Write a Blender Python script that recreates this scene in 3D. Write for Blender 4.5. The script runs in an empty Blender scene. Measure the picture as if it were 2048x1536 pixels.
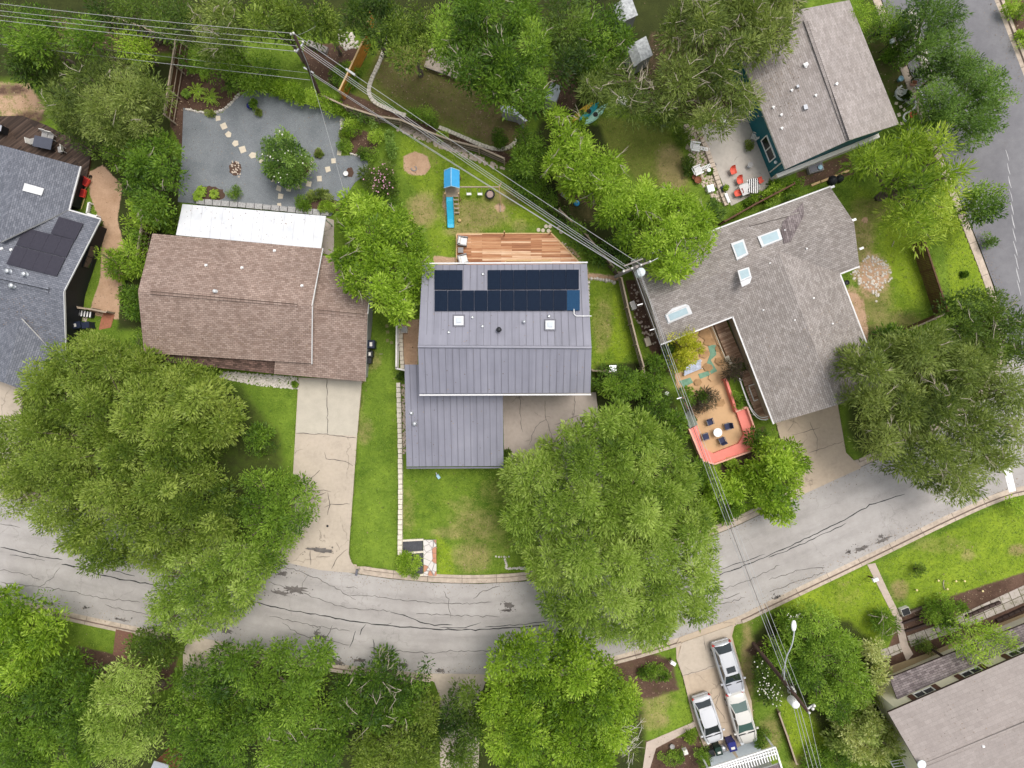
import bpy, math, random
import numpy as np
from mathutils import Vector, Matrix
R = math.radians
random.seed(7)
H, F = 60.0, 24.0 / 36.0 * 2048.0
S = bpy.context.scene
COL = S.collection

def P(px, py, z=0.0):
    """pixel of the survey photograph + height above ground -> place on the plot (metres)"""
    k = (H - z) / F
    return Vector(((px - 1024) * k, (768 - py) * k, z))
def PP(pts, z=0.0):
    return [P(p[0], p[1], p[2] if len(p) > 2 else z) for p in pts]

# ------------------------------------------------------------------ mesh building
class MB:
    def __init__(s):
        s.v, s.f, s.m, s.uv, s.sm = [], [], [], [], []
        s.mi, s.smooth = 0, False
    def face(s, vs, uv=None):
        i = len(s.v)
        s.v += [tuple(v) for v in vs]
        s.f.append(list(range(i, i + len(vs))))
        s.m.append(s.mi); s.uv.append(uv); s.sm.append(s.smooth)
    def shared(s, vs, fs):
        i = len(s.v)
        s.v += [tuple(v) for v in vs]
        for f in fs:
            s.f.append([i + k for k in f]); s.m.append(s.mi); s.uv.append(None); s.sm.append(s.smooth)
    def box(s, c, d, rz=0.0, taper=1.0, rx=0.0, ry=0.0):
        x, y, z = d[0] / 2, d[1] / 2, d[2] / 2
        M = Matrix.Rotation(rz, 3, 'Z') @ Matrix.Rotation(ry, 3, 'Y') @ Matrix.Rotation(rx, 3, 'X')
        c = Vector(c)
        vs = []
        for k, t in ((-1, 1.0), (1, taper)):
            for a, b in ((-1, -1), (1, -1), (1, 1), (-1, 1)):
                vs.append(c + M @ Vector((a * x * t, b * y * t, k * z)))
        s.shared(vs, [(3, 2, 1, 0), (4, 5, 6, 7), (0, 1, 5, 4), (1, 2, 6, 5), (2, 3, 7, 6), (3, 0, 4, 7)])
    def bar(s, a, b, w, h):
        a, b = Vector(a), Vector(b); d = b - a; L = d.length
        if L < 1e-5: return
        d.normalize()
        side = Vector((-d.y, d.x, 0))
        if side.length < 1e-4: side = Vector((1, 0, 0))
        side.normalize(); up = d.cross(side); up.normalize()
        vs = [p + side * (i * w / 2) + up * (j * h / 2) for p in (a, b) for i, j in ((-1, -1), (1, -1), (1, 1), (-1, 1))]
        s.shared(vs, [(3, 2, 1, 0), (4, 5, 6, 7), (0, 1, 5, 4), (1, 2, 6, 5), (2, 3, 7, 6), (3, 0, 4, 7)])
    def prism(s, poly, z0, z1, bottom=False):
        poly = [Vector(p) for p in poly]
        if area2(poly) < 0: poly = poly[::-1]
        top = [Vector((p.x, p.y, z1)) for p in poly]
        bot = [Vector((p.x, p.y, z0)) for p in poly]
        s.face(top, [(p.x, p.y) for p in top])
        n = len(poly)
        for i in range(n):
            j = (i + 1) % n
            L = (bot[j] - bot[i]).length
            s.face([bot[i], bot[j], top[j], top[i]], [(0, z0), (L, z0), (L, z1), (0, z1)])
        if bottom: s.face(bot[::-1])
    def tube(s, pts, r, n=6, cap=True):
        pts = [Vector(p) for p in pts]
        rs = r if isinstance(r, (list, tuple)) else [r] * len(pts)
        if len(rs) != len(pts): rs = list(np.interp(np.linspace(0, 1, len(pts)), np.linspace(0, 1, len(rs)), rs))
        i0 = len(s.v)
        for k, p in enumerate(pts):
            d = pts[min(k + 1, len(pts) - 1)] - pts[max(k - 1, 0)]
            if d.length < 1e-6: d = Vector((0, 0, 1))
            d.normalize()
            a = d.cross(Vector((0, 0, 1)))
            if a.length < 0.05: a = d.cross(Vector((0, 1, 0)))
            a.normalize(); b = d.cross(a)
            for q in range(n):
                t = 2 * math.pi * q / n
                s.v.append(tuple(p + (a * math.cos(t) + b * math.sin(t)) * rs[k]))
        for k in range(len(pts) - 1):
            for q in range(n):
                q2 = (q + 1) % n
                s.f.append([i0 + k * n + q, i0 + k * n + q2, i0 + (k + 1) * n + q2, i0 + (k + 1) * n + q])
                s.m.append(s.mi); s.uv.append(None); s.sm.append(s.smooth)
        if cap:
            for fc in (list(range(i0, i0 + n)), list(range(i0 + (len(pts) - 1) * n, i0 + len(pts) * n))):
                s.f.append(fc); s.m.append(s.mi); s.uv.append(None); s.sm.append(False)
    def lathe(s, c, prof, n=16):
        c = Vector(c); i0 = len(s.v)
        for r, z in prof:
            for q in range(n):
                t = 2 * math.pi * q / n
                s.v.append((c.x + r * math.cos(t), c.y + r * math.sin(t), c.z + z))
        for k in range(len(prof) - 1):
            for q in range(n):
                q2 = (q + 1) % n
                s.f.append([i0 + k * n + q, i0 + k * n + q2, i0 + (k + 1) * n + q2, i0 + (k + 1) * n + q])
                s.m.append(s.mi); s.uv.append(None); s.sm.append(s.smooth)
        for fc in (list(range(i0, i0 + n))[::-1], list(range(i0 + (len(prof) - 1) * n, i0 + len(prof) * n))):
            s.f.append(fc); s.m.append(s.mi); s.uv.append(None); s.sm.append(False)
    def rock(s, c, r, rnd, flat=0.6):
        c = Vector(c)
        a = rnd.uniform(0, 6.28)
        vs = []
        for (x, y, z) in ((1, 0, 0), (.6, .7, .15), (-.2, 1, 0), (-.9, .45, .1), (-.85, -.5, 0), (0, -1, .1), (.75, -.6, 0)):
            q = rnd.uniform(.75, 1.15) * r
            vs.append(c + Vector(((x * math.cos(a) - y * math.sin(a)) * q, (x * math.sin(a) + y * math.cos(a)) * q, z * r * .3)))
        t = []
        for v in vs:
            q = rnd.uniform(.5, .75)
            t.append(c + Vector(((v.x - c.x) * q, (v.y - c.y) * q, r * flat * rnd.uniform(.7, 1.1))))
        n = len(vs)
        s.shared(vs + t, [tuple(range(n, 2 * n))] + [(i, (i + 1) % n, n + (i + 1) % n, n + i) for i in range(n)])
    def build(s, name, mats, parent=None, world=True, origin=None):
        me = bpy.data.meshes.new(name)
        V = np.array(s.v, dtype=float)
        o = bpy.data.objects.new(name, me)
        if parent is None:
            if origin is None:
                lo, hi = V.min(0), V.max(0)
                origin = Vector(((lo[0] + hi[0]) / 2, (lo[1] + hi[1]) / 2, lo[2]))
            o.location = origin; V = V - np.array(origin)
        else:
            o.parent = parent
            if world:
                q = parent; off = Vector((0, 0, 0))
                while q is not None: off += q.location; q = q.parent
                V = V - np.array(off)
        me.from_pydata(V.tolist(), [], s.f)
        if not isinstance(mats, (list, tuple)): mats = [mats]
        for m in mats: me.materials.append(m)
        me.polygons.foreach_set('material_index', s.m)
        me.polygons.foreach_set('use_smooth', s.sm)
        if any(u is not None for u in s.uv):
            ul = me.uv_layers.new(name='UVMap')
            flat = []
            for f, u in zip(s.f, s.uv):
                flat += list(u) if u is not None else [(0, 0)] * len(f)
            ul.data.foreach_set('uv', np.array(flat, dtype=float).ravel())
        me.update()
        COL.objects.link(o)
        return o

def area2(poly):
    return sum(poly[i].x * poly[(i + 1) % len(poly)].y - poly[(i + 1) % len(poly)].x * poly[i].y for i in range(len(poly)))
def inset(poly, d):
    """shrink a polygon of Vectors in plan by d (keeps z)"""
    n = len(poly); sg = 1 if area2(poly) > 0 else -1
    out = []
    for i in range(n):
        a, b, c = poly[i - 1], poly[i], poly[(i + 1) % n]
        e1 = Vector((b.x - a.x, b.y - a.y)); e2 = Vector((c.x - b.x, c.y - b.y))
        e1.normalize(); e2.normalize()
        n1 = Vector((-e1.y, e1.x)) * sg; n2 = Vector((-e2.y, e2.x)) * sg
        m = n1 + n2
        m = m / max(.3, (1 + n1.dot(n2)))
        out.append(Vector((b.x + m.x * d, b.y + m.y * d, b.z)))
    return out
def tag(o, label, cat, group=None):
    o['label'] = label; o['category'] = cat
    if group: o['group'] = group
    return o
def thing(name, label, cat, loc=(0, 0, 0), rz=0.0, group=None):
    o = bpy.data.objects.new(name, None); COL.objects.link(o)
    o.location = loc; o.rotation_euler = (0, 0, rz); o.empty_display_size = .3
    return tag(o, label, cat, group)
def structure(o):
    o['kind'] = 'structure'; return o
def stuff(o, label=None, cat=None):
    o['kind'] = 'stuff'
    if label: tag(o, label, cat)
    return o
def dup(root, loc=None, rz=None, label=None):
    r = root.copy(); COL.objects.link(r)
    if loc is not None: r.location = loc
    if rz is not None: r.rotation_euler = (0, 0, rz)
    if label: r['label'] = label
    for ch in list(root.children):
        c = ch.copy(); COL.objects.link(c); c.parent = r
        for g in list(ch.children):
            d = g.copy(); COL.objects.link(d); d.parent = c
    return r

# ------------------------------------------------------------------ materials
class NT:
    def __init__(s, name):
        s.mat = bpy.data.materials.new(name); s.mat.use_nodes = True
        s.t = s.mat.node_tree; s.t.nodes.clear()
    def n(s, typ, **kw):
        nd = s.t.nodes.new(typ)
        for k, v in kw.items():
            if k.startswith('i_'):
                key = k[2:]
                key = int(key) if key.isdigit() else key.replace('_', ' ')
                nd.inputs[key].default_value = v
            else: setattr(nd, k, v)
        return nd
    def l(s, a, b): s.t.links.new(a, b)
    def math(s, op, a, b=None, clamp=False):
        nd = s.n('ShaderNodeMath', operation=op, use_clamp=clamp)
        for i, x in enumerate((a, b)):
            if x is None: continue
            if isinstance(x, (int, float)): nd.inputs[i].default_value = x
            else: s.l(x, nd.inputs[i])
        return nd.outputs[0]
    def mix(s, fac, a, b, mode='MIX'):
        nd = s.n('ShaderNodeMix', data_type='RGBA', blend_type=mode)
        for i, x in ((0, fac), (6, a), (7, b)):
            if isinstance(x, (int, float)): nd.inputs[i].default_value = x
            elif isinstance(x, (tuple, list)): nd.inputs[i].default_value = (*x, 1) if len(x) == 3 else x
            else: s.l(x, nd.inputs[i])
        return nd.outputs[2]
    def noise(s, scale, detail=4, vec=None, rough=.6, dist=0.0):
        nd = s.n('ShaderNodeTexNoise', i_Scale=scale, i_Detail=detail, i_Roughness=rough, i_Distortion=dist)
        if vec is not None: s.l(vec, nd.inputs['Vector'])
        return nd.outputs['Fac']
    def ramp(s, fac, stops):
        nd = s.n('ShaderNodeValToRGB')
        el = nd.color_ramp.elements
        while len(el) < len(stops): el.new(.5)
        for e, (p, c) in zip(el, stops):
            e.position = p; e.color = (*c, 1) if len(c) == 3 else c
        s.l(fac, nd.inputs[0]); return nd.outputs[0]
    def finish(s, col, rough=.7, spec=.3, metal=0.0, bump=None, bstr=.3, bdist=.02):
        b = s.n('ShaderNodeBsdfPrincipled', i_Roughness=rough, i_Metallic=metal)
        b.inputs['Specular IOR Level'].default_value = spec
        if isinstance(col, (tuple, list)): b.inputs['Base Color'].default_value = (*col, 1)
        else: s.l(col, b.inputs['Base Color'])
        if bump is not None:
            bn = s.n('ShaderNodeBump', i_Strength=bstr, i_Distance=bdist)
            s.l(bump, bn.inputs['Height']); s.l(bn.outputs[0], b.inputs['Normal'])
        o = s.n('ShaderNodeOutputMaterial'); s.l(b.outputs[0], o.inputs[0])
        return s.mat
def sc(c, k): return tuple(max(0, min(1, x * k)) for x in c)
def pos(t): return t.n('ShaderNodeNewGeometry').outputs['Position']
def uvc(t): return t.n('ShaderNodeTexCoord').outputs['UV']

def plain(name, col, rough=.6, var=.12, scale=3.0, spec=.3, metal=0.0, bump=.15):
    t = NT(name); co = t.n('ShaderNodeTexCoord').outputs['Object']
    n1 = t.noise(scale, 5, co); n2 = t.noise(scale * 9, 3, co)
    f = t.math('ADD', t.math('MULTIPLY', n1, .65), t.math('MULTIPLY', n2, .35))
    c = t.ramp(f, [(.3, sc(col, 1 - var)), (.7, sc(col, 1 + var))])
    return t.finish(c, rough, spec, metal, n2, bump, .01)
def shingle(name, c1, c2, w=.34, h=.16, amt=.25, mort=.45):
    t = NT(name); u = uvc(t)
    br = t.n('ShaderNodeTexBrick', offset=.5, squash=1.0)
    t.l(u, br.inputs['Vector'])
    for k, v in (('Scale', 1.0), ('Mortar Size', .012), ('Mortar Smooth', .3), ('Bias', 0.0), ('Brick Width', w), ('Row Height', h)):
        br.inputs[k].default_value = v
    br.inputs['Color1'].default_value = (*c1, 1); br.inputs['Color2'].default_value = (*c2, 1)
    br.inputs['Mortar'].default_value = (*sc(c1, mort), 1)
    g = pos(t)
    big = t.noise(.35, 5, g); med = t.noise(2.2, 5, g); fine = t.noise(30, 2, g)
    st = t.n('ShaderNodeMapping'); st.inputs['Scale'].default_value = (3.0, .25, 1); t.l(u, st.inputs[0])
    streak = t.noise(.8, 4, st.outputs[0])
    v = t.math('ADD', t.math('MULTIPLY', big, .5), t.math('ADD', t.math('MULTIPLY', streak, .35), t.math('MULTIPLY', med, .35)))
    vv = t.ramp(v, [(.35, (1 - amt,) * 3), (.75, (1 + amt * .6,) * 3)])
    c = t.mix(1.0, br.outputs['Color'], vv, 'MULTIPLY')
    fi = t.ramp(fine, [(.3, (.82,) * 3), (.7, (1.15,) * 3)])
    c = t.mix(1.0, c, fi, 'MULTIPLY')
    # worn, darker patches with ragged outlines
    pn = t.noise(.55, 7, g, .7)
    m = t.ramp(pn, [(.60, (0, 0, 0)), (.70, (1, 1, 1))])
    c = t.mix(t.math('MULTIPLY', m, .22), c, sc(c1, .5))
    return t.finish(c, .85, .15, 0, br.outputs['Fac'], .35, .015)
def planks(name, stops, w=2.6, h=.14, gap=.25, rough=.6, rot=0.0, grain=1.0):
    t = NT(name); u = uvc(t)
    if rot:
        mp0 = t.n('ShaderNodeMapping'); mp0.inputs['Rotation'].default_value = (0, 0, rot); t.l(u, mp0.inputs[0]); u = mp0.outputs[0]
    br = t.n('ShaderNodeTexBrick', offset=.37, squash=1.0); t.l(u, br.inputs['Vector'])
    for k, v in (('Scale', 1.0), ('Mortar Size', .006), ('Mortar Smooth', .1), ('Bias', 0.0), ('Brick Width', w), ('Row Height', h)):
        br.inputs[k].default_value = v
    br.inputs['Color1'].default_value = (0, 0, 0, 1); br.inputs['Color2'].default_value = (1, 1, 1, 1); br.inputs['Mortar'].default_value = (.4, .4, .4, 1)
    mp = t.n('ShaderNodeMapping'); mp.inputs['Scale'].default_value = (.6, 7, 1); t.l(u, mp.inputs[0])
    g = t.noise(1.3, 5, mp.outputs[0])
    f = t.math('ADD', t.math('MULTIPLY', br.outputs['Color'], .55), t.math('MULTIPLY', g, .5 * grain))
    c = t.ramp(f, stops)
    c = t.mix(t.math('MULTIPLY', br.outputs['Fac'], 1 - gap), c, (.02, .012, .008))
    return t.finish(c, rough, .25, 0, g, .2, .01)
def leafmat(name, lo, mid, hi, tr=.42):
    t = NT(name)
    lo, mid, hi = (tuple(min(.9, a * b) for a, b in zip(c, k)) for c, k in ((lo, (1.0, 1.08, 1.1)), (mid, (1.2, 1.22, 1.25)), (hi, (1.16, 1.18, 1.3))))
    a = t.n('ShaderNodeAttribute', attribute_name='tint')
    c = t.ramp(a.outputs['Fac'], [(.0, lo), (.5, mid), (1.0, hi)])
    b = t.n('ShaderNodeBsdfPrincipled', i_Roughness=.5)
    b.inputs['Specular IOR Level'].default_value = .35
    t.l(c, b.inputs['Base Color'])
    tl = t.n('ShaderNodeBsdfTranslucent')
    t.l(t.mix(1.0, c, (1.25, 1.2, .6), 'MULTIPLY'), tl.inputs[0])
    mx = t.n('ShaderNodeMixShader', i_Fac=tr)
    t.l(b.outputs[0], mx.inputs[1]); t.l(tl.outputs[0], mx.inputs[2])
    o = t.n('ShaderNodeOutputMaterial'); t.l(mx.outputs[0], o.inputs[0])
    return t.mat
def concrete(name, col, joint=None, var=.15, crack=True):
    t = NT(name); g = pos(t)
    a = t.noise(.45, 6, g, .65); b = t.noise(3.5, 5, g); f = t.noise(40, 2, g)
    v = t.math('ADD', t.math('MULTIPLY', a, .55), t.math('ADD', t.math('MULTIPLY', b, .3), t.math('MULTIPLY', f, .15)))
    c = t.ramp(v, [(.33, sc(col, 1 - var * 1.3)), (.5, col), (.68, sc(col, 1 + var))])
    st = t.ramp(t.noise(.9, 7, g, .72), [(.58, (0, 0, 0)), (.75, (1, 1, 1))])
    c = t.mix(t.math('MULTIPLY', st, .35), c, sc((col[0] * .95, col[1] * .82, col[2] * .7), .62))
    if crack:
        w = t.n('ShaderNodeTexVoronoi', feature='DISTANCE_TO_EDGE', i_Scale=.28)
        wv = t.n('ShaderNodeVectorMath', operation='ADD'); nn = t.n('ShaderNodeTexNoise', i_Scale=1.2, i_Detail=5)
        t.l(g, nn.inputs[0]); sv = t.n('ShaderNodeVectorMath', operation='SCALE', i_Scale=.9); t.l(nn.outputs['Color'], sv.inputs[0])
        t.l(g, wv.inputs[0]); t.l(sv.outputs[0], wv.inputs[1]); t.l(wv.outputs[0], w.inputs['Vector'])
        k = t.ramp(w.outputs[0], [(.0, (1, 1, 1)), (.012, (0, 0, 0))])
        gate = t.ramp(t.noise(.5, 3, g), [(.5, (0, 0, 0)), (.58, (1, 1, 1))])
        c = t.mix(t.math('MULTIPLY', t.math('MULTIPLY', k, gate), .6), c, sc(col, .3))
    return t.finish(c, .85, .2, 0, f, .2, .01)
def kerbmat(name, col):
    t = NT(name); u = uvc(t)
    br = t.n('ShaderNodeTexBrick', offset=0, squash=1.0); t.l(u, br.inputs['Vector'])
    for k, v in (('Scale', 1.0), ('Mortar Size', .02), ('Mortar Smooth', .2), ('Brick Width', 3.05), ('Row Height', 4.0)):
        br.inputs[k].default_value = v
    br.inputs['Color1'].default_value = (*col, 1); br.inputs['Color2'].default_value = (*sc(col, .88), 1); br.inputs['Mortar'].default_value = (*sc(col, .25), 1)
    g = pos(t)
    n = t.ramp(t.noise(2.5, 6, g, .7), [(.3, (.7, .68, .66)), (.65, (1.1, 1.08, 1.05))])
    return t.finish(t.mix(1.0, br.outputs['Color'], n, 'MULTIPLY'), .85, .2, 0, t.noise(30, 3, g), .2, .01)

M = {}
M['shingle_brown'] = shingle('brown_shingles', (.225, .158, .128), (.335, .252, .21))
M['shingle_moss_shade'] = shingle('mossy_shaded_shingles', (.06, .038, .03), (.17, .105, .085), amt=.5)  # moss stain, with the shade on the porch strip put into the colour
M['shingle_blue'] = shingle('blue_grey_shingles', (.125, .132, .155), (.20, .207, .235), w=.3, amt=.16)
M['shingle_grey'] = shingle('grey_brown_shingles', (.235, .205, .185), (.345, .31, .288), w=.36)
M['shingle_light'] = shingle('pale_grey_shingles', (.27, .235, .215), (.36, .32, .30), w=.5, mort=.7)
M['shingle_beige'] = shingle('beige_grey_shingles', (.285, .247, .226), (.32, .28, .257), w=.6, h=.3, amt=.14, mort=.9)
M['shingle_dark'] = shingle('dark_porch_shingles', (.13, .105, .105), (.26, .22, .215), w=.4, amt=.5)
t_ = NT('standing_seam_metal'); g_ = pos(t_)
u_ = uvc(t_); mp_ = t_.n('ShaderNodeMapping'); mp_.inputs['Scale'].default_value = (1.78, .02, 1); t_.l(u_, mp_.inputs[0])
fl_ = t_.n('ShaderNodeVectorMath', operation='FLOOR'); t_.l(mp_.outputs[0], fl_.inputs[0]); wn_ = t_.n('ShaderNodeTexWhiteNoise'); t_.l(fl_.outputs[0], wn_.inputs['Vector'])
mq_ = t_.n('ShaderNodeMapping'); mq_.inputs['Scale'].default_value = (5, .35, 1); t_.l(u_, mq_.inputs[0])
v_ = t_.math('ADD', t_.math('MULTIPLY', t_.noise(.35, 6, g_), .5), t_.math('ADD', t_.math('MULTIPLY', t_.noise(1.0, 5, mq_.outputs[0]), .35), t_.math('MULTIPLY', wn_.outputs['Value'], .16)))
c_ = t_.ramp(v_, [(.32, (.165, .163, .195)), (.5, (.205, .202, .24)), (.7, (.25, .246, .285))])
M['seam'] = t_.finish(c_, .42, .5, .0, t_.noise(2.2, 3, g_), .06, .02)
t_ = NT('white_patio_metal'); g_ = pos(t_)
M['white_roof'] = t_.finish(t_.mix(t_.math('MULTIPLY', t_.ramp(t_.noise(.8, 7, g_, .75), [(.5, (0, 0, 0)), (.72, (1, 1, 1))]), .22), t_.ramp(t_.noise(1.1, 6, g_), [(.3, (.52, .53, .55)), (.6, (.62, .62, .63))]), (.5, .48, .44)), .5, .4)
M['teal'] = plain('teal_siding', (.007, .125, .16), .6, .2, 2)
M['cream'] = plain('cream_wall', (.80, .72, .55), .8, .06)
M['black_wall'] = plain('charcoal_siding', (.018, .018, .022), .6, .2)
M['softwhite'] = plain('matte_white_frame', (.60, .60, .60), .5, .06)
M['curbgrey'] = plain('speckled_grey_concrete', (.36, .35, .345), .9, .5, 9)
M['oldbrick'] = plain('old_brown_brick', (.17, .085, .06), .9, .3, 8)
M['white'] = plain('white_paint', (.80, .79, .77), .5, .06)
M['offwhite'] = plain('offwhite_trim', (.68, .65, .6), .6, .1)
M['greywall'] = plain('grey_siding', (.35, .34, .34), .7, .1)
M['tanwall'] = plain('tan_siding', (.42, .34, .25), .7, .1)
M['darktrim'] = plain('dark_brown_trim', (.05, .03, .025), .6, .2)
M['shutter'] = plain('brown_shutter', (.10, .045, .03), .6, .2)
M['metal'] = plain('galvanised_metal', (.55, .56, .58), .35, .1, 5, .5, .6)
M['gutter'] = plain('white_gutter', (.58, .57, .56), .45, .08)
M['greytrim'] = plain('grey_metal_trim', (.13, .128, .15), .45, .1)
M['black'] = plain('black_rubber', (.015, .015, .017), .6, .2)
M['glass_dark'] = plain('dark_glass', (.012, .018, .02), .08, .1, 2, .8, 0, 0)
M['glass_green'] = plain('green_tinted_glass', (.05, .10, .085), .07, .1, 2, .8, 0, 0)
M['glass_sky'] = plain('skylight_glass', (.36, .46, .49), .12, .12, 1.5, .7, 0, 0)
M['glass_frost'] = plain('frosted_skylight_dome', (.50, .53, .56), .3, .05, 2, .5)
def panelmat(name, a, b, line):
    t = NT(name); u = uvc(t)
    br = t.n('ShaderNodeTexBrick', offset=0, squash=1.0); t.l(u, br.inputs['Vector'])
    for k, v in (('Scale', 1.0), ('Mortar Size', .006), ('Mortar Smooth', .3), ('Brick Width', .17), ('Row Height', .17)):
        br.inputs[k].default_value = v
    br.inputs['Color1'].default_value = (*a, 1); br.inputs['Color2'].default_value = (*b, 1); br.inputs['Mortar'].default_value = (*line, 1)
    return t.finish(br.outputs['Color'], .4, .08)
M['pv_blue'] = panelmat('blue_solar_cells', (.006, .012, .026), (.008, .015, .031), (.012, .021, .04))
M['pv_bright'] = panelmat('bright_blue_solar_cells', (.012, .045, .10), (.014, .052, .11), (.02, .06, .125))
M['pv_black'] = panelmat('black_solar_cells', (.040, .038, .050), (.048, .045, .058), (.055, .052, .064))
M['deckwood'] = planks('cedar_deck_boards', [(.12, (.17, .06, .025)), (.38, (.36, .15, .065)), (.6, (.52, .27, .135)), (.85, (.72, .50, .33))], 2.6, .14)
M['darkdeck'] = planks('dark_deck_boards', [(.2, (.022, .013, .009)), (.6, (.055, .034, .023)), (.9, (.12, .08, .06))], 3, .14, rot=R(-38))
M['boardwalk'] = planks('boardwalk_boards', [(.2, (.20, .11, .065)), (.6, (.38, .235, .15)), (.9, (.52, .36, .25))], 1.3, .13, rot=R(-22))
M['cedar'] = plain('orange_cedar_pickets', (.52, .22, .035), .7, .35, 3)
M['oldwood'] = plain('weathered_fence_wood', (.115, .085, .068), .85, .4, 4)
M['brownwood'] = plain('brown_stained_wood', (.10, .048, .026), .75, .4, 4)
M['railwood'] = plain('pale_weathered_rail', (.34, .27, .20), .85, .25, 4)
M['greywood'] = plain('grey_weathered_wood', (.26, .235, .215), .85, .3, 4)
M['tanwood'] = plain('tan_lumber', (.55, .38, .19), .75, .2, 4)
M['polewood'] = plain('creosote_pole_wood', (.075, .045, .035), .85, .3, 5)
M['greypole'] = plain('grey_pole_wood', (.25, .22, .20), .85, .3, 5)
M['wire'] = plain('aluminium_cable', (.38, .375, .37), .5, .05, 2, .3, 0, 0)
M['darkwire'] = plain('black_cable', (.12, .12, .12), .5, .05, 2, .3, 0, 0)
M['asphalt'] = None
M['concrete'] = concrete('driveway_concrete', (.45, .38, .305))
M['concrete_brown'] = concrete('stained_driveway_concrete', (.45, .36, .27))
M['concrete_grey'] = concrete('old_grey_concrete', (.36, .305, .265))
M['patio'] = concrete('patio_concrete', (.43, .39, .345))
M['path'] = concrete('path_concrete', (.44, .36, .30), crack=False)
M['bluepad'] = concrete('blue_grey_painted_concrete', (.42, .46, .48), crack=False, var=.06)
M['kerb'] = kerbmat('kerb_concrete', (.50, .42, .345))
M['kerbline'] = plain('kerb_joint_dirt', (.10, .07, .055), .9, .3)
M['limestone'] = plain('pale_limestone', (.62, .56, .46), .85, .2, 5)
M['flag'] = plain('pale_flagstone', (.58, .50, .39), .85, .14, 4)
M['whiterock'] = plain('white_limestone_rubble', (.56, .51, .45), .9, .3, 6)
M['riverrock'] = plain('tan_river_rock', (.50, .41, .33), .9, .3, 6)
M['brick'] = plain('red_brick', (.33, .13, .075), .85, .25, 8)
M['coral'] = plain('coral_stucco', (.72, .22, .175), .8, .08, 2)
M['coral_rim'] = plain('pale_coral_rim', (.72, .38, .29), .8, .08, 2)
M['terrace'] = concrete('sand_terrace_floor', (.52, .33, .18), crack=False, var=.08)
M['ochre'] = plain('ochre_flagstone', (.36, .215, .105), .85, .3, 2.5)
M['greenmoss'] = plain('verdigris_pond_stone', (.16, .29, .20), .8, .35, 3)
M['navy'] = plain('navy_fabric', (.035, .04, .085), .8, .2)
M['navybin'] = plain('navy_plastic', (.016, .022, .045), .45, .2)
M['bluebin'] = plain('blue_plastic', (.02, .025, .16), .4, .2)
M['greenbin'] = plain('dark_green_plastic', (.012, .035, .025), .45, .2)
M['blackbin'] = plain('black_plastic', (.02, .021, .024), .45, .2)
M['red'] = plain('red_plastic', (.62, .05, .035), .45, .1)
M['coralchair'] = plain('coral_red_plastic', (.66, .11, .07), .5, .1)
M['playblue'] = plain('blue_tarp', (.06, .36, .68), .6, .08)
M['slideblue'] = plain('bright_blue_plastic', (.03, .42, .62), .3, .08, 2, .5)
M['cushion'] = plain('white_cushion', (.72, .70, .68), .9, .06)
M['wicker'] = plain('grey_wicker', (.26, .25, .25), .8, .2, 12)
M['terracotta'] = plain('rusty_terracotta', (.22, .08, .04), .8, .2)
M['pot'] = plain('grey_pot', (.3, .29, .28), .7, .15)
M['sand'] = plain('play_sand', (.6, .45, .34), .95, .15)
M['carwhite'] = plain('white_car_paint', (.53, .53, .54), .22, .02, 1, .5, 0, 0)
M['carcream'] = plain('cream_car_paint', (.57, .55, .505), .22, .02, 1, .5, 0, 0)
M['carsilver'] = plain('silver_car_paint', (.52, .52, .54), .25, .03, 1, .5, .3, 0)
M['lamp_clear'] = plain('clear_lamp_lens', (.6, .62, .63), .12, .05, 2, .7, 0, 0)
M['lamp_red'] = plain('red_lamp_lens', (.35, .015, .012), .2, .05, 2, .6, 0, 0)
M['yellow'] = plain('yellow_plastic', (.75, .45, .05), .5, .1)
M['tealplastic'] = plain('teal_plastic', (.02, .30, .34), .4, .1)
M['mint'] = plain('mint_plastic', (.35, .60, .48), .5, .1)
M['lightblue'] = plain('pale_blue_plastic', (.35, .55, .66), .5, .1)
M['bark'] = plain('grey_brown_bark', (.13, .10, .075), .9, .3, 6)
M['twig'] = plain('pale_dry_twigs', (.36, .31, .24), .9, .2, 6)
M['deadwood'] = plain('bleached_dead_wood', (.50, .46, .40), .9, .15, 6)
M['mulch'] = plain('dark_mulch', (.085, .05, .036), .95, .5, 9)
M['blossom'] = plain('pale_blossom', (.75, .72, .62), .8, .1)
M['pinkblossom'] = plain('pink_blossom', (.62, .32, .42), .8, .1)
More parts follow.
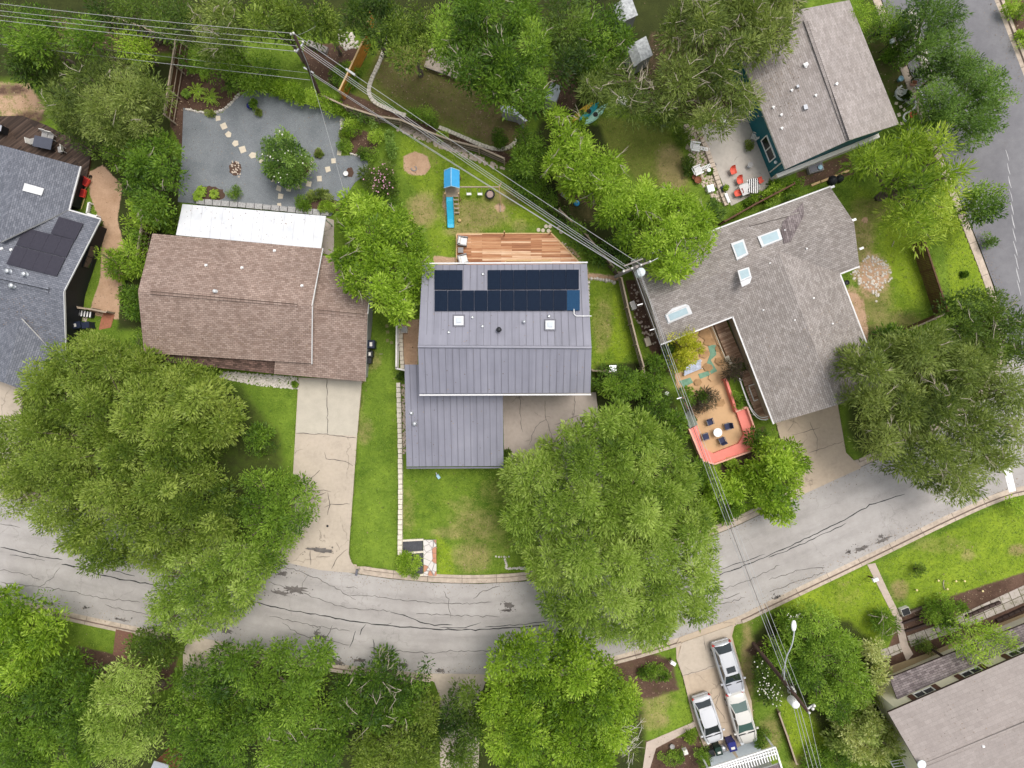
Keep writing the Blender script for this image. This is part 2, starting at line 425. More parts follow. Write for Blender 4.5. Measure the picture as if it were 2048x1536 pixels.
# leaf palettes: darkest leaves, mid leaves, young bright leaves
L = {
 'oak':    leafmat('oak_leaves', (.048, .086, .009), (.142, .205, .022), (.37, .44, .09)),
 'oak2':   leafmat('elm_leaves', (.07, .125, .015), (.205, .30, .036), (.44, .53, .13)),
 'lush':   leafmat('lush_leaves', (.04, .088, .009), (.128, .222, .02), (.31, .44, .055)),
 'bright': leafmat('bright_leaves', (.08, .15, .010), (.225, .345, .024), (.47, .60, .085)),
 'dark':   leafmat('dark_leaves', (.026, .055, .009), (.068, .118, .014), (.165, .235, .032)),
 'olive':  leafmat('olive_leaves', (.05, .078, .016), (.145, .195, .036), (.325, .375, .10)),
 'blue':   leafmat('blue_green_leaves', (.04, .085, .016), (.115, .20, .032), (.26, .38, .075)),
 'yellow': leafmat('golden_leaves', (.17, .20, .012), (.36, .38, .022), (.60, .56, .06)),
 'lime':   leafmat('lime_leaves', (.075, .135, .010), (.21, .31, .022), (.47, .55, .08)),
 'pale':   leafmat('variegated_leaves', (.11, .17, .025), (.28, .34, .085), (.58, .58, .25)),
 'purple': leafmat('purple_brown_leaves', (.028, .022, .017), (.06, .045, .03), (.13, .11, .06)),
 'grass':  leafmat('grass_blades', (.065, .115, .012), (.165, .235, .024), (.33, .38, .08)),
 'litter': leafmat('fallen_leaves', (.06, .035, .02), (.16, .10, .055), (.34, .25, .15), .1),
}
SUN_E, SKY_E, EXPO, DENS, LSC = 1.3, .15, .56, 3.1, .65
# ------------------------------------------------------------------ ground
def np_mesh(name, V, Fc, mat):
    me = bpy.data.meshes.new(name)
    V = np.ascontiguousarray(V, dtype=np.float32); Fc = np.ascontiguousarray(Fc, dtype=np.int32)
    m, k = Fc.shape
    me.vertices.add(len(V)); me.vertices.foreach_set('co', V.ravel())
    me.loops.add(m * k); me.loops.foreach_set('vertex_index', Fc.ravel())
    me.polygons.add(m); me.polygons.foreach_set('loop_start', np.arange(m, dtype=np.int32) * k)
    me.update(calc_edges=True); me.validate()
    me.materials.append(mat)
    return me
def inpoly(X, Y, poly):
    ins = np.zeros(X.shape, bool); n = len(poly); j = n - 1
    for i in range(n):
        xi, yi = poly[i]; xj, yj = poly[j]
        if yi != yj:
            c = ((yi > Y) != (yj > Y)) & (X < (xj - xi) * (Y - yi) / (yj - yi) + xi)
            ins ^= c
        j = i
    return ins
def polydist(X, Y, poly, closed=True):
    d = np.full(X.shape, 1e9); n = len(poly)
    for i in range(n if closed else n - 1):
        ax, ay = poly[i]; bx, by = poly[(i + 1) % n]
        dx, dy = bx - ax, by - ay; L = dx * dx + dy * dy + 1e-9
        t = np.clip(((X - ax) * dx + (Y - ay) * dy) / L, 0, 1)
        d = np.minimum(d, np.hypot(X - ax - t * dx, Y - ay - t * dy))
    return d

ROAD_UP = [(-300, 930), (-100, 985), (60, 1000), (200, 1030), (400, 1085), (540, 1116), (712, 1148), (780, 1158), (870, 1166), (960, 1168), (1050, 1163), (1200, 1138), (1320, 1103), (1430, 1070), (1470, 1054), (1608, 988), (1723, 934), (1850, 878), (1935, 828), (1985, 780), (2010, 720), (2012, 660), (1990, 575), (1962, 500), (1930, 420), (1882, 300), (1800, 90), (1720, -110)]
ROAD_LO = [(-300, 1120), (0, 1189), (100, 1216), (255, 1250), (400, 1277), (512, 1299), (655, 1325), (738, 1336), (864, 1348), (972, 1350), (1100, 1340), (1230, 1312), (1361, 1274), (1474, 1234), (1536, 1203), (1740, 1106), (1890, 1032), (1995, 985), (2060, 968), (2300, 930)]
ROAD_R = [(2300, 700), (2230, 620), (2100, 290), (2048, 150), (1990, 0), (1940, -120)]
DRIVES = {
 'B': [(597, 755), (724, 760), (714, 873), (697, 1108), (703, 1125), (722, 1148), (640, 1141), (538, 1118), (572, 1085), (583, 1000)],
 'A': [(1005, 775), (1192, 785), (1215, 1000), (1250, 1122), (1090, 1158), (1060, 1000), (1008, 897)],
 'D': [(1552, 845), (1675, 806), (1692, 905), (1724, 936), (1606, 990), (1575, 930)],
 'C': [(-60, 745), (45, 748), (40, 900), (20, 1000), (-60, 990)],
 'G': [(1361, 1275), (1474, 1235), (1464, 1272), (1472, 1302), (1503, 1402), (1510, 1475), (1540, 1540), (1430, 1545), (1401, 1477), (1388, 1444), (1366, 1353), (1353, 1318), (1352, 1290)],
 'S': [(862, 1348), (976, 1350), (962, 1390), (956, 1560), (880, 1560), (879, 1392)],
 'T': [(375, 1272), (470, 1290), (440, 1340), (430, 1400), (365, 1400), (366, 1310)],
}
G0 = .2
gx = np.arange(-56, 56.01, G0); gy = np.arange(-44, 44.01, G0)
GX, GY = np.meshgrid(gx, gy)
KP = F / H
PXg = GX * KP + 1024; PYg = 768 - GY * KP         # the same grid in photo pixels
W = {k: np.zeros(GX.shape) for k in ('bright', 'dry', 'dirt', 'mulch', 'dark', 'litter', 'olive')}
def smooth(x): x = np.clip(x, 0, 1); return x * x * (3 - 2 * x)
def paint(cls, poly, soft=14, amt=1.0):
    d = polydist(PXg, PYg, poly); s = np.where(inpoly(PXg, PYg, poly), d, -d)
    W[cls] = np.maximum(W[cls], amt * smooth(s / soft + .5))
def blob(cls, x, y, rx, ry=None, amt=1.0, rot=0):
    ry = ry or rx; c, s = math.cos(R(rot)), math.sin(R(rot))
    dx, dy = PXg - x, PYg - y
    q = np.hypot((dx * c + dy * s) / rx, (-dx * s + dy * c) / ry)
    W[cls] = np.maximum(W[cls], amt * smooth(1.5 - q))
def line(cls, pts, w, soft=10, amt=1.0):
    d = polydist(PXg, PYg, pts, False)
    W[cls] = np.maximum(W[cls], amt * smooth((w - d) / soft + .5))
# --- shaded ground cover below the tree belts
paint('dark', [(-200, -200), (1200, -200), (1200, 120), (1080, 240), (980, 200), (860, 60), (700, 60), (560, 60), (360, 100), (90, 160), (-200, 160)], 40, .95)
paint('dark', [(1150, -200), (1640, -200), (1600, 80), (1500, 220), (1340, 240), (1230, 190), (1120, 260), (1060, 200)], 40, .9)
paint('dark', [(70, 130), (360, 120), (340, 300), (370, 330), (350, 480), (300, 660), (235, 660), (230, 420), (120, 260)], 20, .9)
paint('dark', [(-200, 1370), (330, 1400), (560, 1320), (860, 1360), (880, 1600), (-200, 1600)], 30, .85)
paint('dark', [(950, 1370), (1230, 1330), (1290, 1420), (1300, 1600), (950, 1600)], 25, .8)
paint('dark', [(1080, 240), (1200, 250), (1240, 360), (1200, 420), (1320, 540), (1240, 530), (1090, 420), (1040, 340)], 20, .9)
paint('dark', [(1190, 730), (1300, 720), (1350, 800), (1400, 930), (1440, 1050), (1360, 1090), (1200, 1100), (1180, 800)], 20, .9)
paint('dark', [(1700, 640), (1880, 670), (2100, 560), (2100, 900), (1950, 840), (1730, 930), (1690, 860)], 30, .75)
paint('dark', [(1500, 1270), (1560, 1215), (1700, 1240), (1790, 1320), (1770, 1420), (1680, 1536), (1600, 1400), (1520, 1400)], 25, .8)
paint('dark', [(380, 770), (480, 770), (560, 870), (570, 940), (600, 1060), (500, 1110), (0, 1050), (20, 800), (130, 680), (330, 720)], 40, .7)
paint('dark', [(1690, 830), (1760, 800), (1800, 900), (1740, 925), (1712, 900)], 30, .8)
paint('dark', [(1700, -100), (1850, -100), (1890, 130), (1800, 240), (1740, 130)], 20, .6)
paint('mulch', [(352, 92), (376, 92), (374, 222), (367, 300), (340, 252)], 5, .95)
# --- bright lawns
paint('bright', [(800, 270), (900, 290), (1040, 380), (1100, 450), (920, 470), (900, 520), (860, 500), (840, 400), (800, 330)], 20, .55)
paint('bright', [(905, 300), (1010, 350), (1090, 440), (1040, 450), (950, 340)], 16, .8)
paint('bright', [(1180, 560), (1240, 560), (1290, 700), (1290, 760), (1180, 740)], 12, .45)
paint('bright', [(1222, 562), (1245, 620), (1265, 700), (1240, 730), (1215, 700), (1228, 640)], 10, .9)
paint('bright', [(1700, 370), (1840, 400), (1870, 600), (1790, 640), (1700, 520)], 30, .5)
paint('bright', [(1765, 430), (1810, 440), (1850, 560), (1830, 610), (1770, 540)], 20, .95)
paint('bright', [(1880, 400), (1960, 380), (2030, 590), (1960, 600), (1900, 600)], 20, .75)
paint('bright', [(1750, 1130), (2000, 1010), (2100, 990), (2100, 1130), (1960, 1190), (1830, 1220)], 16, .62)
paint('bright', [(1540, 1215), (1735, 1130), (1800, 1240), (1750, 1290), (1640, 1240)], 16, .75)
paint('bright', [(1555, 1390), (1680, 1440), (1640, 1536), (1590, 1530)], 12, .9)
paint('bright', [(806, 937), (1010, 937), (1050, 1150), (875, 1153), (806, 1080)], 16, .22)
paint('bright', [(870, 1060), (905, 1100), (910, 1153), (876, 1153)], 10, .8)
paint('bright', [(730, 770), (800, 760), (806, 1140), (720, 1140), (700, 1100)], 16, .15)
paint('bright', [(1340, 1340), (1390, 1440), (1330, 1470), (1280, 1450)], 16, .3)
paint('bright', [(60, 1260), (220, 1290), (210, 1390), (80, 1380)], 20, .25)
# --- tired olive lawns in the back yards
paint('olive', [(760, 100), (880, 90), (1000, 200), (1060, 280), (1030, 300), (900, 260), (760, 200), (700, 200)], 20, .9)
paint('olive', [(1190, 230), (1330, 250), (1380, 340), (1380, 400), (1280, 370), (1210, 300)], 20, .85)
paint('olive', [(1090, 390), (1170, 380), (1230, 440), (1190, 470), (1110, 440)], 12, .7)
paint('olive', [(1185, 590), (1235, 590), (1225, 700), (1185, 740)], 14, .25)
paint('litter', [(760, 90), (850, 90), (990, 200), (1060, 270), (1020, 300), (900, 250), (780, 190), (740, 150)], 24, .62)
paint('litter', [(940, 210), (1060, 240), (1020, 310), (930, 270)], 14, .75)
paint('litter', [(1100, 390), (1180, 380), (1220, 430), (1190, 450), (1120, 430)], 12, .4)
# --- dry patches
for a in ((950, 1050, 55, 36, .5), (905, 1065, 44, 14, .5), (945, 1112, 40, 34, .6), (990, 1080, 34, 30, .3), (930, 1010, 36, 18, .36), (990, 985, 40, 30, .28),
          (845, 420, 32, 36, .75), (950, 430, 70, 30, .72), (860, 300, 20, 40, .35), (1005, 395, 40, 16, .7), (930, 462, 40, 12, .7), (1040, 452, 20, 16, .45),
          (1205, 650, 20, 56, .5), (1340, 330, 28, 40, .85), (1350, 355, 22, 30, .85), (1720, 470, 30, 60, .7), (1745, 600, 40, 60, .6), (1790, 640, 50, 20, .55),
          (1740, 420, 40, 25, .55), (1800, 1180, 18, 22, .75), (1880, 1090, 70, 18, .35), (1936, 1110, 14, 14, .55), (2034, 1100, 18, 12, .8),
          (745, 722, 16, 22, .55), (728, 860, 18, 30, .45), (716, 800, 14, 50, .3), (1495, 1330, 14, 90, .8), (1490, 1420, 18, 60, .5), (1540, 1470, 24, 40, .6), (1310, 1440, 30, 20, .6),
          (1300, 1400, 50, 30, .5), (1640, 1525, 60, 16, .9), (150, 1340, 40, 30, .35), (815, 1020, 16, 50, .35), (1690, 1190, 30, 40, .22)):
    blob('dry', *a[:4], a[4])
# --- bare earth
paint('dirt', [(176, 345), (205, 330), (245, 370), (235, 440), (250, 500), (245, 560), (236, 640), (176, 628), (200, 560), (205, 470), (195, 430), (180, 390)], 8, 1.0)
paint('dirt', [(-100, 160), (60, 165), (95, 215), (80, 245), (0, 235), (-100, 250)], 16, .62)
blob('mulch', 20, 180, 40, 14, .6); blob('mulch', 60, 235, 40, 16, .6)
paint('dirt', [(806, 312), (830, 303), (855, 312), (862, 335), (850, 350), (822, 350), (808, 340)], 7, 1.0)
paint('dirt', [(798, 640), (838, 640), (836, 735), (803, 735)], 4, 1.0)
paint('dirt', [(866, 512), (916, 515), (916, 532), (866, 532)], 6, .9)
paint('dirt', [(1105, 470), (1150, 500), (1180, 545), (1240, 552), (1235, 562), (1176, 560), (1160, 520)], 10, .8)
paint('dirt', [(1690, 570), (1730, 600), (1740, 680), (1722, 690), (1700, 610)], 10, .65)
blob('dirt', 1001, 415, 12, 10, .8); blob('dirt', 895, 400, 12, 40, .55); blob('dirt', 1730, 440, 8, 6, .8); blob('dirt', 1705, 590, 14, 30, .5)
blob('dirt', 1460, 900, 50, 30, .4); blob('dirt', 1745, 550, 40, 44, .7)
# --- mulch and leaf beds
paint('mulch', [(366, 150), (440, 140), (500, 170), (470, 205), (440, 225), (372, 219), (366, 190)], 8, .95)
paint('mulch', [(610, 85), (700, 90), (735, 110), (690, 190), (640, 160), (600, 120)], 16, .95)
paint('mulch', [(700, 255), (760, 270), (750, 310), (700, 310)], 8, 1.0)
paint('mulch', [(390, 372), (452, 372), (452, 402), (394, 400)], 5, .95)
paint('mulch', [(605, 395), (690, 395), (680, 425), (610, 415)], 5, .95)
blob('mulch', 600, 335, 20, 20, 1.0); blob('mulch', 471, 338, 14, 16, .9); blob('mulch', 637, 307, 10, 12, .8)
paint('mulch', [(90, 30), (330, 60), (360, 110), (250, 110), (120, 80)], 20, .6)
paint('mulch', [(1250, 560), (1275, 560), (1322, 690), (1345, 760), (1300, 700), (1265, 620)], 8, 1.0)
paint('mulch', [(640, 215), (800, 240), (1010, 330), (1030, 310), (1000, 300), (860, 250), (700, 185)], 10, .75)
paint('mulch', [(1460, 880), (1530, 850), (1550, 920), (1500, 960), (1430, 960)], 14, .75)
paint('mulch', [(1320, 680), (1350, 670), (1350, 720), (1325, 730)], 6, .9)
paint('mulch', [(1110, 300), (1160, 340), (1190, 420), (1110, 390)], 14, .6)
paint('mulch', [(1220, 1330), (1290, 1300), (1345, 1320), (1360, 1380), (1300, 1400), (1260, 1400)], 16, .75)
paint('mulch', [(1520, 1280), (1545, 1270), (1540, 1300), (1510, 1320), (1490, 1300)], 12, .75)
paint('mulch', [(1290, 1480), (1400, 1470), (1420, 1540), (1290, 1545)], 10, .8)
paint('mulch', [(1800, 1225), (2060, 1140), (2060, 1300), (1840, 1360), (1760, 1350)], 14, .9)
paint('mulch', [(150, 1290), (240, 1310), (225, 1380), (180, 1350)], 14, .9)
paint('mulch', [(1590, 345), (1700, 305), (1710, 350), (1600, 375)], 8, .7)
paint('mulch', [(240, 1290), (360, 1300), (345, 1380), (240, 1400)], 14, .7)
paint('mulch', [(2015, 0), (2100, 0), (2100, 110), (2040, 90)], 8, .95)
paint('mulch', [(1300, 60), (1500, 60), (1500, 200), (1380, 240), (1250, 230)], 20, .5)
paint('mulch', [(1080, 130), (1160, 140), (1150, 230), (1090, 220)], 20, .7)
paint('litter', [(1715, 40), (1800, 60), (1830, 200), (1770, 180)], 14, .35)
road_poly = ROAD_UP + ROAD_R[::-1] + ROAD_LO[::-1]
low = inpoly(PXg, PYg, road_poly)
for k, pl in DRIVES.items(): low |= inpoly(PXg, PYg, pl)
for rd in (ROAD_UP, ROAD_LO, ROAD_R): low |= polydist(PXg, PYg, rd, False) < 15.5
rng = np.random.default_rng(3)
GZ = np.where(low, -.34, rng.normal(0, .006, GX.shape))
ny, nx = GX.shape
idx = np.arange(nx * ny).reshape(ny, nx)
V = np.stack([GX, GY, GZ], -1).reshape(-1, 3)
Fq = np.stack([idx[:-1, :-1], idx[:-1, 1:], idx[1:, 1:], idx[1:, :-1]], -1).reshape(-1, 4)
far = np.array([[-900, -900, -.45], [900, -900, -.45], [900, 900, -.45], [-900, 900, -.45]])
V = np.vstack([V, far]); b0 = nx * ny
Fq = np.vstack([Fq, [[b0, b0 + 1, b0 + 2, b0 + 3]]])

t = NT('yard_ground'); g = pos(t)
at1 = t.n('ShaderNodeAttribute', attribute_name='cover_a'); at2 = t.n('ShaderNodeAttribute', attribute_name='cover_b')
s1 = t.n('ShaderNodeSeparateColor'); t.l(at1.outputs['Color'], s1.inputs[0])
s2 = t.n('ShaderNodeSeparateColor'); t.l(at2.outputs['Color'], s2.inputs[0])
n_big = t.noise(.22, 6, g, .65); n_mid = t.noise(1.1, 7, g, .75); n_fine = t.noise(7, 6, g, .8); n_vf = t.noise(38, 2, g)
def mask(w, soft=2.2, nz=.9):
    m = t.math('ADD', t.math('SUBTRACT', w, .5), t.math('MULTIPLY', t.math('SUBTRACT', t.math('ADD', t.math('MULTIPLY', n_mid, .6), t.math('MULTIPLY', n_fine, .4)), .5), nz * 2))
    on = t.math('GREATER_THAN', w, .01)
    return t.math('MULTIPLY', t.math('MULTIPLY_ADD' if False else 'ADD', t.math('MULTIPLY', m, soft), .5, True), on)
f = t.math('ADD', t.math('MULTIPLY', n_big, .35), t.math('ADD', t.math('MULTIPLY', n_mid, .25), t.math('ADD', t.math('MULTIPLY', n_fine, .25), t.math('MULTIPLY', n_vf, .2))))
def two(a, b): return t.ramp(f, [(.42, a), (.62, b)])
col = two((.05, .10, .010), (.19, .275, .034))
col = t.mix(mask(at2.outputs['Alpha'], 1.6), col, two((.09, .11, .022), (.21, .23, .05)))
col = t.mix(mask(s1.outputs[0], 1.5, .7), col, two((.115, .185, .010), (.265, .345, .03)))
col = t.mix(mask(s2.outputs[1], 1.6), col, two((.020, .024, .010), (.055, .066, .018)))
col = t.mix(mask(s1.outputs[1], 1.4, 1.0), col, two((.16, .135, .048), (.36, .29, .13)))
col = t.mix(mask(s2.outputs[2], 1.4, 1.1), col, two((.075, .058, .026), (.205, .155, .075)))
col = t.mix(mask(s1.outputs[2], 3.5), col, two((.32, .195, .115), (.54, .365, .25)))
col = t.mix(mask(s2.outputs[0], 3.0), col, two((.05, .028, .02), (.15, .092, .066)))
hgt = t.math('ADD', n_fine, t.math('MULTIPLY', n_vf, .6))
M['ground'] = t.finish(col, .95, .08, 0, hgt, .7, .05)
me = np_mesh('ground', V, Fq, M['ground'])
pad = lambda a: np.concatenate([a.ravel(), np.zeros(4)])
ca = me.attributes.new('cover_a', 'FLOAT_COLOR', 'POINT'); cb = me.attributes.new('cover_b', 'FLOAT_COLOR', 'POINT')
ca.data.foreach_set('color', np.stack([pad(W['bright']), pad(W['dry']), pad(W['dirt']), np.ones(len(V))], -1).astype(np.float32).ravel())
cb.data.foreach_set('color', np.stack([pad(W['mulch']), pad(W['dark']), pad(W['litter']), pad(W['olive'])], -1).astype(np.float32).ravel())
gob = bpy.data.objects.new('ground', me); COL.objects.link(gob); structure(gob)

# ------------------------------------------------------------------ roads, kerbs, drives
t = NT('aged_asphalt'); g = pos(t)
a = t.noise(.18, 6, g, .6); b = t.noise(1.6, 6, g, .7); c = t.noise(55, 2, g)
v = t.math('ADD', t.math('MULTIPLY', a, .5), t.math('ADD', t.math('MULTIPLY', b, .28), t.math('MULTIPLY', c, .32)))
base = t.ramp(v, [(.36, (.275, .252, .235)), (.52, (.345, .32, .30)), (.68, (.415, .388, .365))])
sp = t.n('ShaderNodeSeparateXYZ'); t.l(g, sp.inputs[0])
# the side street (right) is a newer, darker surface; the join runs across its mouth
m = t.math('ADD', t.math('MULTIPLY', sp.outputs[0], .93), t.math('MULTIPLY', sp.outputs[1], .37))
m = t.math('MULTIPLY', t.math('GREATER_THAN', sp.outputs[1], 2.5), t.math('GREATER_THAN', m, 40.0))
dark = t.ramp(v, [(.36, (.125, .122, .128)), (.52, (.165, .16, .168)), (.68, (.215, .21, .215))])
base = t.mix(m, base, dark)
w = t.n('ShaderNodeTexVoronoi', feature='DISTANCE_TO_EDGE', i_Scale=.22)
nn = t.n('ShaderNodeTexNoise', i_Scale=.9, i_Detail=6); t.l(g, nn.inputs[0])
sv = t.n('ShaderNodeVectorMath', operation='SCALE', i_Scale=1.6); t.l(nn.outputs['Color'], sv.inputs[0])
wv = t.n('ShaderNodeVectorMath', operation='ADD'); t.l(g, wv.inputs[0]); t.l(sv.outputs[0], wv.inputs[1]); t.l(wv.outputs[0], w.inputs['Vector'])
k = t.ramp(w.outputs[0], [(.0, (1, 1, 1)), (.009, (0, 0, 0))])
gate = t.ramp(t.noise(.35, 3, g), [(.45, (0, 0, 0)), (.55, (1, 1, 1))])
base = t.mix(t.math('MULTIPLY', t.math('MULTIPLY', k, gate), .28), base, (.13, .115, .105))
M['asphalt'] = t.finish(base, .9, .15, 0, c, .25, .01)
M['tar'] = plain('crack_sealer', (.018, .017, .018), .5, .2, 6)
M['thincrack'] = plain('open_crack', (.10, .088, .08), .9, .2, 6)
M['tarpatch'] = plain('worn_dark_asphalt', (.13, .115, .105), .9, .45, 2.2)
mb = MB(); mb.face(PP(road_poly, -.12)[::-1] if area2(PP(road_poly)) < 0 else PP(road_poly, -.12))
structure(mb.build('road', M['asphalt'], origin=(0, 0, -.12)))

def resample(pts, step):
    out = [pts[0]]
    for a, b in zip(pts[:-1], pts[1:]):
        n = max(1, int((b - a).length / step))
        for i in range(1, n + 1): out.append(a.lerp(b, i / n))
    return out
def smoothline(pts, it=2):
    for _ in range(it):
        q = [pts[0]]
        for a, b in zip(pts[:-1], pts[1:]): q += [a.lerp(b, .25), a.lerp(b, .75)]
        pts = q + [pts[-1]]
    return pts
def offs(pts, d):
    out = []
    for i, p in enumerate(pts):
        a = pts[max(i - 1, 0)]; b = pts[min(i + 1, len(pts) - 1)]
        e = Vector((b.x - a.x, b.y - a.y, 0)); e.normalize()
        out.append(Vector((p.x - e.y * d, p.y + e.x * d, p.z)))
    return out
def kerb(px, side, gaps=()):
    """rolled concrete kerb: gutter pan, upstand, narrow top, back edge. side +1 = land lies left of travel"""
    pts = resample(smoothline(PP(px), 2), .5)
    prof = [(-.02, -.125), (.40, -.105), (.43, -.095), (.50, .025), (.76, .035), (.80, -.36)]
    rows = [offs(pts, side * d) for d, z in prof]
    mb = MB(); L = 0
    for i in range(len(pts) - 1):
        seg = (pts[i + 1] - pts[i]).length
        c = (pts[i] + pts[i + 1]) / 2
        cpx = (c.x * KP + 1024, 768 - c.y * KP)
        gap = any((cpx[0] - gx_) ** 2 + (cpx[1] - gy_) ** 2 < gr * gr for gx_, gy_, gr in gaps)
        for j in range(len(prof) - 1):
            za, zb = prof[j][1], prof[j + 1][1]
            if gap: za, zb = min(za, -.10), min(zb, -.09)
            q = [rows[j][i], rows[j][i + 1], rows[j + 1][i + 1], rows[j + 1][i]]
            q = [Vector((p.x, p.y, z)) for p, z in zip(q, (za, za, zb, zb))]
            d0, d1 = prof[j][0], prof[j + 1][0]
            uv = [(L, d0), (L + seg, d0), (L + seg, d1), (L, d1)]
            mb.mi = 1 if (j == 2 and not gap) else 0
            if side < 0: q = q[::-1]; uv = uv[::-1]
            mb.face(q, uv)
        L += seg
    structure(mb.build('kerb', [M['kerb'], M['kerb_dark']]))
M['kerb_dark'] = plain('dark_kerb_face', (.20, .15, .12), .9, .3, 6)  # kerb upstand, darker than the gutter pan and top
kerb(ROAD_UP, 1, [(630, 1138, 92), (1170, 1145, 85), (1665, 961, 62), (-20, 985, 40)])
kerb(ROAD_LO, -1, [(1418, 1255, 60), (918, 1350, 56), (430, 1283, 66)])
kerb(ROAD_R, -1)

def sheet(name, poly, mat, z=.02, rim=.12):
    mb = MB(); q = PP(poly)
    mb.prism(q, z - rim - .25, z)
    # uv in metres
    return structure(mb.build(name, mat, origin=(0, 0, z)))
def drive(name, pl, mat, road_idx):
    q = PP(pl, .02); q = [Vector((p.x, p.y, -.085 if i in road_idx else .02)) for i, p in enumerate(q)]
    if area2(q) < 0: q = q[::-1]
    mb = MB(); mb.face(q); n = len(q)
    for i in range(n):
        a, b = q[i], q[(i + 1) % n]
        mb.face([Vector((a.x, a.y, -.4)), Vector((b.x, b.y, -.4)), b, a])
    return structure(mb.build('driveway', mat, origin=(0, 0, 0)))
drive('B', DRIVES['B'], M['concrete'], (5, 6, 7))
drive('A', DRIVES['A'], M['concrete_grey'], (3, 4))
drive('D', DRIVES['D'], M['concrete_brown'], (3, 4))
drive('C', DRIVES['C'], M['concrete'], ())
drive('G', DRIVES['G'], M['concrete_brown'], (0, 1))
drive('S', DRIVES['S'], M['concrete'], (0, 1))
drive('T', DRIVES['T'], M['concrete'], (0, 1))
sheet('driveway', [(1364, 1285), (1466, 1250), (1460, 1272), (1470, 1303), (1478, 1322), (1366, 1352), (1355, 1318)], M['concrete'], .026, 0)
sheet('driveway', [(599, 759), (722, 763), (714, 872), (592, 866)], plain('newer_driveway_slab', (.45, .405, .33), .85, .12, 1.2), .026, 0)

def ribbon(mb, px, w, z, jit=1.5, seed=0, step=9, close_w=.4):
    rnd = random.Random(seed); pts = []
    for (ax, ay), (bx, by) in zip(px[:-1], px[1:]):
        n = max(1, int(math.hypot(bx - ax, by - ay) / step))
        for i in range(n):
            pts.append((ax + (bx - ax) * i / n + rnd.uniform(-jit, jit), ay + (by - ay) * i / n + rnd.uniform(-jit, jit)))
    pts.append(px[-1])
    q = [P(*p, z) for p in pts]; q = [Vector((p.x, p.y, z)) for p in q]
    ws = [w * rnd.uniform(.6, 1.3) / 2 for _ in q]; ws[0] *= close_w; ws[-1] *= close_w
    l = [p for p in q]; A = offs(q, 1.0)
    for i in range(len(q) - 1):
        d0 = A[i] - q[i]; d1 = A[i + 1] - q[i + 1]
        mb.face([q[i] - d0 * ws[i], q[i + 1] - d1 * ws[i + 1], q[i + 1] + d1 * ws[i + 1], q[i] + d0 * ws[i]])
RZ = -.114
mb = MB()
for i, (p, w) in enumerate([
    ([(0, 1094), (60, 1108), (125, 1120)], .12), ([(20, 1109), (90, 1122)], .08), ([(122, 1128), (165, 1136), (200, 1150), (250, 1160), (300, 1168), (390, 1180), (512, 1205)], .15),
    ([(175, 1132), (230, 1142), (270, 1152)], .09), ([(512, 1205), (560, 1217), (620, 1227), (690, 1240), (735, 1247), (790, 1253), (870, 1258), (960, 1260), (1024, 1256), (1090, 1250)], .14),
    ([(780, 1223), (808, 1230), (840, 1245), (870, 1250), (905, 1250)], .12), ([(878, 1255), (930, 1255), (962, 1245)], .09), ([(970, 1255), (1030, 1250), (1100, 1243)], .09),
    ([(770, 1250), (783, 1246)], .1), ([(732, 1249), (724, 1258), (720, 1270)], .14), ([(711, 1262), (705, 1280), (699, 1295)], .13), ([(746, 1278), (750, 1315)], .11),
    ([(128, 1075), (145, 1090), (160, 1097)], .1), ([(0, 1047), (40, 1055)], .08),
    ([(1430, 1152), (1480, 1135), (1536, 1112), (1600, 1083), (1680, 1045), (1740, 1010), (1810, 988)], .13), ([(1536, 1116), (1600, 1090), (1660, 1062), (1692, 1046)], .11),
    ([(1430, 1143), (1490, 1122), (1530, 1108)], .09)]):
    ribbon(mb, p, w * .62, RZ, 1.3, i)
o = structure(mb.build('road_crack_seal', M['tar'])); o.name = 'road_marking'
mb = MB()
for i, p in enumerate([
    [(540, 1130), (580, 1136), (620, 1150), (660, 1170), (712, 1200)], [(540, 1165), (590, 1180), (630, 1195), (690, 1216), (780, 1222)], [(700, 1190), (750, 1192), (800, 1200), (860, 1205), (940, 1207), (983, 1204)],
    [(615, 1149), (608, 1160), (600, 1190)], [(885, 1180), (897, 1200), (901, 1235)], [(945, 1198), (960, 1185), (1000, 1172)], [(690, 1172), (715, 1177)], [(565, 1245), (600, 1270), (640, 1278), (700, 1290)],
    [(540, 1232), (620, 1250), (700, 1262)], [(740, 1296), (800, 1302), (860, 1306), (900, 1302), (1000, 1302)], [(830, 1228), (900, 1230), (1000, 1234)], [(0, 1165), (60, 1172), (130, 1180), (200, 1195), (280, 1205)],
    [(75, 1175), (100, 1160), (120, 1135)], [(0, 1140), (60, 1150), (80, 1160)], [(1440, 1210), (1490, 1195)], [(1440, 1200), (1480, 1186)], [(1536, 1160), (1600, 1140), (1650, 1135)], [(1540, 1185), (1600, 1160), (1650, 1145)],
    [(650, 1290), (655, 1270), (665, 1250)], [(1440, 1180), (1500, 1160), (1560, 1130)], [(210, 1210), (260, 1222), (300, 1230)]]):
    ribbon(mb, p, .05, RZ, 2.0, 100 + i, 7)
for i, p in enumerate([[(600, 1050), (598, 1010), (652, 985)], [(612, 983), (640, 980), (662, 983)], [(655, 985), (660, 1010), (655, 1030)], [(650, 1014), (662, 1009), (700, 1008)], [(655, 870), (654, 757)], [(591, 866), (652, 869), (713, 876)],
    [(650, 905), (652, 917), (690, 922), (706, 932)], [(663, 1137), (675, 1115), (695, 1098)], [(621, 1100), (621, 1130)], [(632, 1115), (660, 1113)], [(672, 1084), (680, 1100)], [(618, 960), (640, 940)]]):
    ribbon(mb, p, .05, .034, 1.2, 200 + i, 7)
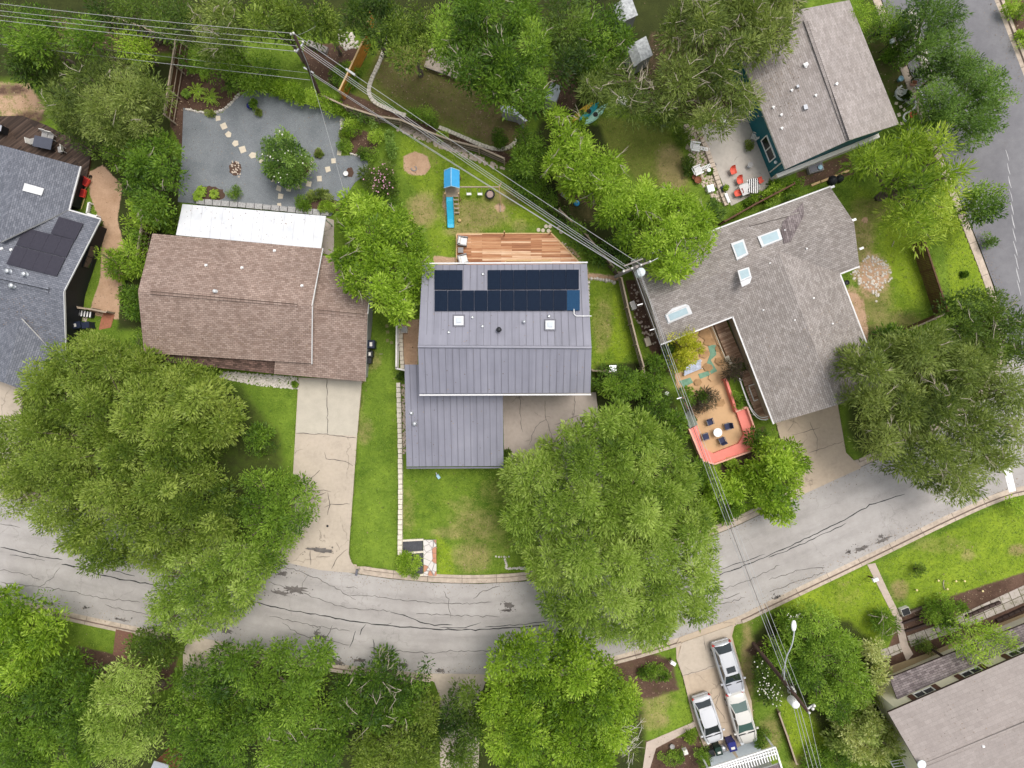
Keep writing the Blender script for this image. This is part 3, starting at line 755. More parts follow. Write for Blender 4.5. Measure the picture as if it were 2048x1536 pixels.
for i, p in enumerate([[(1040, 790), (1042, 850), (1046, 865)], [(1090, 800), (1092, 838), (1100, 860), (1110, 890)], [(1092, 838), (1070, 855), (1058, 890)], [(1150, 792), (1148, 830)], [(1110, 850), (1160, 830)],
    [(1365, 1352), (1430, 1331)], [(1408, 1272), (1412, 1300)], [(1440, 1385), (1432, 1410), (1450, 1440)], [(1425, 1400), (1436, 1390)], [(1585, 870), (1640, 855)], [(1620, 845), (1636, 880), (1632, 908)], [(1616, 907), (1686, 882)], [(1575, 862), (1583, 855), (1588, 835)]]):
    ribbon(mb, p, .035, .034, 1.6, 300 + i, 6)
mb.build('driveway_crack', M['thincrack'])['kind'] = 'structure'
def ragged(mb, x, y, rx, ry, z, rot, seed, n=26):
    rnd = random.Random(seed); c, s = math.cos(R(rot)), math.sin(R(rot)); pts = []
    for i in range(n):
        a = 2 * math.pi * i / n; q = rnd.uniform(.45, 1.1)
        u, v = math.cos(a) * rx * q, math.sin(a) * ry * q
        p = P(x + u * c - v * s, y + u * s + v * c); pts.append(Vector((p.x, p.y, z)))
    mb.face(pts[::-1])
mb = MB()
for i, a in enumerate([(590, 1180, 28, 9, 5), (560, 1186, 22, 5, 12), (553, 1125, 26, 5, 14), (565, 1148, 12, 6, 0), (640, 1275, 16, 6, 0), (632, 1268, 6, 8, 0), (670, 1325, 20, 7, 12), (720, 1322, 14, 5, 0), (805, 1330, 16, 5, 8), (1018, 1212, 12, 9, 30), (1012, 1222, 14, 3, 0),
    (1726, 1097, 18, 5, -18), (1765, 1082, 22, 4, -22), (1698, 1104, 4, 3, 0), (170, 1216, 4, 2, 20), (95, 1208, 16, 3, 12), (240, 1240, 16, 3, 12), (450, 1262, 22, 6, 10), (1555, 1195, 10, 4, -25), (1763, 1073, 6, 3, -20), (880, 1342, 14, 4, 6), (640, 1100, 30, 6, 8)]):
    ragged(mb, *a[:4], RZ - .002 if i < 21 else .036, a[4], 40 + i)
    rr = random.Random(i)
    for q in range(9):
        ragged(mb, a[0] + rr.uniform(-1.5, 1.5) * a[2], a[1] + rr.uniform(-1.6, 1.6) * a[3], rr.uniform(.8, 3), rr.uniform(.6, 2), RZ - .002 if i < 21 else .036, rr.uniform(0, 180), 900 + 10 * i + q, 8)
structure(mb.build('road_patch', M['tarpatch']))
mb = MB(); mb.face([P(2007, 938, -.11), P(2021, 934, -.11), P(2033, 984, -.11), P(2019, 988, -.11)][::-1])
structure(mb.build('road_marking', M['white']))
mb = MB()
for i in range(11):  # worn pale wheel paths/paint flecks of the side street
    ribbon(mb, [(2012 + i * 2.2, 300 + i * 26), (2018 + i * 2.4, 322 + i * 27)], .08, RZ, .8, 700 + i)
structure(mb.build('road_marking', plain('faded_road_paint', (.42, .41, .41), .9, .3)))
t = NT('tyre_worn_asphalt'); u = uvc(t); sx = t.n('ShaderNodeSeparateXYZ'); t.l(u, sx.inputs[0])
e_ = t.math('MULTIPLY', t.math('MULTIPLY', sx.outputs[1], t.math('SUBTRACT', 1.0, sx.outputs[1])), 4.0)
mp = t.n('ShaderNodeMapping'); mp.inputs['Scale'].default_value = (.25, 2.2, 1); t.l(u, mp.inputs[0])
fa_ = t.math('MULTIPLY', t.math('MULTIPLY', e_, t.ramp(t.noise(1.0, 6, mp.outputs[0], .7), [(.35, (0, 0, 0)), (.7, (1, 1, 1))])), .14)
d1 = t.n('ShaderNodeBsdfDiffuse'); d1.inputs[0].default_value = (.17, .155, .145, 1); tp = t.n('ShaderNodeBsdfTransparent'); mx = t.n('ShaderNodeMixShader'); t.l(fa_, mx.inputs[0]); t.l(tp.outputs[0], mx.inputs[1]); t.l(d1.outputs[0], mx.inputs[2])
oo = t.n('ShaderNodeOutputMaterial'); t.l(mx.outputs[0], oo.inputs[0]); M['lane'] = t.mat
mb = MB(); ln = resample(smoothline(PP(ROAD_UP[:18]), 2), 1.0)
for d_ in (-1.7, -3.2, -4.9, -6.4):
    A_, B_ = offs(ln, d_ - .55), offs(ln, d_ + .55); u0 = 0
    for i in range(len(ln) - 1):
        L_ = (ln[i + 1] - ln[i]).length; q = [Vector((p.x, p.y, RZ - .0035)) for p in (A_[i], A_[i + 1], B_[i + 1], B_[i])]
        mb.face(q, [(u0 + d_, 0), (u0 + L_ + d_, 0), (u0 + L_ + d_, 1), (u0 + d_, 1)]); u0 += L_
structure(mb.build('road_wear', M['lane']))
# gravel yard
t = NT('blue_grey_gravel'); g = pos(t)
v1 = t.n('ShaderNodeTexVoronoi', i_Scale=22.0); t.l(g, v1.inputs['Vector'])
v2 = t.noise(.5, 5, g); v3 = t.noise(60, 2, g)
c = t.ramp(t.math('ADD', t.math('MULTIPLY', v3, .42), t.math('ADD', t.math('MULTIPLY', v2, .38), t.math('MULTIPLY', v1.outputs['Distance'], .35))), [(.3, (.09, .098, .107)), (.52, (.155, .168, .18)), (.72, (.25, .262, .272))])
fl = t.ramp(v1.outputs['Color'], [(.9, (0, 0, 0)), (.97, (1, 1, 1))])
c = t.mix(t.math('MULTIPLY', fl, .35), c, (.42, .42, .43))
M['gravel'] = t.finish(c, .95, .1, 0, v1.outputs['Distance'], .6, .03)
sheet('gravel_yard', [(356, 404), (364, 300), (367, 216), (385, 221), (412, 228), (445, 226), (474, 198), (498, 178), (516, 181), (552, 190), (598, 204), (650, 221), (690, 236), (684, 262), (678, 312), (706, 311), (735, 322), (738, 345), (710, 365), (692, 392), (662, 432), (520, 420)], M['gravel'], .03, .02)
mb = MB()
for i_, a_ in enumerate(((421, 387, 30, 15, 3), (648, 410, 42, 13, 6), (471, 338, 13, 15, 0), (600, 337, 22, 22, 0), (637, 307, 9, 10, 0), (700, 345, 8, 10, 0))):
    rr = random.Random(i_ + 5); c_, s_ = math.cos(R(a_[4])), math.sin(R(a_[4])); pts = []
    for q_ in range(30):
        an = 2 * math.pi * q_ / 30; k_ = rr.uniform(.86, 1.08); u_, v_ = math.cos(an) * a_[2] * k_, math.sin(an) * a_[3] * k_; p = P(a_[0] + u_ * c_ - v_ * s_, a_[1] + u_ * s_ + v_ * c_); pts.append(Vector((p.x, p.y, .036 + .001 * i_)))
    mb.face(pts[::-1])
structure(mb.build('mulch_bed', M['mulch']))
# paths
sheet('path', [(1734, 1129), (1750, 1126), (1774, 1178), (1803, 1236), (1816, 1290), (1826, 1308), (1813, 1322), (1800, 1290), (1790, 1240)], M['path'], .04, .1)
sheet('path', [(1240, 1258), (1270, 1264), (1264, 1320), (1230, 1330)], M['path'], .03, .1) if False else None
sheet('path', [(232, 1258), (268, 1266), (254, 1320), (226, 1310)], M['oldbrick'], .035, .1)
t = NT('mossy_pavers'); g = pos(t); br = t.n('ShaderNodeTexBrick', offset=0); mp = t.n('ShaderNodeMapping'); mp.inputs['Rotation'].default_value = (0, 0, R(-24)); t.l(g, mp.inputs[0]); t.l(mp.outputs[0], br.inputs['Vector'])
for k, v in (('Scale', 1.0), ('Mortar Size', .03), ('Brick Width', .9), ('Row Height', 1.1)): br.inputs[k].default_value = v
br.inputs['Color1'].default_value = (.42, .37, .33, 1); br.inputs['Color2'].default_value = (.33, .29, .25, 1); br.inputs['Mortar'].default_value = (.07, .06, .03, 1)
M['pavers'] = t.finish(t.mix(t.math('MULTIPLY', t.ramp(t.noise(3, 6, g, .75), [(.5, (0, 0, 0)), (.62, (1, 1, 1))]), .6), br.outputs[0], (.12, .12, .05)), .9, .2)
sheet('path', [(1814, 1272), (1870, 1252), (2060, 1165), (2060, 1200), (1905, 1265), (1822, 1293)], M['pavers'], .032, .1)
sheet('path', [(1760, 1300), (1806, 1284), (1812, 1300), (1766, 1320)], M['pavers'], .032, .1)
sheet('path', [(1768, 1336), (1815, 1320), (1850, 1308), (1862, 1296), (1872, 1300), (1885, 1294), (1935, 1272), (2060, 1222), (2060, 1240), (1920, 1305), (1780, 1352)], plain('ochre_porch_walk', (.46, .34, .20), .85, .1, 2), .05, .1)
sheet('path', [(1293, 1484), (1340, 1464), (1388, 1443), (1392, 1452), (1346, 1478), (1312, 1496), (1300, 1536), (1285, 1540)], M['path'], .035, .1)
sheet('path', [(330, 1392), (360, 1380), (420, 1400), (400, 1440), (335, 1420)], M['path'], .034, .1) if False else None
# patio behind house E and its low wall
sheet('patio', [(1396, 258), (1470, 215), (1500, 225), (1538, 345), (1545, 362), (1528, 380), (1462, 412), (1450, 380), (1425, 320)], M['patio'], .06, .1)
sheet('patio', [(640, 432), (668, 440), (668, 512), (640, 505)], M['concrete_grey'], .03, .1)
sheet('patio', [(1340, 668), (1398, 655), (1428, 650), (1456, 715), (1464, 745), (1440, 770), (1395, 800), (1380, 830), (1352, 770)], M['terrace'], .035, .1)
# ------------------------------------------------------------------ buildings
def roof(parent, slopes, mat, thick=.16, name='roof', edge=None, ribs=0, ribmat=None):
    mb = MB(); W_ = [PP(sl) for sl in slopes]
    key = lambda p: (round(p.x, 2), round(p.y, 2))
    cnt = {}
    for q in W_:
        for i in range(len(q)):
            kk = tuple(sorted((key(q[i]), key(q[(i + 1) % len(q)])))); cnt[kk] = cnt.get(kk, 0) + 1
    for q in W_:
        if area2(q) < 0: q.reverse(); q[:] = q[-2:] + q[:-2]
        u = q[1] - q[0]; u.normalize()
        nrm = (q[1] - q[0]).cross(q[-1] - q[0]); nrm.normalize(); v = nrm.cross(u)
        o = q[0]; uv = [((p - o).dot(u), (p - o).dot(v)) for p in q]
        mb.mi = 0; mb.face(q, uv)
        lo = [p - Vector((0, 0, thick)) for p in q]
        mb.mi = 1; mb.face(lo[::-1])
        for i in range(len(q)):
            j = (i + 1) % len(q)
            if cnt[tuple(sorted((key(q[i]), key(q[j]))))] == 1: mb.face([lo[i], lo[j], q[j], q[i]])
        if ribs:
            mb.mi = 0; L = (q[1] - q[0]).length; n = int(L / ribs)
            for k in range(1, n + 1):
                x = k * L / (n + 1) if ribs > 1e-3 else 0
                a = q[0] + u * x
                # clip the rib line a + v*s against the polygon
                ts = []
                P2 = [((p - q[0]).dot(u), (p - q[0]).dot(v)) for p in q]
                for i in range(len(q)):
                    (x1, y1), (x2, y2) = P2[i], P2[(i + 1) % len(q)]
                    if (x1 > x) != (x2 > x): ts.append(y1 + (y2 - y1) * (x - x1) / (x2 - x1))
                if len(ts) >= 2:
                    s0, s1 = min(ts), max(ts)
                    w = .016; up = nrm * .045
                    p0, p1 = a + v * (s0 + .01), a + v * (s1 - .01)
                    mb.mi = 2
                    mb.shared([p0 - u * w, p0 + u * w, p1 + u * w, p1 - u * w, p0 - u * w + up, p0 + u * w + up, p1 + u * w + up, p1 - u * w + up],
                              [(4, 5, 6, 7), (0, 1, 5, 4), (1, 2, 6, 5), (2, 3, 7, 6), (3, 0, 4, 7)])
    return mb.build(name, [mat, edge or M['offwhite'], ribmat or mat], parent)
def walls(parent, loop, mat, d=.45, z0=-.1, drop=.2, name='wall'):
    """loop: roof-edge corners (px, py, z) incl. ridge ends; the walls stand d inside that line"""
    q = inset(PP(loop), d)
    if area2(q) < 0: q = q[::-1]
    mb = MB(); n = len(q)
    for i in range(n):
        a, b = q[i], q[(i + 1) % n]
        L = math.hypot(b.x - a.x, b.y - a.y)
        mb.face([Vector((a.x, a.y, z0)), Vector((b.x, b.y, z0)), Vector((b.x, b.y, b.z - drop)), Vector((a.x, a.y, a.z - drop))], [(0, 0), (L, 0), (L, 3), (0, 3)])
    return mb.build(name, mat, parent)
class Slope:
    """plane through three roof points; finds the roof height under a pixel and lays things on it"""
    def __init__(s, a, b, c):
        s.a, b, c = P(*a), P(*b), P(*c)
        s.u = b - s.a; s.u.normalize()
        s.n = (b - s.a).cross(c - s.a); s.n.normalize()
        if s.n.z < 0: s.n = -s.n
        s.v = s.n.cross(s.u)
    def at(s, px, py, h=0.0):
        o = Vector((0, 0, H)); d = P(px, py, 0) - o
        t = (s.a - o + s.n * h).dot(s.n) / d.dot(s.n)
        return o + d * t
    def slab(s, mb, corners, h0, h1, rim=0, m0=0, m1=0, uvscale=True):
        """raised slab between heights h0..h1 above the slope, corners given in pixels"""
        top = [s.at(x, y, h1) for x, y in corners]
        if area2(top) < 0: top = top[::-1]
        bot = [p - s.n * (h1 - h0) for p in top]; n = len(top)
        e = top[1] - top[0]; e.normalize(); w = s.n.cross(e)
        mb.mi = m0; mb.face(top, [((p - top[0]).dot(e), (p - top[0]).dot(w)) for p in top])
        mb.mi = m1
        for i in range(n): mb.face([bot[i], bot[(i + 1) % n], top[(i + 1) % n], top[i]])
def bil(c, a, b):
    (x0, y0), (x1, y1), (x2, y2), (x3, y3) = c
    tx, ty = x0 + (x1 - x0) * a, y0 + (y1 - y0) * a
    bx, by = x3 + (x2 - x3) * a, y3 + (y2 - y3) * a
    return (tx + (bx - tx) * b, ty + (by - ty) * b)
def vent(parent, sl, x, y, r=.09, h=.28, mat=None, hood=False):
    p = sl.at(x, y); mb = MB(); mb.smooth = True
    mb.lathe(p - Vector((0, 0, .05)), [(r * 2.0, .03), (r * 1.7, .09), (r, .11), (r, h), (r * .7, h + .01)], 10)
    if hood: mb.lathe(p + Vector((0, 0, h)), [(r * 1.7, .02), (r * 1.9, .07), (r * 1.2, .15), (.02, .18)], 12)
    return mb.build('roof_vent', mat or M['metal'], parent)
def arrowvent(parent, sl, x, y, k=1.0, ang=0.0, mat=None):
    """low sheet-metal slant vent with a flashing tongue"""
    mb = MB(); c, s = math.cos(R(ang)), math.sin(R(ang))
    f = lambda u, v: (x + (u * c - v * s) * k, y + (u * s + v * c) * k)
    sl.slab(mb, [f(-5, -3), f(4, -4), f(5, 1), f(-1, 6), f(-5, 3)], 0, .02)
    sl.slab(mb, [f(-4, -2.5), f(3, -3), f(3.5, 1.5), f(-3, 2.5)], .02, .16)
    return mb.build('roof_vent', mat or M['white'], parent)
def skylight(parent, sl, c, h=.16, glass='glass_sky', frame='softwhite', rim=.1, flash=None, dome=False):
    mb = MB(); sl.slab(mb, c, 0, h)
    if flash: sl.slab(mb, flash, 0, .012, 0, 1, 1)
    fr = mb.build('skylight', [M[frame], M['softwhite'] if not dome else M['greytrim']], parent)
    g = MB(); cc = [bil(c, a, b) for a, b in ((rim, rim), (1 - rim, rim), (1 - rim, 1 - rim), (rim, 1 - rim))]
    sl.slab(g, cc, h - .02, h + .012)
    if dome:
        cc2 = [bil(c, a, b) for a, b in ((.28, .28), (.72, .28), (.72, .72), (.28, .72))]; sl.slab(g, cc2, h, h + .07)
    g.build('glass', M[glass], fr); return fr
def gutter(parent, a, b, mat='gutter', w=.12):
    mb = MB(); A, B = P(*a), P(*b); mb.bar(A, B, w, .11); return mb.build('gutter', M[mat], parent)
def box_window(parent, a, b, z0, z1, out=.06, frame='white', glass='glass_dark', panes=2, name='window'):
    """window on a wall line a->b (world xy of its two jambs)"""
    a, b = Vector((a.x, a.y, 0)), Vector((b.x, b.y, 0)); d = b - a; L = d.length; d.normalize(); nn = Vector((d.y, -d.x, 0))
    mid = (a + b) / 2; rz = math.atan2(d.y, d.x); fr = MB()
    for s, c, e in ((0, (z0 + .04), (L, .08, .08)), (1, (z1 - .04), (L, .08, .08))):
        fr.box(mid + nn * out * .5 + Vector((0, 0, c)), (L, out * 2, .09), rz)
    for k in range(panes + 1):
        p = a.lerp(b, k / panes) + nn * out * .5
        fr.box(p + Vector((0, 0, (z0 + z1) / 2)), (.08, out * 2 + .004, z1 - z0 - .004), rz)
    f = fr.build(name, M[frame], parent)
    g = MB(); g.box(mid + nn * .012 + Vector((0, 0, (z0 + z1) / 2)), (L - .06, .05, z1 - z0 - .1), rz); g.build('pane', M[glass], f)
    return f
def house(name, label, cpx, cat='house'):
    p = P(*cpx); return thing(name, label, cat, (p.x, p.y, 0))

# ---- A: the metal-roofed house in the middle
A = house('metal_roof_house', 'grey standing seam metal roofed house in the centre with dark blue solar panels', (1010, 690))
ne, nw = (1174, 528, 4.8), (845, 530, 4.8); rw, re = (836, 693, 7.2), (1183, 695, 7.2); sw, se = (839, 787, 6.0), (1181, 786, 6.0)
N = Slope(ne, nw, rw); So = Slope(sw, se, re)
roof(A, [[ne, nw, rw, re], [sw, se, re, rw]], M['seam'], .18, ribs=.56, edge=M['greytrim'], ribmat=M['greytrim'])
walls(A, [ne, re, se, sw, rw, nw], M['greywall'], .4)
mb = MB()
mb.tube([P(836, 693, 7.24), P(1183, 695, 7.24)], .12, 6); mb.build('ridge_cap', M['seam'], A)
gutter(A, (845, 527, 4.75), (1175, 525, 4.75)); gutter(A, (839, 790, 5.95), (1182, 789, 5.95))
g0, g1, g2, g3 = (813, 933, 2.8), (1007, 932, 2.8), (1005, 731, 4.4), (809, 729, 4.4)
Gs = Slope(g0, g1, g2)
roof(A, [[g0, g1, g2, g3]], M['seam'], .18, name='garage_roof', ribs=.56, edge=M['greytrim'], ribmat=M['greytrim'])
walls(A, [g0, g1, g2, g3], M['greywall'], .4, name='garage_wall')
gutter(A, (813, 936, 2.76), (1008, 935, 2.76), 'greytrim')
def pv_row(parent, sl, c, n, mats, h=.13):
    for i in range(n):
        q = [bil(c, i / n + .0015, .004), bil(c, (i + 1) / n - .0015, .004), bil(c, (i + 1) / n - .0015, .996), bil(c, i / n + .0015, .996)]
        mb = MB(); sl.slab(mb, q, h - .035, h, 0, 0, 1)
        m = mats[i] if isinstance(mats, list) else mats
        mb.build('solar_panel', [m, M['black']], parent)
PVA = thing('solar_array', 'x', 'x'); bpy.data.objects.remove(PVA)
pv_row(A, N, [(975, 540), (1158, 539), (1158, 578), (975, 579)], 7, M['pv_blue'])
pv_row(A, N, [(869, 540), (925, 540), (925, 579), (869, 579)], 2, M['pv_blue'])
pv_row(A, N, [(869, 581), (1160, 580), (1160, 621), (869, 622)], 11, [M['pv_blue']] * 10 + [M['pv_bright']])
skylight(A, N, [(908, 632), (927, 632), (927, 650), (908, 650)], .22, 'glass_frost', 'softwhite', .17, [(905, 629), (930, 629), (930, 654), (905, 654)], True)
skylight(A, N, [(1091, 641), (1109, 641), (1109, 658), (1091, 658)], .22, 'glass_frost', 'softwhite', .17, [(1088, 638), (1112, 638), (1112, 662), (1088, 662)], True)
for x, y, hd in ((966, 549, 0), (945, 635, 0), (965, 653, 0), (898, 665, 0), (1048, 644, 1), (1098, 633, 0)): vent(A, N, x, y, .075, .26, None, hd)
vent(A, N, 998, 660, .11, .35, M['blackbin'], True)
for x, y in ((823, 826), (830, 847)): vent(A, Gs, x, y, .1, .3, None, y > 830)
mb = MB(); mb.tube([N.at(1148, 618, .12), N.at(1148, 628, .12), N.at(1152, 632, .1), N.at(1183, 632, .1)], .035, 6); mb.build('conduit', M['white'], A)
mb = MB(); a_, b_ = P(845, 788, 0), P(995, 788, 0)
q = inset(PP([g0, g1, g2, g3]), .4)
mb.box((((q[0] + q[1]) / 2).x, q[0].y - .03, 1.1), (4.9, .08, 2.2)); mb.build('garage_door', M['offwhite'], A)
for x0, x1 in ((870, 900), (940, 975), (1030, 1070), (1110, 1150)):
    qa, qb = P(x0, 0, 0), P(x1, 0, 0); yy = inset(PP([ne, re, se, sw, rw, nw]), .4)
    ya = max(p.y for p in yy)
    box_window(A, Vector((qb.x, ya, 0)), Vector((qa.x, ya, 0)), 1.1, 2.3)

# ---- B: brown shingle house to the left
B = house('brown_shingle_house', 'brown shingle roofed house with white metal patio cover beside concrete driveway', (480, 610))
n1, n2, r1, r2, s1, s2 = (305, 467, 3.0), (645, 497, 3.0), (276, 583, 4.5), (625, 612, 4.5), (288, 706, 3.0), (623, 727, 3.0)
BN = Slope(n1, n2, r2); BS = Slope(s1, s2, r2)
roof(B, [[n2, n1, r1, r2], [s1, s2, r2, r1]], M['shingle_brown'], .2)
walls(B, [n1, r1, s1, s2, r2, n2], M['greywall'], .4)
w1, w2, wr1, wr2, v1, v2 = (560, 503, 2.7), (744, 520, 2.7), (560, 612, 3.75), (735, 628, 3.75), (548, 748, 2.45), (731, 763, 2.45)
WN = Slope(w1, w2, wr2); WS = Slope(v1, v2, wr2)
roof(B, [[w2, w1, wr1, wr2], [v1, v2, wr2, wr1]], M['shingle_brown'], .18, 'garage_roof')
walls(B, [w1, v1, v2, wr2, w2], M['greywall'], .35, name='garage_wall')
roof(B, [[(318, 723, 2.35), (552, 748, 2.35), (556, 700, 2.85), (322, 676, 2.85)]], M['shingle_moss_shade'], .16, 'porch_roof')
for x, y in ((412, 530), (484, 535), (549, 501), (604, 571)):
    arrowvent(B, BN, x, y, .6, 10)
vent(B, BN, 432, 583, .08, .25, M['softwhite'], True)
mb = MB()
BN.slab(mb, [(300, 577), (594, 603), (594, 608), (300, 582)], 0, .07); BS.slab(mb, [(300, 583), (594, 609), (594, 613), (300, 588)], 0, .07)
mb.build('ridge_vent', M['shingle_brown'], B)
mb = MB(); WN.slab(mb, [(634, 613), (727, 622), (727, 628), (634, 619)], 0, .07); WS.slab(mb, [(634, 621), (727, 630), (727, 635), (634, 626)], 0, .07); mb.build('ridge_vent', M['shingle_brown'], B)
vent(B, WN, 690, 577, .06, .3)
q = inset(PP([w1, v1, v2, wr2, w2]), .35)
mb = MB(); mb.box(((P(605, 757).x + P(722, 757).x) / 2, P(0, 752, 2.45).y + .25, 1.05), (4.9, .1, 2.1), R(-5)); mb.build('garage_door', M['white'], B)
mb = MB(); c1, c2, c3, c4 = (365, 408, 2.75), (652, 432, 2.75), (642, 497, 2.95), (352, 470, 2.95)
roof(B, [[c1, c2, c3, c4]], M['white_roof'], .12, 'patio_cover', ribs=.9, edge=M['white'], ribmat=M['white_roof'])
for x, y in ((370, 411), (470, 420), (560, 427), (648, 434)):
    p = P(x, y, 2.7); mb = MB(); mb.box((p.x, p.y - .1, 1.3), (.1, .1, 2.62)); mb.build('post', M['white'], B)
gutter(B, (646, 497, 2.98), (624, 612, 4.45), 'gutter', .07)
gutter(B, (625, 613, 4.45), (624, 728, 2.98), 'gutter', .07)
gutter(B, (744, 522, 2.66), (736, 628, 3.7), 'gutter', .07)

# ---- C: blue-grey house at the left edge
C = house('blue_grey_shingle_house', 'blue grey shingle house with black walls and ten black solar panels', (60, 540))
cn1, cn2, cr1, cr2, cs1, cs2 = (-60, 372, 2.1), (200, 438, 2.1), (-60, 536, 3.6), (128, 581, 3.6), (-60, 674, 2.1), (132, 722, 2.1)
CN = Slope(cn1, cn2, cr2); CS = Slope(cs1, cs2, cr2)
roof(C, [[cn2, cn1, cr1, cr2], [cs1, cs2, cr2, cr1]], M['shingle_blue'], .2, edge=M['offwhite'])
walls(C, [cn1, cs1, cs2, cr2, cn2], M['black_wall'], .5)
e1, e2, ev, er1, er2, el = (160, 333, 2.1), (138, 419, 2.1), (-12, 486, 3.72), (50, 303, 3.6), (-12, 486, 3.72), (-60, 272, 2.1)
roof(C, [[(138, 419, 2.12), (160, 333, 2.12), (50, 303, 3.72), (0, 484, 3.72)], [(-60, 274, 2.12), (-95, 400, 2.12), (0, 484, 3.72), (50, 303, 3.72)]], M['shingle_blue'], .2, 'rear_roof', edge=M['offwhite'])
walls(C, [(160, 333, 2.1), (50, 303, 3.7), (-60, 274, 2.1), (-95, 400, 2.1), (138, 419, 2.1)], M['black_wall'], .5, name='rear_wall')
roof(C, [[(73, 790, 2.1), (104, 703, 2.1), (42, 637, 3.42), (9, 766, 3.42)], [(-22, 668, 2.1), (-62, 744, 2.1), (9, 766, 3.42), (42, 637, 3.42)]], M['shingle_blue'], .2, 'front_roof', edge=M['offwhite'])
walls(C, [(73, 790, 2.1), (9, 766, 3.4), (-62, 744, 2.1), (-22, 690, 2.1), (90, 700, 2.1)], M['black_wall'], .3, name='front_wall')
ER = Slope((138, 419, 2.12), (160, 333, 2.12), (50, 303, 3.72))
skylight(C, ER, [(49, 366), (88, 377), (83, 391), (45, 381)], .14, 'glass_sky', 'softwhite', .14)
for cc, n in (([(118, 433), (167, 447), (150, 480), (101, 467)], 2), ([(50, 455), (149, 480), (132, 515), (31, 490)], 4), ([(30, 491), (131, 516), (113, 553), (12, 528)], 4)):
    pv_row(C, CN, cc, n, M['pv_black'])
for x, y in ((20, 543), (53, 549)): vent(C, CN, x, y, .11, .3, None, True)
vent(C, CS, 28, 572, .12, .3, None, True); 
for x, y in ((3, 497), (22, 499)): arrowvent(C, CN, x, y, .6)
mb = MB(); CN.slab(mb, [(-20, 547), (97, 574), (97, 579), (-20, 553)], 0, .07); CS.slab(mb, [(-20, 554), (97, 581), (97, 586), (-20, 560)], 0, .07); mb.build('ridge_vent', M['shingle_blue'], C)
gutter(C, (162, 333, 2.08), (139, 419, 2.08)); gutter(C, (138, 420, 2.08), (202, 438, 2.08))
gutter(C, (202, 439, 2.08), (129, 582, 4.45), 'gutter', .06); gutter(C, (128, 583, 4.45), (133, 722, 2.05), 'gutter', .06)
q = inset(PP([cn1, cs1, cs2, cr2, cn2]), .5)
fa, fb = q[4], q[3]
box_window(C, fb.lerp(fa, .38), fb.lerp(fa, .70), .5, 1.6, frame='black', glass='glass_dark')

# ---- D: grey-brown cross-gabled house right of centre
D = house('cross_gabled_house', 'grey brown cross gabled shingle house with four skylights beside the coral terrace', (1560, 600))
de, dr = 3.0, 4.6
nwc, nec, rE, seE, iE, bE, apx, bW, iW, swW, rW = (1262, 524, de), (1661, 375, de), (1708, 444, dr), (1719, 532, de), (1679, 547, de), (1766, 772, de), (1675, 810, dr), (1548, 847, de), (1466, 632, de), (1322, 687, de), (1299, 600, dr)
vt = (1557, 502, dr)
roof(D, [[nec, nwc, rW, vt, rE], [swW, iW, vt, rW], [iE, seE, rE, vt], [iW, bW, apx, vt], [bE, iE, vt, apx]], M['shingle_grey'], .2)
walls(D, [nwc, rW, swW, iW, bW, apx, bE, iE, seE, rE, nec], M['tanwall'], .45)
DN = Slope(nec, nwc, rW); DS = Slope(swW, iW, rW); DW = Slope(iW, bW, apx); DE = Slope(bE, iE, apx)
skylight(D, DN, [(1462, 487), (1487, 478), (1497, 508), (1474, 520)], .16, 'glass_sky', 'softwhite', .13)
skylight(D, DN, [(1515, 473), (1558, 457), (1565, 478), (1524, 494)], .16, 'glass_sky', 'softwhite', .13)
skylight(D, DN, [(1475, 541), (1498, 534), (1503, 553), (1481, 563)], .16, 'glass_sky', 'softwhite', .13, [(1480, 560), (1504, 553), (1500, 566), (1484, 574)])
skylight(D, DS, [(1331, 630), (1376, 612), (1382, 626), (1337, 645)], .16, 'glass_sky', 'softwhite', .10, [(1329, 632), (1344, 617), (1371, 608), (1378, 611), (1385, 627), (1336, 648)])
for x, y, sl in ((1570, 460, DN), (1614, 497, DS), (1527, 620, DW), (1540, 526, DW), (1590, 640, DW), (1666, 647, DE), (1628, 596, DE)): arrowvent(D, sl, x, y, .36, 0)
mb = MB(); DN.slab(mb, [(1500, 452), (1597, 427), (1598, 424), (1500, 449)], 0, .1); mb.build('rain_diverter', M['shingle_grey'], D)
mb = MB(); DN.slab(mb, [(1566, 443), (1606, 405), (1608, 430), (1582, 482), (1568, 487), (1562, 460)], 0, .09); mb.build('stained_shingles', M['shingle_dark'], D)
gutter(D, (1262, 522, 2.95), (1661, 373, 2.95)); gutter(D, (1322, 689, 2.95), (1465, 634, 2.95)); gutter(D, (1465, 633, 2.95), (1547, 848, 2.95))
gutter(D, (1680, 548, 2.95), (1719, 533, 2.95)); gutter(D, (1680, 549, 2.95), (1766, 772, 2.95))
q = inset(PP([nwc, rW, swW, iW, bW, apx, bE, iE, seE, rE, nec]), .45)
mb = MB(); ga, gb = q[4], q[6]; gm = ga.lerp(gb, .42); mb.box((gm.x, gm.y, 1.1), (4.9, .3, 2.2), math.atan2(gb.y - ga.y, gb.x - ga.x)); mb.build('garage_door', M['offwhite'], D)
mb = MB(); p = P(1712, 672, 2.4)
roof(D, [[(1726, 686, 2.3), (1718, 655, 2.3), (1690, 664, 2.6), (1700, 695, 2.6)]], M['white_roof'], .08, 'awning')
for x, y, z in ((1705, 440, 4.55), (1662, 374, 3), (1720, 497, 3.6)):
    mb = MB(); p = P(x, y, z - .1); mb.box((p.x + .1, p.y, z - .1), (.35, .18, .16), R(20)); mb.build('gutter_end', M['white'], D)

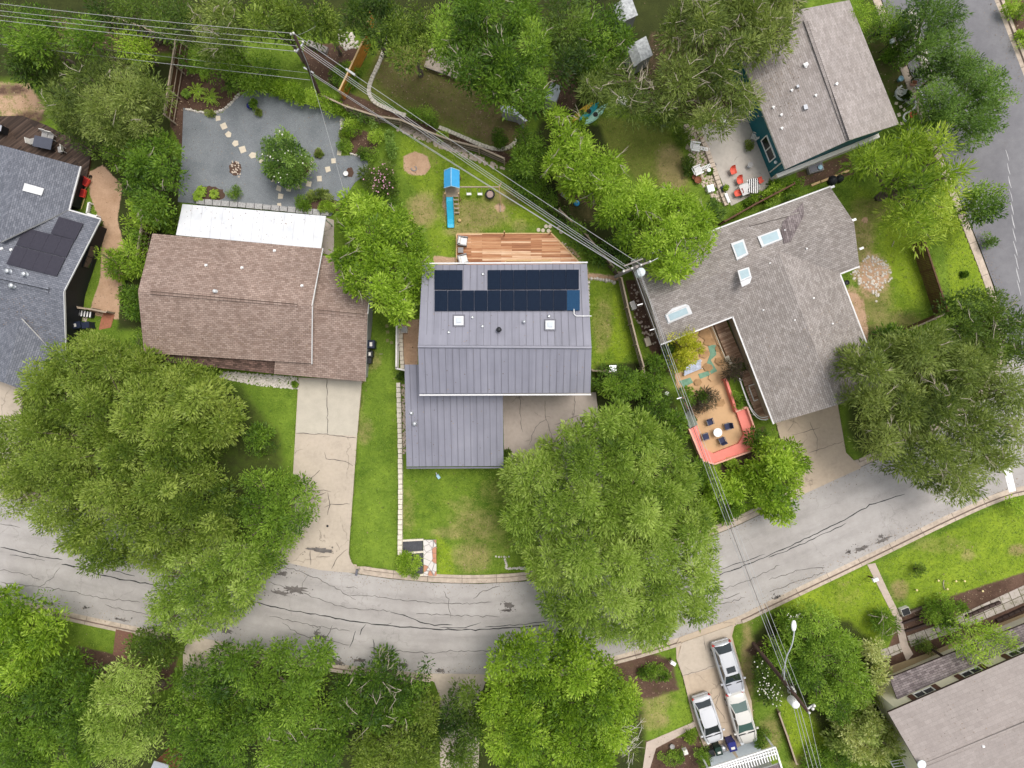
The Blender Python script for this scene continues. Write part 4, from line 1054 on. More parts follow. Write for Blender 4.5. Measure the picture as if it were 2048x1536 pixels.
# ---- E: pale shingle house, upper right
E = house('teal_walled_house', 'pale shingle roofed house with dark teal walls by the concrete patio', (1640, 160))
ee, erz = 3.7, 5.5
e_nw, e_n, e_ne, e_se, e_s, e_sw = (1472, 90, ee), (1604, 18, erz), (1699, 0, ee), (1798, 248, ee), (1699, 280, erz), (1571, 338, ee)
roof(E, [[e_nw, e_sw, e_s, e_n], [e_se, e_ne, e_n, e_s]], M['shingle_light'], .2)
walls(E, [e_nw, e_sw, e_s, e_se, e_ne, e_n], M['teal'], .3)
EW = Slope(e_nw, e_sw, e_s); EE = Slope(e_se, e_ne, e_n)
mb = MB(); EW.slab(mb, [(1607, 40), (1613, 38), (1697, 278), (1692, 280)], 0, .07); EE.slab(mb, [(1615, 42), (1620, 41), (1704, 277), (1699, 279)], 0, .07); mb.build('ridge_vent', M['shingle_light'], E)
arrowvent(E, EW, 1612, 129, 1.1, -20)
for x, y, sl in ((1584, 180, EW), (1632, 190, EW), (1563, 229, EW), (1564, 256, EW), (1547, 214, EW), (1674, 167, EE)): arrowvent(E, sl, x, y, .6, -25)
mb = MB(); EW.slab(mb, [(1607, 210), (1614, 208), (1617, 217), (1609, 219)], 0, .25); mb.build('roof_vent', M['metal'], E)
mb = MB(); EW.slab(mb, [(1593, 170), (1598, 169), (1599, 174), (1594, 175)], 0, .2); mb.build('roof_vent', M['metal'], E)
q = inset(PP([e_nw, e_sw, e_s, e_se, e_ne, e_n]), .3)
wa, wb = q[0], q[1]
box_window(E, wa.lerp(wb, .70), wa.lerp(wb, .89), 1.0, 2.35, .06)
box_window(E, wa.lerp(wb, .25), wa.lerp(wb, .40), 1.0, 2.35, .06)
sa, sb = q[1], q[3]; d = sb - sa; d.z = 0; L_ = d.length; d.normalize(); nn_ = Vector((d.y, -d.x, 0))
mb = MB(); m_ = (sa + sb) / 2 + nn_ * .22; mb.box((m_.x, m_.y, .62), (L_, .34, 1.25), math.atan2(d.y, d.x)); mb.build('stone_skirt', M['offwhite'], E)
mb = MB(); p0 = wb.lerp(wa, .04); p1 = wb.lerp(wa, .13)
mb.box((p0.x - .07, p0.y - .03, 2.0), (.08, .08, 3.1), 0); mb.build('downpipe', M['offwhite'], E)
mb = MB(); pl = wb.lerp(wa, .07); mb.lathe((pl.x - .18, pl.y - .05, 2.2), [(.05, 0), (.13, .06), (.13, .15), (.04, .2)], 10); mb.build('wall_lamp', M['white'], E)

# ---- F: two-storey house, lower right corner
Fh = house('cream_two_storey_house', 'cream walled two storey house with beige shingles and brown shuttered windows', (1960, 1440))
fe, fr_ = 4.9, 6.5
f_nw, f_ne, f_r1, f_r2, f_s1, f_s2 = (1776, 1425, fe), (2330, 1185, fe), (1840, 1536, fr_), (2420, 1305, fr_), (1895, 1690, fe), (2450, 1440, fe)
FN = Slope(f_nw, f_ne, f_r1); FS = Slope(f_s1, f_s2, f_r1)
roof(Fh, [[f_ne, f_nw, f_r1, f_r2], [f_s1, f_s2, f_r2, f_r1]], M['shingle_beige'], .2, edge=M['darktrim'])
Fl = [(1790, 1419, fe), (1856, 1530, fr_), (1911, 1684, fe), f_s2, f_r2, f_ne]
walls(Fh, Fl, M['cream'], .22)
mb = MB(); FN.slab(mb, [(1848, 1527), (2360, 1316), (2362, 1320), (1850, 1531)], 0, .05); FS.slab(mb, [(1850, 1534), (2362, 1323), (2364, 1330), (1853, 1541)], 0, .05); mb.build('ridge_vent', M['shingle_beige'], Fh)
roof(Fh, [[(2330, 1135, 2.7), (1779, 1356, 2.7), (1795, 1400, 3.55), (2345, 1170, 3.55)]], M['shingle_dark'], .16, 'porch_roof', edge=M['darktrim'])
FP = Slope((2330, 1135, 2.7), (1779, 1356, 2.7), (1795, 1400, 3.55))
q = inset(PP(Fl), .22)
fa, fb = q[0], q[5]
for k0 in (.085, .265, .445, .63):
    f_ = box_window(Fh, fb.lerp(fa, 1 - k0 - .068), fb.lerp(fa, 1 - k0), 3.75, 4.55, .06, 'offwhite')
    for kk in (k0 - .012, k0 + .080):
        s0, s1_ = fa.lerp(fb, kk - .0085), fa.lerp(fb, kk + .0085); m_ = (s0 + s1_) / 2; dd = (fb - fa); dd.z = 0; dd.normalize(); no = Vector((-dd.y, dd.x, 0))
        mb = MB(); mb.box((m_.x + no.x * .04, m_.y + no.y * .04, 4.15), ((s1_ - s0).length, .1, .86), math.atan2(dd.y, dd.x)); mb.build('shutter', M['shutter'], f_)
mb = MB(); mb.smooth = True; p = P(1843, 1529, 6.7); mb.lathe(p - Vector((0, 0, .5)), [(.05, 0), (.05, .45), (.33, .5), (.36, .53), (.3, .56), (.02, .57)], 20); mb.build('satellite_dish', M['lightblue'] if False else plain('pale_dish', (.62, .68, .68), .4, .05), Fh)
arrowvent(Fh, FS, 1968, 1494, .7)
for kx, ky in ((1785, 1360), (1895, 1315), (2005, 1270)):
    p = P(kx, ky, 2.6); mb = MB(); mb.box((p.x - .05, p.y - .12, 1.3), (.16, .16, 2.6), R(22)); mb.build('porch_post', M['darktrim'], Fh)

# ---- G: house with a white pergola at the lower edge
G_ = house('white_pergola_house', 'low house with white slatted pergola behind the three parked cars', (1490, 1560))
roof(G_, [[(1560, 1527, 2.6), (1440, 1566, 2.6), (1480, 1690, 3.6), (1600, 1650, 3.6)]], M['shingle_dark'], .18, edge=M['white'])
walls(G_, [(1560, 1530, 2.6), (1440, 1568, 2.6), (1480, 1690, 3.5), (1600, 1652, 3.5)], M['offwhite'], .4)
mb = MB(); z = 2.7
a0, a1, b0, b1 = P(1412, 1538, z), P(1550, 1494, z), P(1422, 1560, z), P(1566, 1540, z)
for u in (0, .14, .3): mb.bar(a0.lerp(b0, u) + Vector((0, 0, .0)), a1.lerp(P(1557, 1512, z), u * 2.2 if u else 0), .12, .16)
for k in range(27):
    p0 = a0.lerp(a1, k / 26); dv = P(1557, 1516, z) - a1
    mb.bar(p0 + dv * .05 + Vector((0, 0, .14)), p0 + dv * .95 + Vector((0, 0, .14)), .07, .1)
mb.bar(a1, P(1566, 1545, z), .14, .18)
mb.build('pergola', M['white'], G_)
for x, y in ((1416, 1537), (1548, 1496)):
    p = P(x, y, 2.6); mb = MB(); mb.box((p.x, p.y, 1.3), (.12, .12, 2.6)); mb.build('pergola_post', M['white'], G_)
sheet('driveway', [(1419, 1513), (1460, 1500), (1470, 1512), (1490, 1536), (1425, 1552)], M['bluepad'], .05, .02)
sheet('driveway', [(1468, 1498), (1508, 1477), (1518, 1490), (1530, 1520), (1485, 1530)], M['bluepad'], .05, .02)
sheet('driveway', [(1458, 1496), (1466, 1494), (1486, 1530), (1474, 1533)], plain('old_brick_strip', (.38, .31, .22), .9, .25, 8), .045, .02)

# ---- small roofs glimpsed between trees
sh = house('garden_shed', 'white roofed garden shed half hidden below the olive tree at top', (1278, 100), 'shed')
roof(sh, [[(1306, 110, 2.2), (1292, 72, 2.2), (1270, 84, 2.7), (1284, 122, 2.7)], [(1254, 96, 2.2), (1268, 134, 2.2), (1284, 122, 2.7), (1270, 84, 2.7)]], plain('leaf_littered_white_roof', (.36, .37, .37), .7, .6, 4), .08)
walls(sh, [(1306, 110, 2.2), (1292, 72, 2.2), (1254, 96, 2.2), (1268, 134, 2.2)], M['greywall'], .1, drop=.1)
sh = house('garden_shed', 'white shed roof at the very top edge of the picture', (1255, 15), 'shed')
roof(sh, [[(1276, 30, 2.2), (1262, -8, 2.2), (1240, 2, 2.6), (1254, 40, 2.6)], [(1226, 12, 2.2), (1240, 50, 2.2), (1254, 40, 2.6), (1240, 2, 2.6)]], plain('leafy_white_roof', (.36, .37, .37), .7, .6, 4), .08)
walls(sh, [(1276, 30, 2.2), (1262, -8, 2.2), (1226, 12, 2.2), (1240, 50, 2.2)], M['greywall'], .1, drop=.1)
sh = house('garden_shed', 'small pale blue roofed shed at edge of the dark tree grove', (1112, 180), 'shed')
roof(sh, [[(1124, 173, 2.2), (1112, 204, 2.2), (1088, 196, 2.5), (1103, 164, 2.5)]], plain('pale_blue_shed_roof', (.50, .53, .60), .5, .1), .08)
walls(sh, [(1124, 173, 2.2), (1112, 204, 2.2), (1088, 196, 2.4), (1103, 164, 2.4)], M['greywall'], .1, drop=.1)
sh = house('tool_shed', 'small white six sided shed roof at edge of brown back lawn', (1024, 220), 'shed')
roof(sh, [[(1001, 211, 1.9), (1002, 222, 1.9), (1012, 225, 1.95), (1034, 230, 1.95), (1050, 243, 1.95), (1055, 241, 1.95), (1034, 222, 2.2), (1024, 212, 2.2)]], plain('white_shed_roof', (.62, .65, .70), .5, .1), .08)
walls(sh, [(1001, 211, 1.9), (1002, 222, 1.9), (1034, 230, 1.9), (1050, 243, 1.9), (1024, 212, 2.1)], M['greywall'], .08, drop=.1)
sh = house('corrugated_shed', 'grey metal shed roof just visible at bottom edge under trees', (315, 1540), 'shed')
roof(sh, [[(300, 1540, 2.4), (308, 1522, 2.4), (336, 1530, 2.6), (340, 1560, 2.6)]], M['metal'], .08)
walls(sh, [(300, 1540, 2.4), (308, 1522, 2.4), (336, 1530, 2.5), (340, 1560, 2.5)], M['brick'], .1, drop=.1)
sh = house('wood_shelter', 'tan board sheet roof leaning at the back of brown lawn', (890, 125), 'shelter')
roof(sh, [[(848, 133, .5), (914, 157, .5), (930, 110, .8), (862, 85, .8)]], plain('tan_board_sheet', (.40, .33, .265), .8, .25, 2), .06)
walls(sh, [(848, 133, .45), (914, 157, .45), (930, 110, .7), (862, 85, .7)], M['greywood'], .12, drop=.06)
# ------------------------------------------------------------------ fences and edgings
def fence(label, px, h=1.8, mat='oldwood', rail='railwood', gap=.02, pw=.14, name='wooden_fence', post_every=2.4, solid=True, group=None, railside=1, picket_var=.04):
    pts = PP(px, 0); rnd = random.Random(label)
    c = pts[len(pts) // 2]; th = thing(name, label, 'fence', (c.x, c.y, 0), 0, group)
    mb = MB(); rl = MB(); acc = 0; posts = []
    for a, b in zip(pts[:-1], pts[1:]):
        L = (b - a).length; d = (b - a).normalized(); no = Vector((-d.y, d.x, 0)) * railside; rz = math.atan2(d.y, d.x)
        n = max(1, int(L / (pw + gap)))
        for i in range(n):
            p = a + d * ((i + .5) * L / n); hh = h + rnd.uniform(-picket_var, picket_var)
            mb.box((p.x, p.y, hh / 2), (pw, .022, hh), rz)
        for zz in (.35, h * .55, h - .18): rl.bar(a + no * .05 + Vector((0, 0, zz)), b + no * .05 + Vector((0, 0, zz)), .045, .09)
        rl.bar(a + no * .02 + Vector((0, 0, h + .03)), b + no * .02 + Vector((0, 0, h + .03)), .13, .04)
        m = max(1, round(L / post_every))
        for i in range(m): posts.append((a.lerp(b, i / m) + no * .11, rz))
    posts.append((pts[-1] + no * .11, rz))
    mb.build('panel', M[mat], th); rl.build('rail', M[rail], th)
    for p, r in posts:
        q = MB(); q.box((p.x, p.y, (h + .05) / 2), (.1, .1, h + .05), r); q.build('post', M[rail], th)
    return th
fence('dark brown fence with pale rails between dirt side yard and gravel yard', [(374, 97), (350, 248)], 2.0, 'brownwood', railside=1)
fence('short dark fence piece beside brown roof under the bright shrub', [(312, 425), (303, 470), (295, 520)], 1.8, 'brownwood', railside=1)
fence('weathered grey fence running out of trees above the gravel yard bed', [(235, 50), (300, 72), (372, 100)], 1.6, 'greywood')
fence('orange cedar board fence beside dark mulch below the wires', [(690, 200), (742, 90)], 1.9, 'cedar', 'tanwood', name='cedar_fence', railside=1, gap=.004)
fence('small orange fence glimpse among trees at top', [(744, 70), (748, 40)], 1.9, 'cedar', 'tanwood', name='cedar_fence')
fence('old dark back fence along the rubble strip behind the playset lawn', [(655, 205), (700, 226), (760, 245), (806, 252), (860, 275), (905, 292), (960, 306), (1010, 328)], 1.5, 'oldwood', railside=-1)
fence('dark back fence running diagonally under the wires toward the utility pole', [(1115, 428), (1170, 480), (1232, 552)], 1.6, 'oldwood')
fence('dark side fence with bulging panels between green strip and grey cross gabled house', [(1237, 560), (1250, 618), (1258, 650), (1268, 690), (1281, 735)], 1.7, 'oldwood', railside=-1)
fence('thin dark fence continuing into bushes right of the metal roofed house', [(1281, 738), (1292, 775), (1302, 805)], 1.4, 'oldwood', railside=-1)
fence('dark brown plank fence between side lawn and street verge', [(1822, 490), (1840, 545), (1855, 590), (1868, 628)], 1.9, 'brownwood', 'brownwood', railside=1, gap=.006)
fence('dark fence corner with pale rails disappearing under the big tree', [(1868, 630), (1845, 640), (1800, 660)], 1.8, 'brownwood')
fence('reddish brown fence between coral chair patio and shingle house', [(1438, 452), (1500, 417), (1575, 378)], 1.6, 'brownwood', 'brownwood')
fence('low brown board edging fence beside bright lawn strip near street lamp pole', [(1551, 1418), (1568, 1465), (1586, 1520)], .7, 'brownwood', 'railwood')
fence('small grey gate fence at right side of the metal roofed house', [(1180, 742), (1205, 744), (1228, 748)], 1.5, 'oldwood', name='gate_fence')
fence('grey painted fence enclosing brown dirt strip left of metal roof', [(798, 640), (797, 738), (818, 742)], 1.3, 'greywood', 'offwhite', name='painted_fence')
fence('dark fence closing the passage between black walled house and red path', [(172, 619), (200, 622), (229, 628)], 1.2, 'brownwood')
fence('low white picket trellis below red wheelbarrow by black wall', [(184, 408), (180, 430), (200, 436)], .5, 'white', 'white', .1, .06, 'trellis_fence')
def edging(label, px, n, r=.17, mat='limestone', name='stone_edging', h=.22, seed=0, cat='edging', wall=False):
    pts = smoothline(PP(px, 0), 2); rnd = random.Random(seed)
    L = sum((b - a).length for a, b in zip(pts[:-1], pts[1:])); mb = MB(); acc = 0; step = L / n; nxt = step / 2
    for a, b in zip(pts[:-1], pts[1:]):
        s = (b - a).length
        while nxt <= acc + s:
            p = a.lerp(b, (nxt - acc) / max(s, 1e-6)); d = b - a
            if wall: mb.box((p.x, p.y, h / 2), (step * .94, r * 2 * rnd.uniform(.9, 1.1), h * rnd.uniform(.93, 1.05)), math.atan2(d.y, d.x) + rnd.uniform(-.03, .03), .95)
            else: mb.rock((p.x + rnd.uniform(-.04, .04), p.y + rnd.uniform(-.04, .04), 0), r * rnd.uniform(.8, 1.25), rnd, h / r * .8)
            nxt += step
        acc += s
    return tag(mb.build(name, M[mat]), label, cat)
edging('pale limestone block wall between green lawn strip and metal roofed garage', [(798, 765), (800, 830), (802, 920), (802, 1020), (801, 1108)], 34, .19, 'limestone', 'stone_wall', .45, 1, 'wall', True)
edging('short pale stone row inside the grey painted fence', [(802, 642), (803, 690), (806, 738)], 11, .17, 'limestone', 'stone_wall', .35, 2, 'wall', True)
edging('white stone curve around fern bed at top left of gravel yard', [(372, 219), (400, 225), (432, 227), (455, 215), (473, 196), (482, 185)], 30, .14, 'whiterock', seed=3)
edging('white stone arc around mulch ring under small gravel yard tree', [(605, 356), (620, 347), (625, 330), (622, 318)], 12, .14, 'whiterock', seed=4)
edging('short white stone row at right edge of gravel yard', [(684, 238), (682, 262)], 6, .14, 'whiterock', seed=5)
edging('white stone row under shrub beside right stepping stones', [(700, 308), (722, 314)], 6, .14, 'whiterock', seed=6)
edging('curved grey paver edging on the brown lawn beside the orange fence', [(778, 72), (762, 120), (740, 165), (737, 190), (752, 208), (785, 222), (812, 232)], 30, .17, 'limestone', 'paver_edging', .15, 7, wall=True)
edging('curved grey paver edging at lower rim of the brown lawn', [(878, 255), (920, 272), (965, 293), (1000, 301), (1022, 294), (1034, 280)], 26, .17, 'limestone', 'paver_edging', .15, 8, wall=True)
edging('grey white concrete block curb along the gravel yard behind patio cover', [(395, 404), (470, 410), (560, 418), (660, 428)], 16, .24, 'curbgrey', 'block_curb', .3, 9, 'curb', True)
edging('low retaining wall of tan blocks along coral chair patio', [(1395, 262), (1412, 300), (1425, 335), (1440, 380), (1452, 412)], 18, .2, 'riverrock', 'stone_wall', .3, 10, 'wall', True)
edging('white stones along the house side of green strip', [(1177, 562), (1176, 600), (1177, 625)], 10, .16, 'whiterock', seed=11)
edging('white stones along the top of green strip right of metal roof', [(1180, 557), (1205, 558), (1232, 566)], 9, .17, 'whiterock', seed=12)
edging('thin white stone remnant on front lawn beside the big tree', [(990, 1113), (1020, 1114)], 6, .1, 'whiterock', h=.1, seed=13)
edging('scattered white stones trailing into shade of the big front tree', [(1010, 1118), (1014, 1130), (1012, 1138), (1030, 1137), (1050, 1136)], 18, .12, 'whiterock', h=.12, seed=14)
edging('timber bed edging beside the paved porch walk', [(1930, 1232), (1975, 1212), (1998, 1203)], 6, .12, 'darktrim', 'timber_edging', .3, 15, wall=True)
edging('timber bed edging in two pieces near right edge of picture', [(1990, 1240), (2030, 1222), (2048, 1214)], 5, .12, 'darktrim', 'timber_edging', .3, 16, wall=True)
edging('tan lumber beams laid along mulch below the pale stone skirt', [(1620, 372), (1660, 357), (1698, 341)], 4, .1, 'tanwood', 'lumber_edging', .2, 17, wall=True)
edging('brick edging along base of teal walled house', [(1545, 358), (1590, 338), (1612, 328)], 14, .1, 'tanwood', 'lumber_edging', .2, 18, wall=True)
edging('curved white hose like edging around raised bed by red wheelbarrow lawn', [(1803, 172), (1790, 182), (1792, 196), (1806, 202), (1828, 196), (1832, 212), (1822, 222)], 30, .07, 'white', 'bed_edging', .12, 19, wall=True)
edging('curved white bed edging around red flower pot', [(1825, 221), (1808, 228), (1805, 238), (1812, 244)], 14, .07, 'white', 'bed_edging', .12, 20, wall=True)
edging('curved metal bed edging along shrub under round tree', [(1828, 176), (1838, 178), (1844, 192), (1848, 205)], 14, .06, 'metal', 'bed_edging', .12, 21, wall=True)
def rubble(label, poly, n, r0, r1, mat, seed, name='rubble', cat='stones'):
    rnd = random.Random(seed); xs = [p[0] for p in poly]; ys = [p[1] for p in poly]; mb = MB(); k = 0; tries = 0
    while k < n and tries < n * 30:
        tries += 1; x, y = rnd.uniform(min(xs), max(xs)), rnd.uniform(min(ys), max(ys))
        if not inpoly(np.array([x]), np.array([y]), poly)[0]: continue
        p = P(x, y); mb.rock((p.x, p.y, 0), rnd.uniform(r0, r1), rnd, .5); k += 1
    return stuff(mb.build(name, M[mat]), label, cat)
rubble('white rubble heap scattered on worn lawn right of grey house', [(1698, 552), (1722, 528), (1738, 506), (1755, 512), (1776, 524), (1786, 550), (1776, 572), (1764, 578), (1752, 606), (1744, 584), (1722, 572)], 190, .04, .15, 'whiterock', 1)
rubble('tan rubble strip along foot of the old back fence', [(800, 250), (850, 268), (930, 300), (1010, 338), (985, 335), (900, 302), (830, 275), (795, 262)], 260, .06, .2, 'riverrock', 2)
rubble('river rock bed between patio wall and worn lawn', [(1368, 250), (1392, 255), (1420, 310), (1450, 410), (1425, 395), (1400, 370), (1378, 330)], 420, .05, .17, 'riverrock', 3)
rubble('white gravel bed along the front of brown house', [(440, 742), (596, 755), (596, 778), (520, 772), (440, 755)], 900, .05, .12, 'whiterock', 4)
rubble('river rocks in narrow strip beside metal roofed garage', [(804, 770), (811, 770), (815, 900), (806, 912)], 160, .06, .13, 'riverrock', 5)
rubble('pale stones below trees along the side street garden', [(1826, 10), (1840, 60), (1860, 130), (1880, 160), (1850, 150), (1830, 100), (1815, 20)], 160, .07, .22, 'whiterock', 6)
rubble('pebble pad below louvred bench beside black walled house', [(138, 612), (172, 620), (175, 650), (160, 662), (133, 655)], 220, .05, .1, 'riverrock', 7)
rubble('white rocks in dark mulch at top by the orange fence', [(680, 60), (710, 70), (720, 95), (690, 100), (675, 80)], 70, .06, .18, 'whiterock', 8)
rubble('wood chip heap on gravel with white stones', [(460, 322), (476, 322), (486, 345), (478, 356), (462, 350)], 60, .04, .12, 'riverrock', 9)
rubble('dry river rock strip below fence of cross gabled house', [(1252, 560), (1268, 565), (1300, 650), (1316, 690), (1295, 690), (1270, 640)], 60, .05, .14, 'riverrock', 10)
rubble('rust coloured leaf scraps around diagonal deck corner', [(1112, 480), (1130, 485), (1165, 530), (1150, 525)], 50, .03, .1, 'riverrock', 11)

def slab_poly(mb, px, z0, z1):
    mb.prism(PP(px), z0, z1)
def poly_around(x, y, r, n, rnd, sq=1.0, rot=0.0):
    return [(x + r * rnd.uniform(.8, 1.15) * math.cos(rot + 2 * math.pi * i / n), y + sq * r * rnd.uniform(.8, 1.15) * math.sin(rot + 2 * math.pi * i / n)) for i in range(n)]
rnd = random.Random(21)
for x, y, r in ((437, 237, 6.5), (448, 253, 7.5), (458, 270, 7), (471, 287, 7), (486, 299, 8.5), (506, 311, 8), (523, 323, 6), (546, 360, 6), (558, 377, 7), (577, 377, 7.5), (598, 373, 7), (618, 368, 7.5), (639, 358, 7.5), (656, 339, 8), (667, 322, 6.5), (679, 306, 7), (562, 393, 7), (559, 411, 6)):
    mb = MB(); slab_poly(mb, poly_around(x, y, r, rnd.choice((4, 4, 4, 5)), rnd, 1, rnd.uniform(.4, 1.1)), 0, .065)
    tag(mb.build('stepping_stone', M['flag']), 'pale flagstone stepping stone in curved row across the grey gravel', 'stepping stone', 'stepping stones in the gravel yard')
for x, y in ((1077, 460), (1086, 461), (1097, 462), (1092, 453), (1100, 453), (1117, 456), (1122, 464)):
    p = P(x, y); mb = MB(); mb.smooth = True; mb.lathe(p, [(.17, 0), (.17, .07), (.16, .085)], 14)
    tag(mb.build('log_slice', M['flag']), 'round pale log slice set in ground near the deck corner', 'stepping stone', 'round log slices by the deck corner')
for x, y, r in ((1792, 207, 4), (1801, 214, 4), (1808, 220, 3.5), (1797, 230, 5), (1803, 247, 4), (1797, 176, 4)):
    mb = MB(); slab_poly(mb, poly_around(x, y, r, 4, rnd, 1, rnd.uniform(0, 1)), 0, .06)
    tag(mb.build('stepping_stone', M['flag']), 'tan stepping stone in the small garden right of pale roof', 'stepping stone', 'stepping stones beside the pale roof')
for x, y in ((774, 652), (775, 664), (775, 681), (783, 685)):
    mb = MB(); slab_poly(mb, poly_around(x, y, 4.5, 4, rnd, 1, .78), 0, .02)
    tag(mb.build('stepping_stone', plain('mossy_paver', (.20, .19, .08), .9, .3) if 'mossp' not in M else M['mossp']), 'mossy square paver sunk in lawn strip below the tree', 'stepping stone', 'mossy pavers in the lawn strip')
# stone steps by the kerb, with its two black gravel beds
t = NT('white_red_flagging'); g = pos(t); vo = t.n('ShaderNodeTexVoronoi', i_Scale=1.7); t.l(g, vo.inputs['Vector']); ve = t.n('ShaderNodeTexVoronoi', feature='DISTANCE_TO_EDGE', i_Scale=1.7); t.l(g, ve.inputs['Vector'])
sc_ = t.n('ShaderNodeSeparateColor'); t.l(vo.outputs['Color'], sc_.inputs[0])
c = t.mix(t.math('GREATER_THAN', sc_.outputs[0], .80), (.68, .64, .60), (.50, .20, .10)); c = t.mix(t.ramp(ve.outputs[0], [(.0, (1, 1, 1)), (.05, (0, 0, 0))]), c, (.12, .10, .09)); c = t.mix(t.math('MULTIPLY', t.noise(4, 5, g), .45), c, (.36, .31, .28))
M['flagging'] = t.finish(c, .85, .2)
th = thing('stone_steps', 'white and rust flagstone steps rising from the kerb in front lawn', 'steps', tuple(P(858, 1115)))
for i, (y0, y1) in enumerate(((1151, 1140), (1140, 1126), (1126, 1115), (1115, 1104), (1104, 1092), (1092, 1079))):
    mb = MB(); slab_poly(mb, [(847.5, y0), (873, y0), (873, y1), (847.5, y1)], -.1, .05 + .045 * i); mb.build('step', M['flagging'], th)
th = thing('planter_bed', 'black gravel bed framed by pale stone left of the flagstone steps', 'planter', tuple(P(826, 1090)))
mb = MB(); slab_poly(mb, [(806, 1083), (846, 1081), (846, 1148), (806, 1150)], -.1, .035); mb.build('gravel_fill', plain('black_gravel', (.07, .07, .078), .95, .45, 12), th)
for a, b in (((804, 1081), (847, 1079)), ((804, 1107), (847, 1103)), ((838, 1150), (847, 1149))): mb = MB(); mb.bar(P(*a, .09), P(*b, .09), .16, .2); mb.build('stone_frame', M['limestone'], th)

# ------------------------------------------------------------------ decks, terrace
def deck(label, poly, z, mat, name='wooden_deck', uvrot=0):
    q = PP(poly); c = P(sum(p[0] for p in poly) / len(poly), sum(p[1] for p in poly) / len(poly))
    th = thing(name, label, 'deck', (c.x, c.y, 0)); mb = MB(); mb.prism(q, z - .05, z); mb.build('boards', M[mat], th)
    mb = MB(); qi = inset(q, .06); mb.prism(qi, 0, z - .052); mb.build('skirt', M['brownwood'], th); return th
dk = deck('new orange cedar deck with cut diagonal corner behind the metal roofed house', [(914, 468), (1104, 468), (1143, 508), (1163, 530), (1163, 545), (914, 545)], .35, 'deckwood', 'cedar_deck')
mb = MB(); p0, p1, p2 = P(914, 468, .36), P(1104, 468, .36), P(1163, 530, .36)
mb.bar(p0 + Vector((0, .05, 0)), p1 + Vector((0, .05, 0)), .09, .06); mb.bar(p1, p2, .09, .06); mb.bar(p0 + Vector((-.05, 0, 0)), P(914, 545, .36) + Vector((-.05, 0, 0)), .09, .06); mb.build('border_board', M['tanwood'], dk)
for x, y, h in ((1009, 470, 1.5), (1100, 468, 1.1), (1011, 525, .5)):
    p = P(x, y, .35); mb = MB(); mb.box((p.x, p.y, .35 + h / 2), (.1, .1, h)); mb.build('post', M['tanwood'], dk)
mb = MB(); mb.bar(P(1012, 521, .38), P(1100, 521, .38), .12, .08); mb.bar(P(1102, 517, .38), P(1102, 528, .38), .12, .08); mb.build('step_frame', M['tanwood'], dk)
deck('dark weathered deck behind the black walled blue grey house', [(-60, 236), (50, 234), (100, 254), (188, 302), (177, 360), (155, 395), (-60, 380)], .3, 'darkdeck')
bw = deck('brown boardwalk bridge in the ochre courtyard beside the grey house', [(1425, 648), (1449, 640), (1486, 724), (1458, 730)], .35, 'boardwalk', 'boardwalk')
mb = MB(); mb.bar(P(1423, 650, .42), P(1454, 724, .42), .06, .1); mb.bar(P(1454, 712, .45), P(1462, 728, .45), .28, .08); mb.build('rail', M['limestone'], bw)
bw = deck('brown ramp curving along grey house wall with white handrails', [(1478, 745), (1496, 738), (1513, 770), (1524, 800), (1540, 826), (1536, 838), (1522, 838), (1510, 828), (1500, 806), (1488, 775)], .3, 'boardwalk', 'access_ramp')
for off in (0, 5):
    pts = smoothline(PP([(1478 + off * .2, 756), (1488 + off * .2, 785), (1498 + off * .3, 812), (1508 + off * .4, 830 - off * .6), (1522, 840 - off * .8), (1536, 838 - off)], 1.0 - off * .06), 2); mb = MB(); mb.tube(pts, .04, 6); mb.build('handrail', M['white'], bw)
for x, y in ((1480, 760), (1493, 800), (1507, 830), (1528, 840)):
    mb = MB(); p = P(x, y, .5); mb.box((p.x, p.y, .5), (.05, .05, 1.0)); mb.build('post', M['white'], bw)
mb = MB(); mb.bar(P(1497, 772, .6), P(1512, 767, .6), .08, .1); mb.bar(P(1498, 775, .6), P(1508, 802, .6), .08, .1); mb.bar(P(1508, 802, .6), P(1516, 799, .6), .08, .1); mb.build('bed_frame', M['offwhite'], bw)
ter = thing('coral_terrace', 'sand floored terrace wrapped by a coral red stucco bench wall', 'terrace', tuple(P(1440, 860)))
mb = MB(); slab_poly(mb, [(1378, 815), (1395, 840), (1383, 855), (1404, 905), (1423, 908), (1476, 888), (1487, 868), (1473, 822), (1452, 760), (1438, 766), (1405, 790)], -.05, .09); mb.build('floor', M['terrace'], ter)
outer = [(1377, 858), (1391, 850), (1405, 895), (1423, 906), (1474, 886), (1485, 868), (1470, 824), (1490, 815), (1510, 870), (1497, 901), (1427, 926), (1404, 920)]
mb = MB(); slab_poly(mb, outer, 0, .45); mb.build('bench', M['coral'], ter)
mb = MB()
for a, b in zip([(1376, 857), (1403, 921), (1427, 927), (1498, 902), (1511, 870), (1491, 814)], [(1403, 921), (1427, 927), (1498, 902), (1511, 870), (1491, 814), (1469, 823)]):
    mb.bar(P(*a, .42), P(*b, .42), .13, .84)
mb.build('parapet', M['coral_rim'], ter)
mb = MB(); mb.bar(P(1471, 824, .4), P(1450, 760, .4), .2, .8); mb.bar(P(1450, 760, .4), P(1446, 758, .4), .2, .8); mb.build('low_wall', M['coral'], ter)
th = thing('garden_box', 'dark green lidded box beside coral terrace under the cables', 'box', tuple(P(1374, 832)))
mb = MB(); q = [(1366, 830), (1379, 818), (1391, 848), (1376, 854)]; slab_poly(mb, q, 0, .5); mb.build('body', plain('grey_green_box', (.12, .14, .11), .8, .2), th)
mb = MB(); mb.prism(inset(PP(q), -.04), .5, .56); mb.build('lid', plain('grey_green_lid', (.17, .19, .15), .8, .15), th)
rnd = random.Random(5)
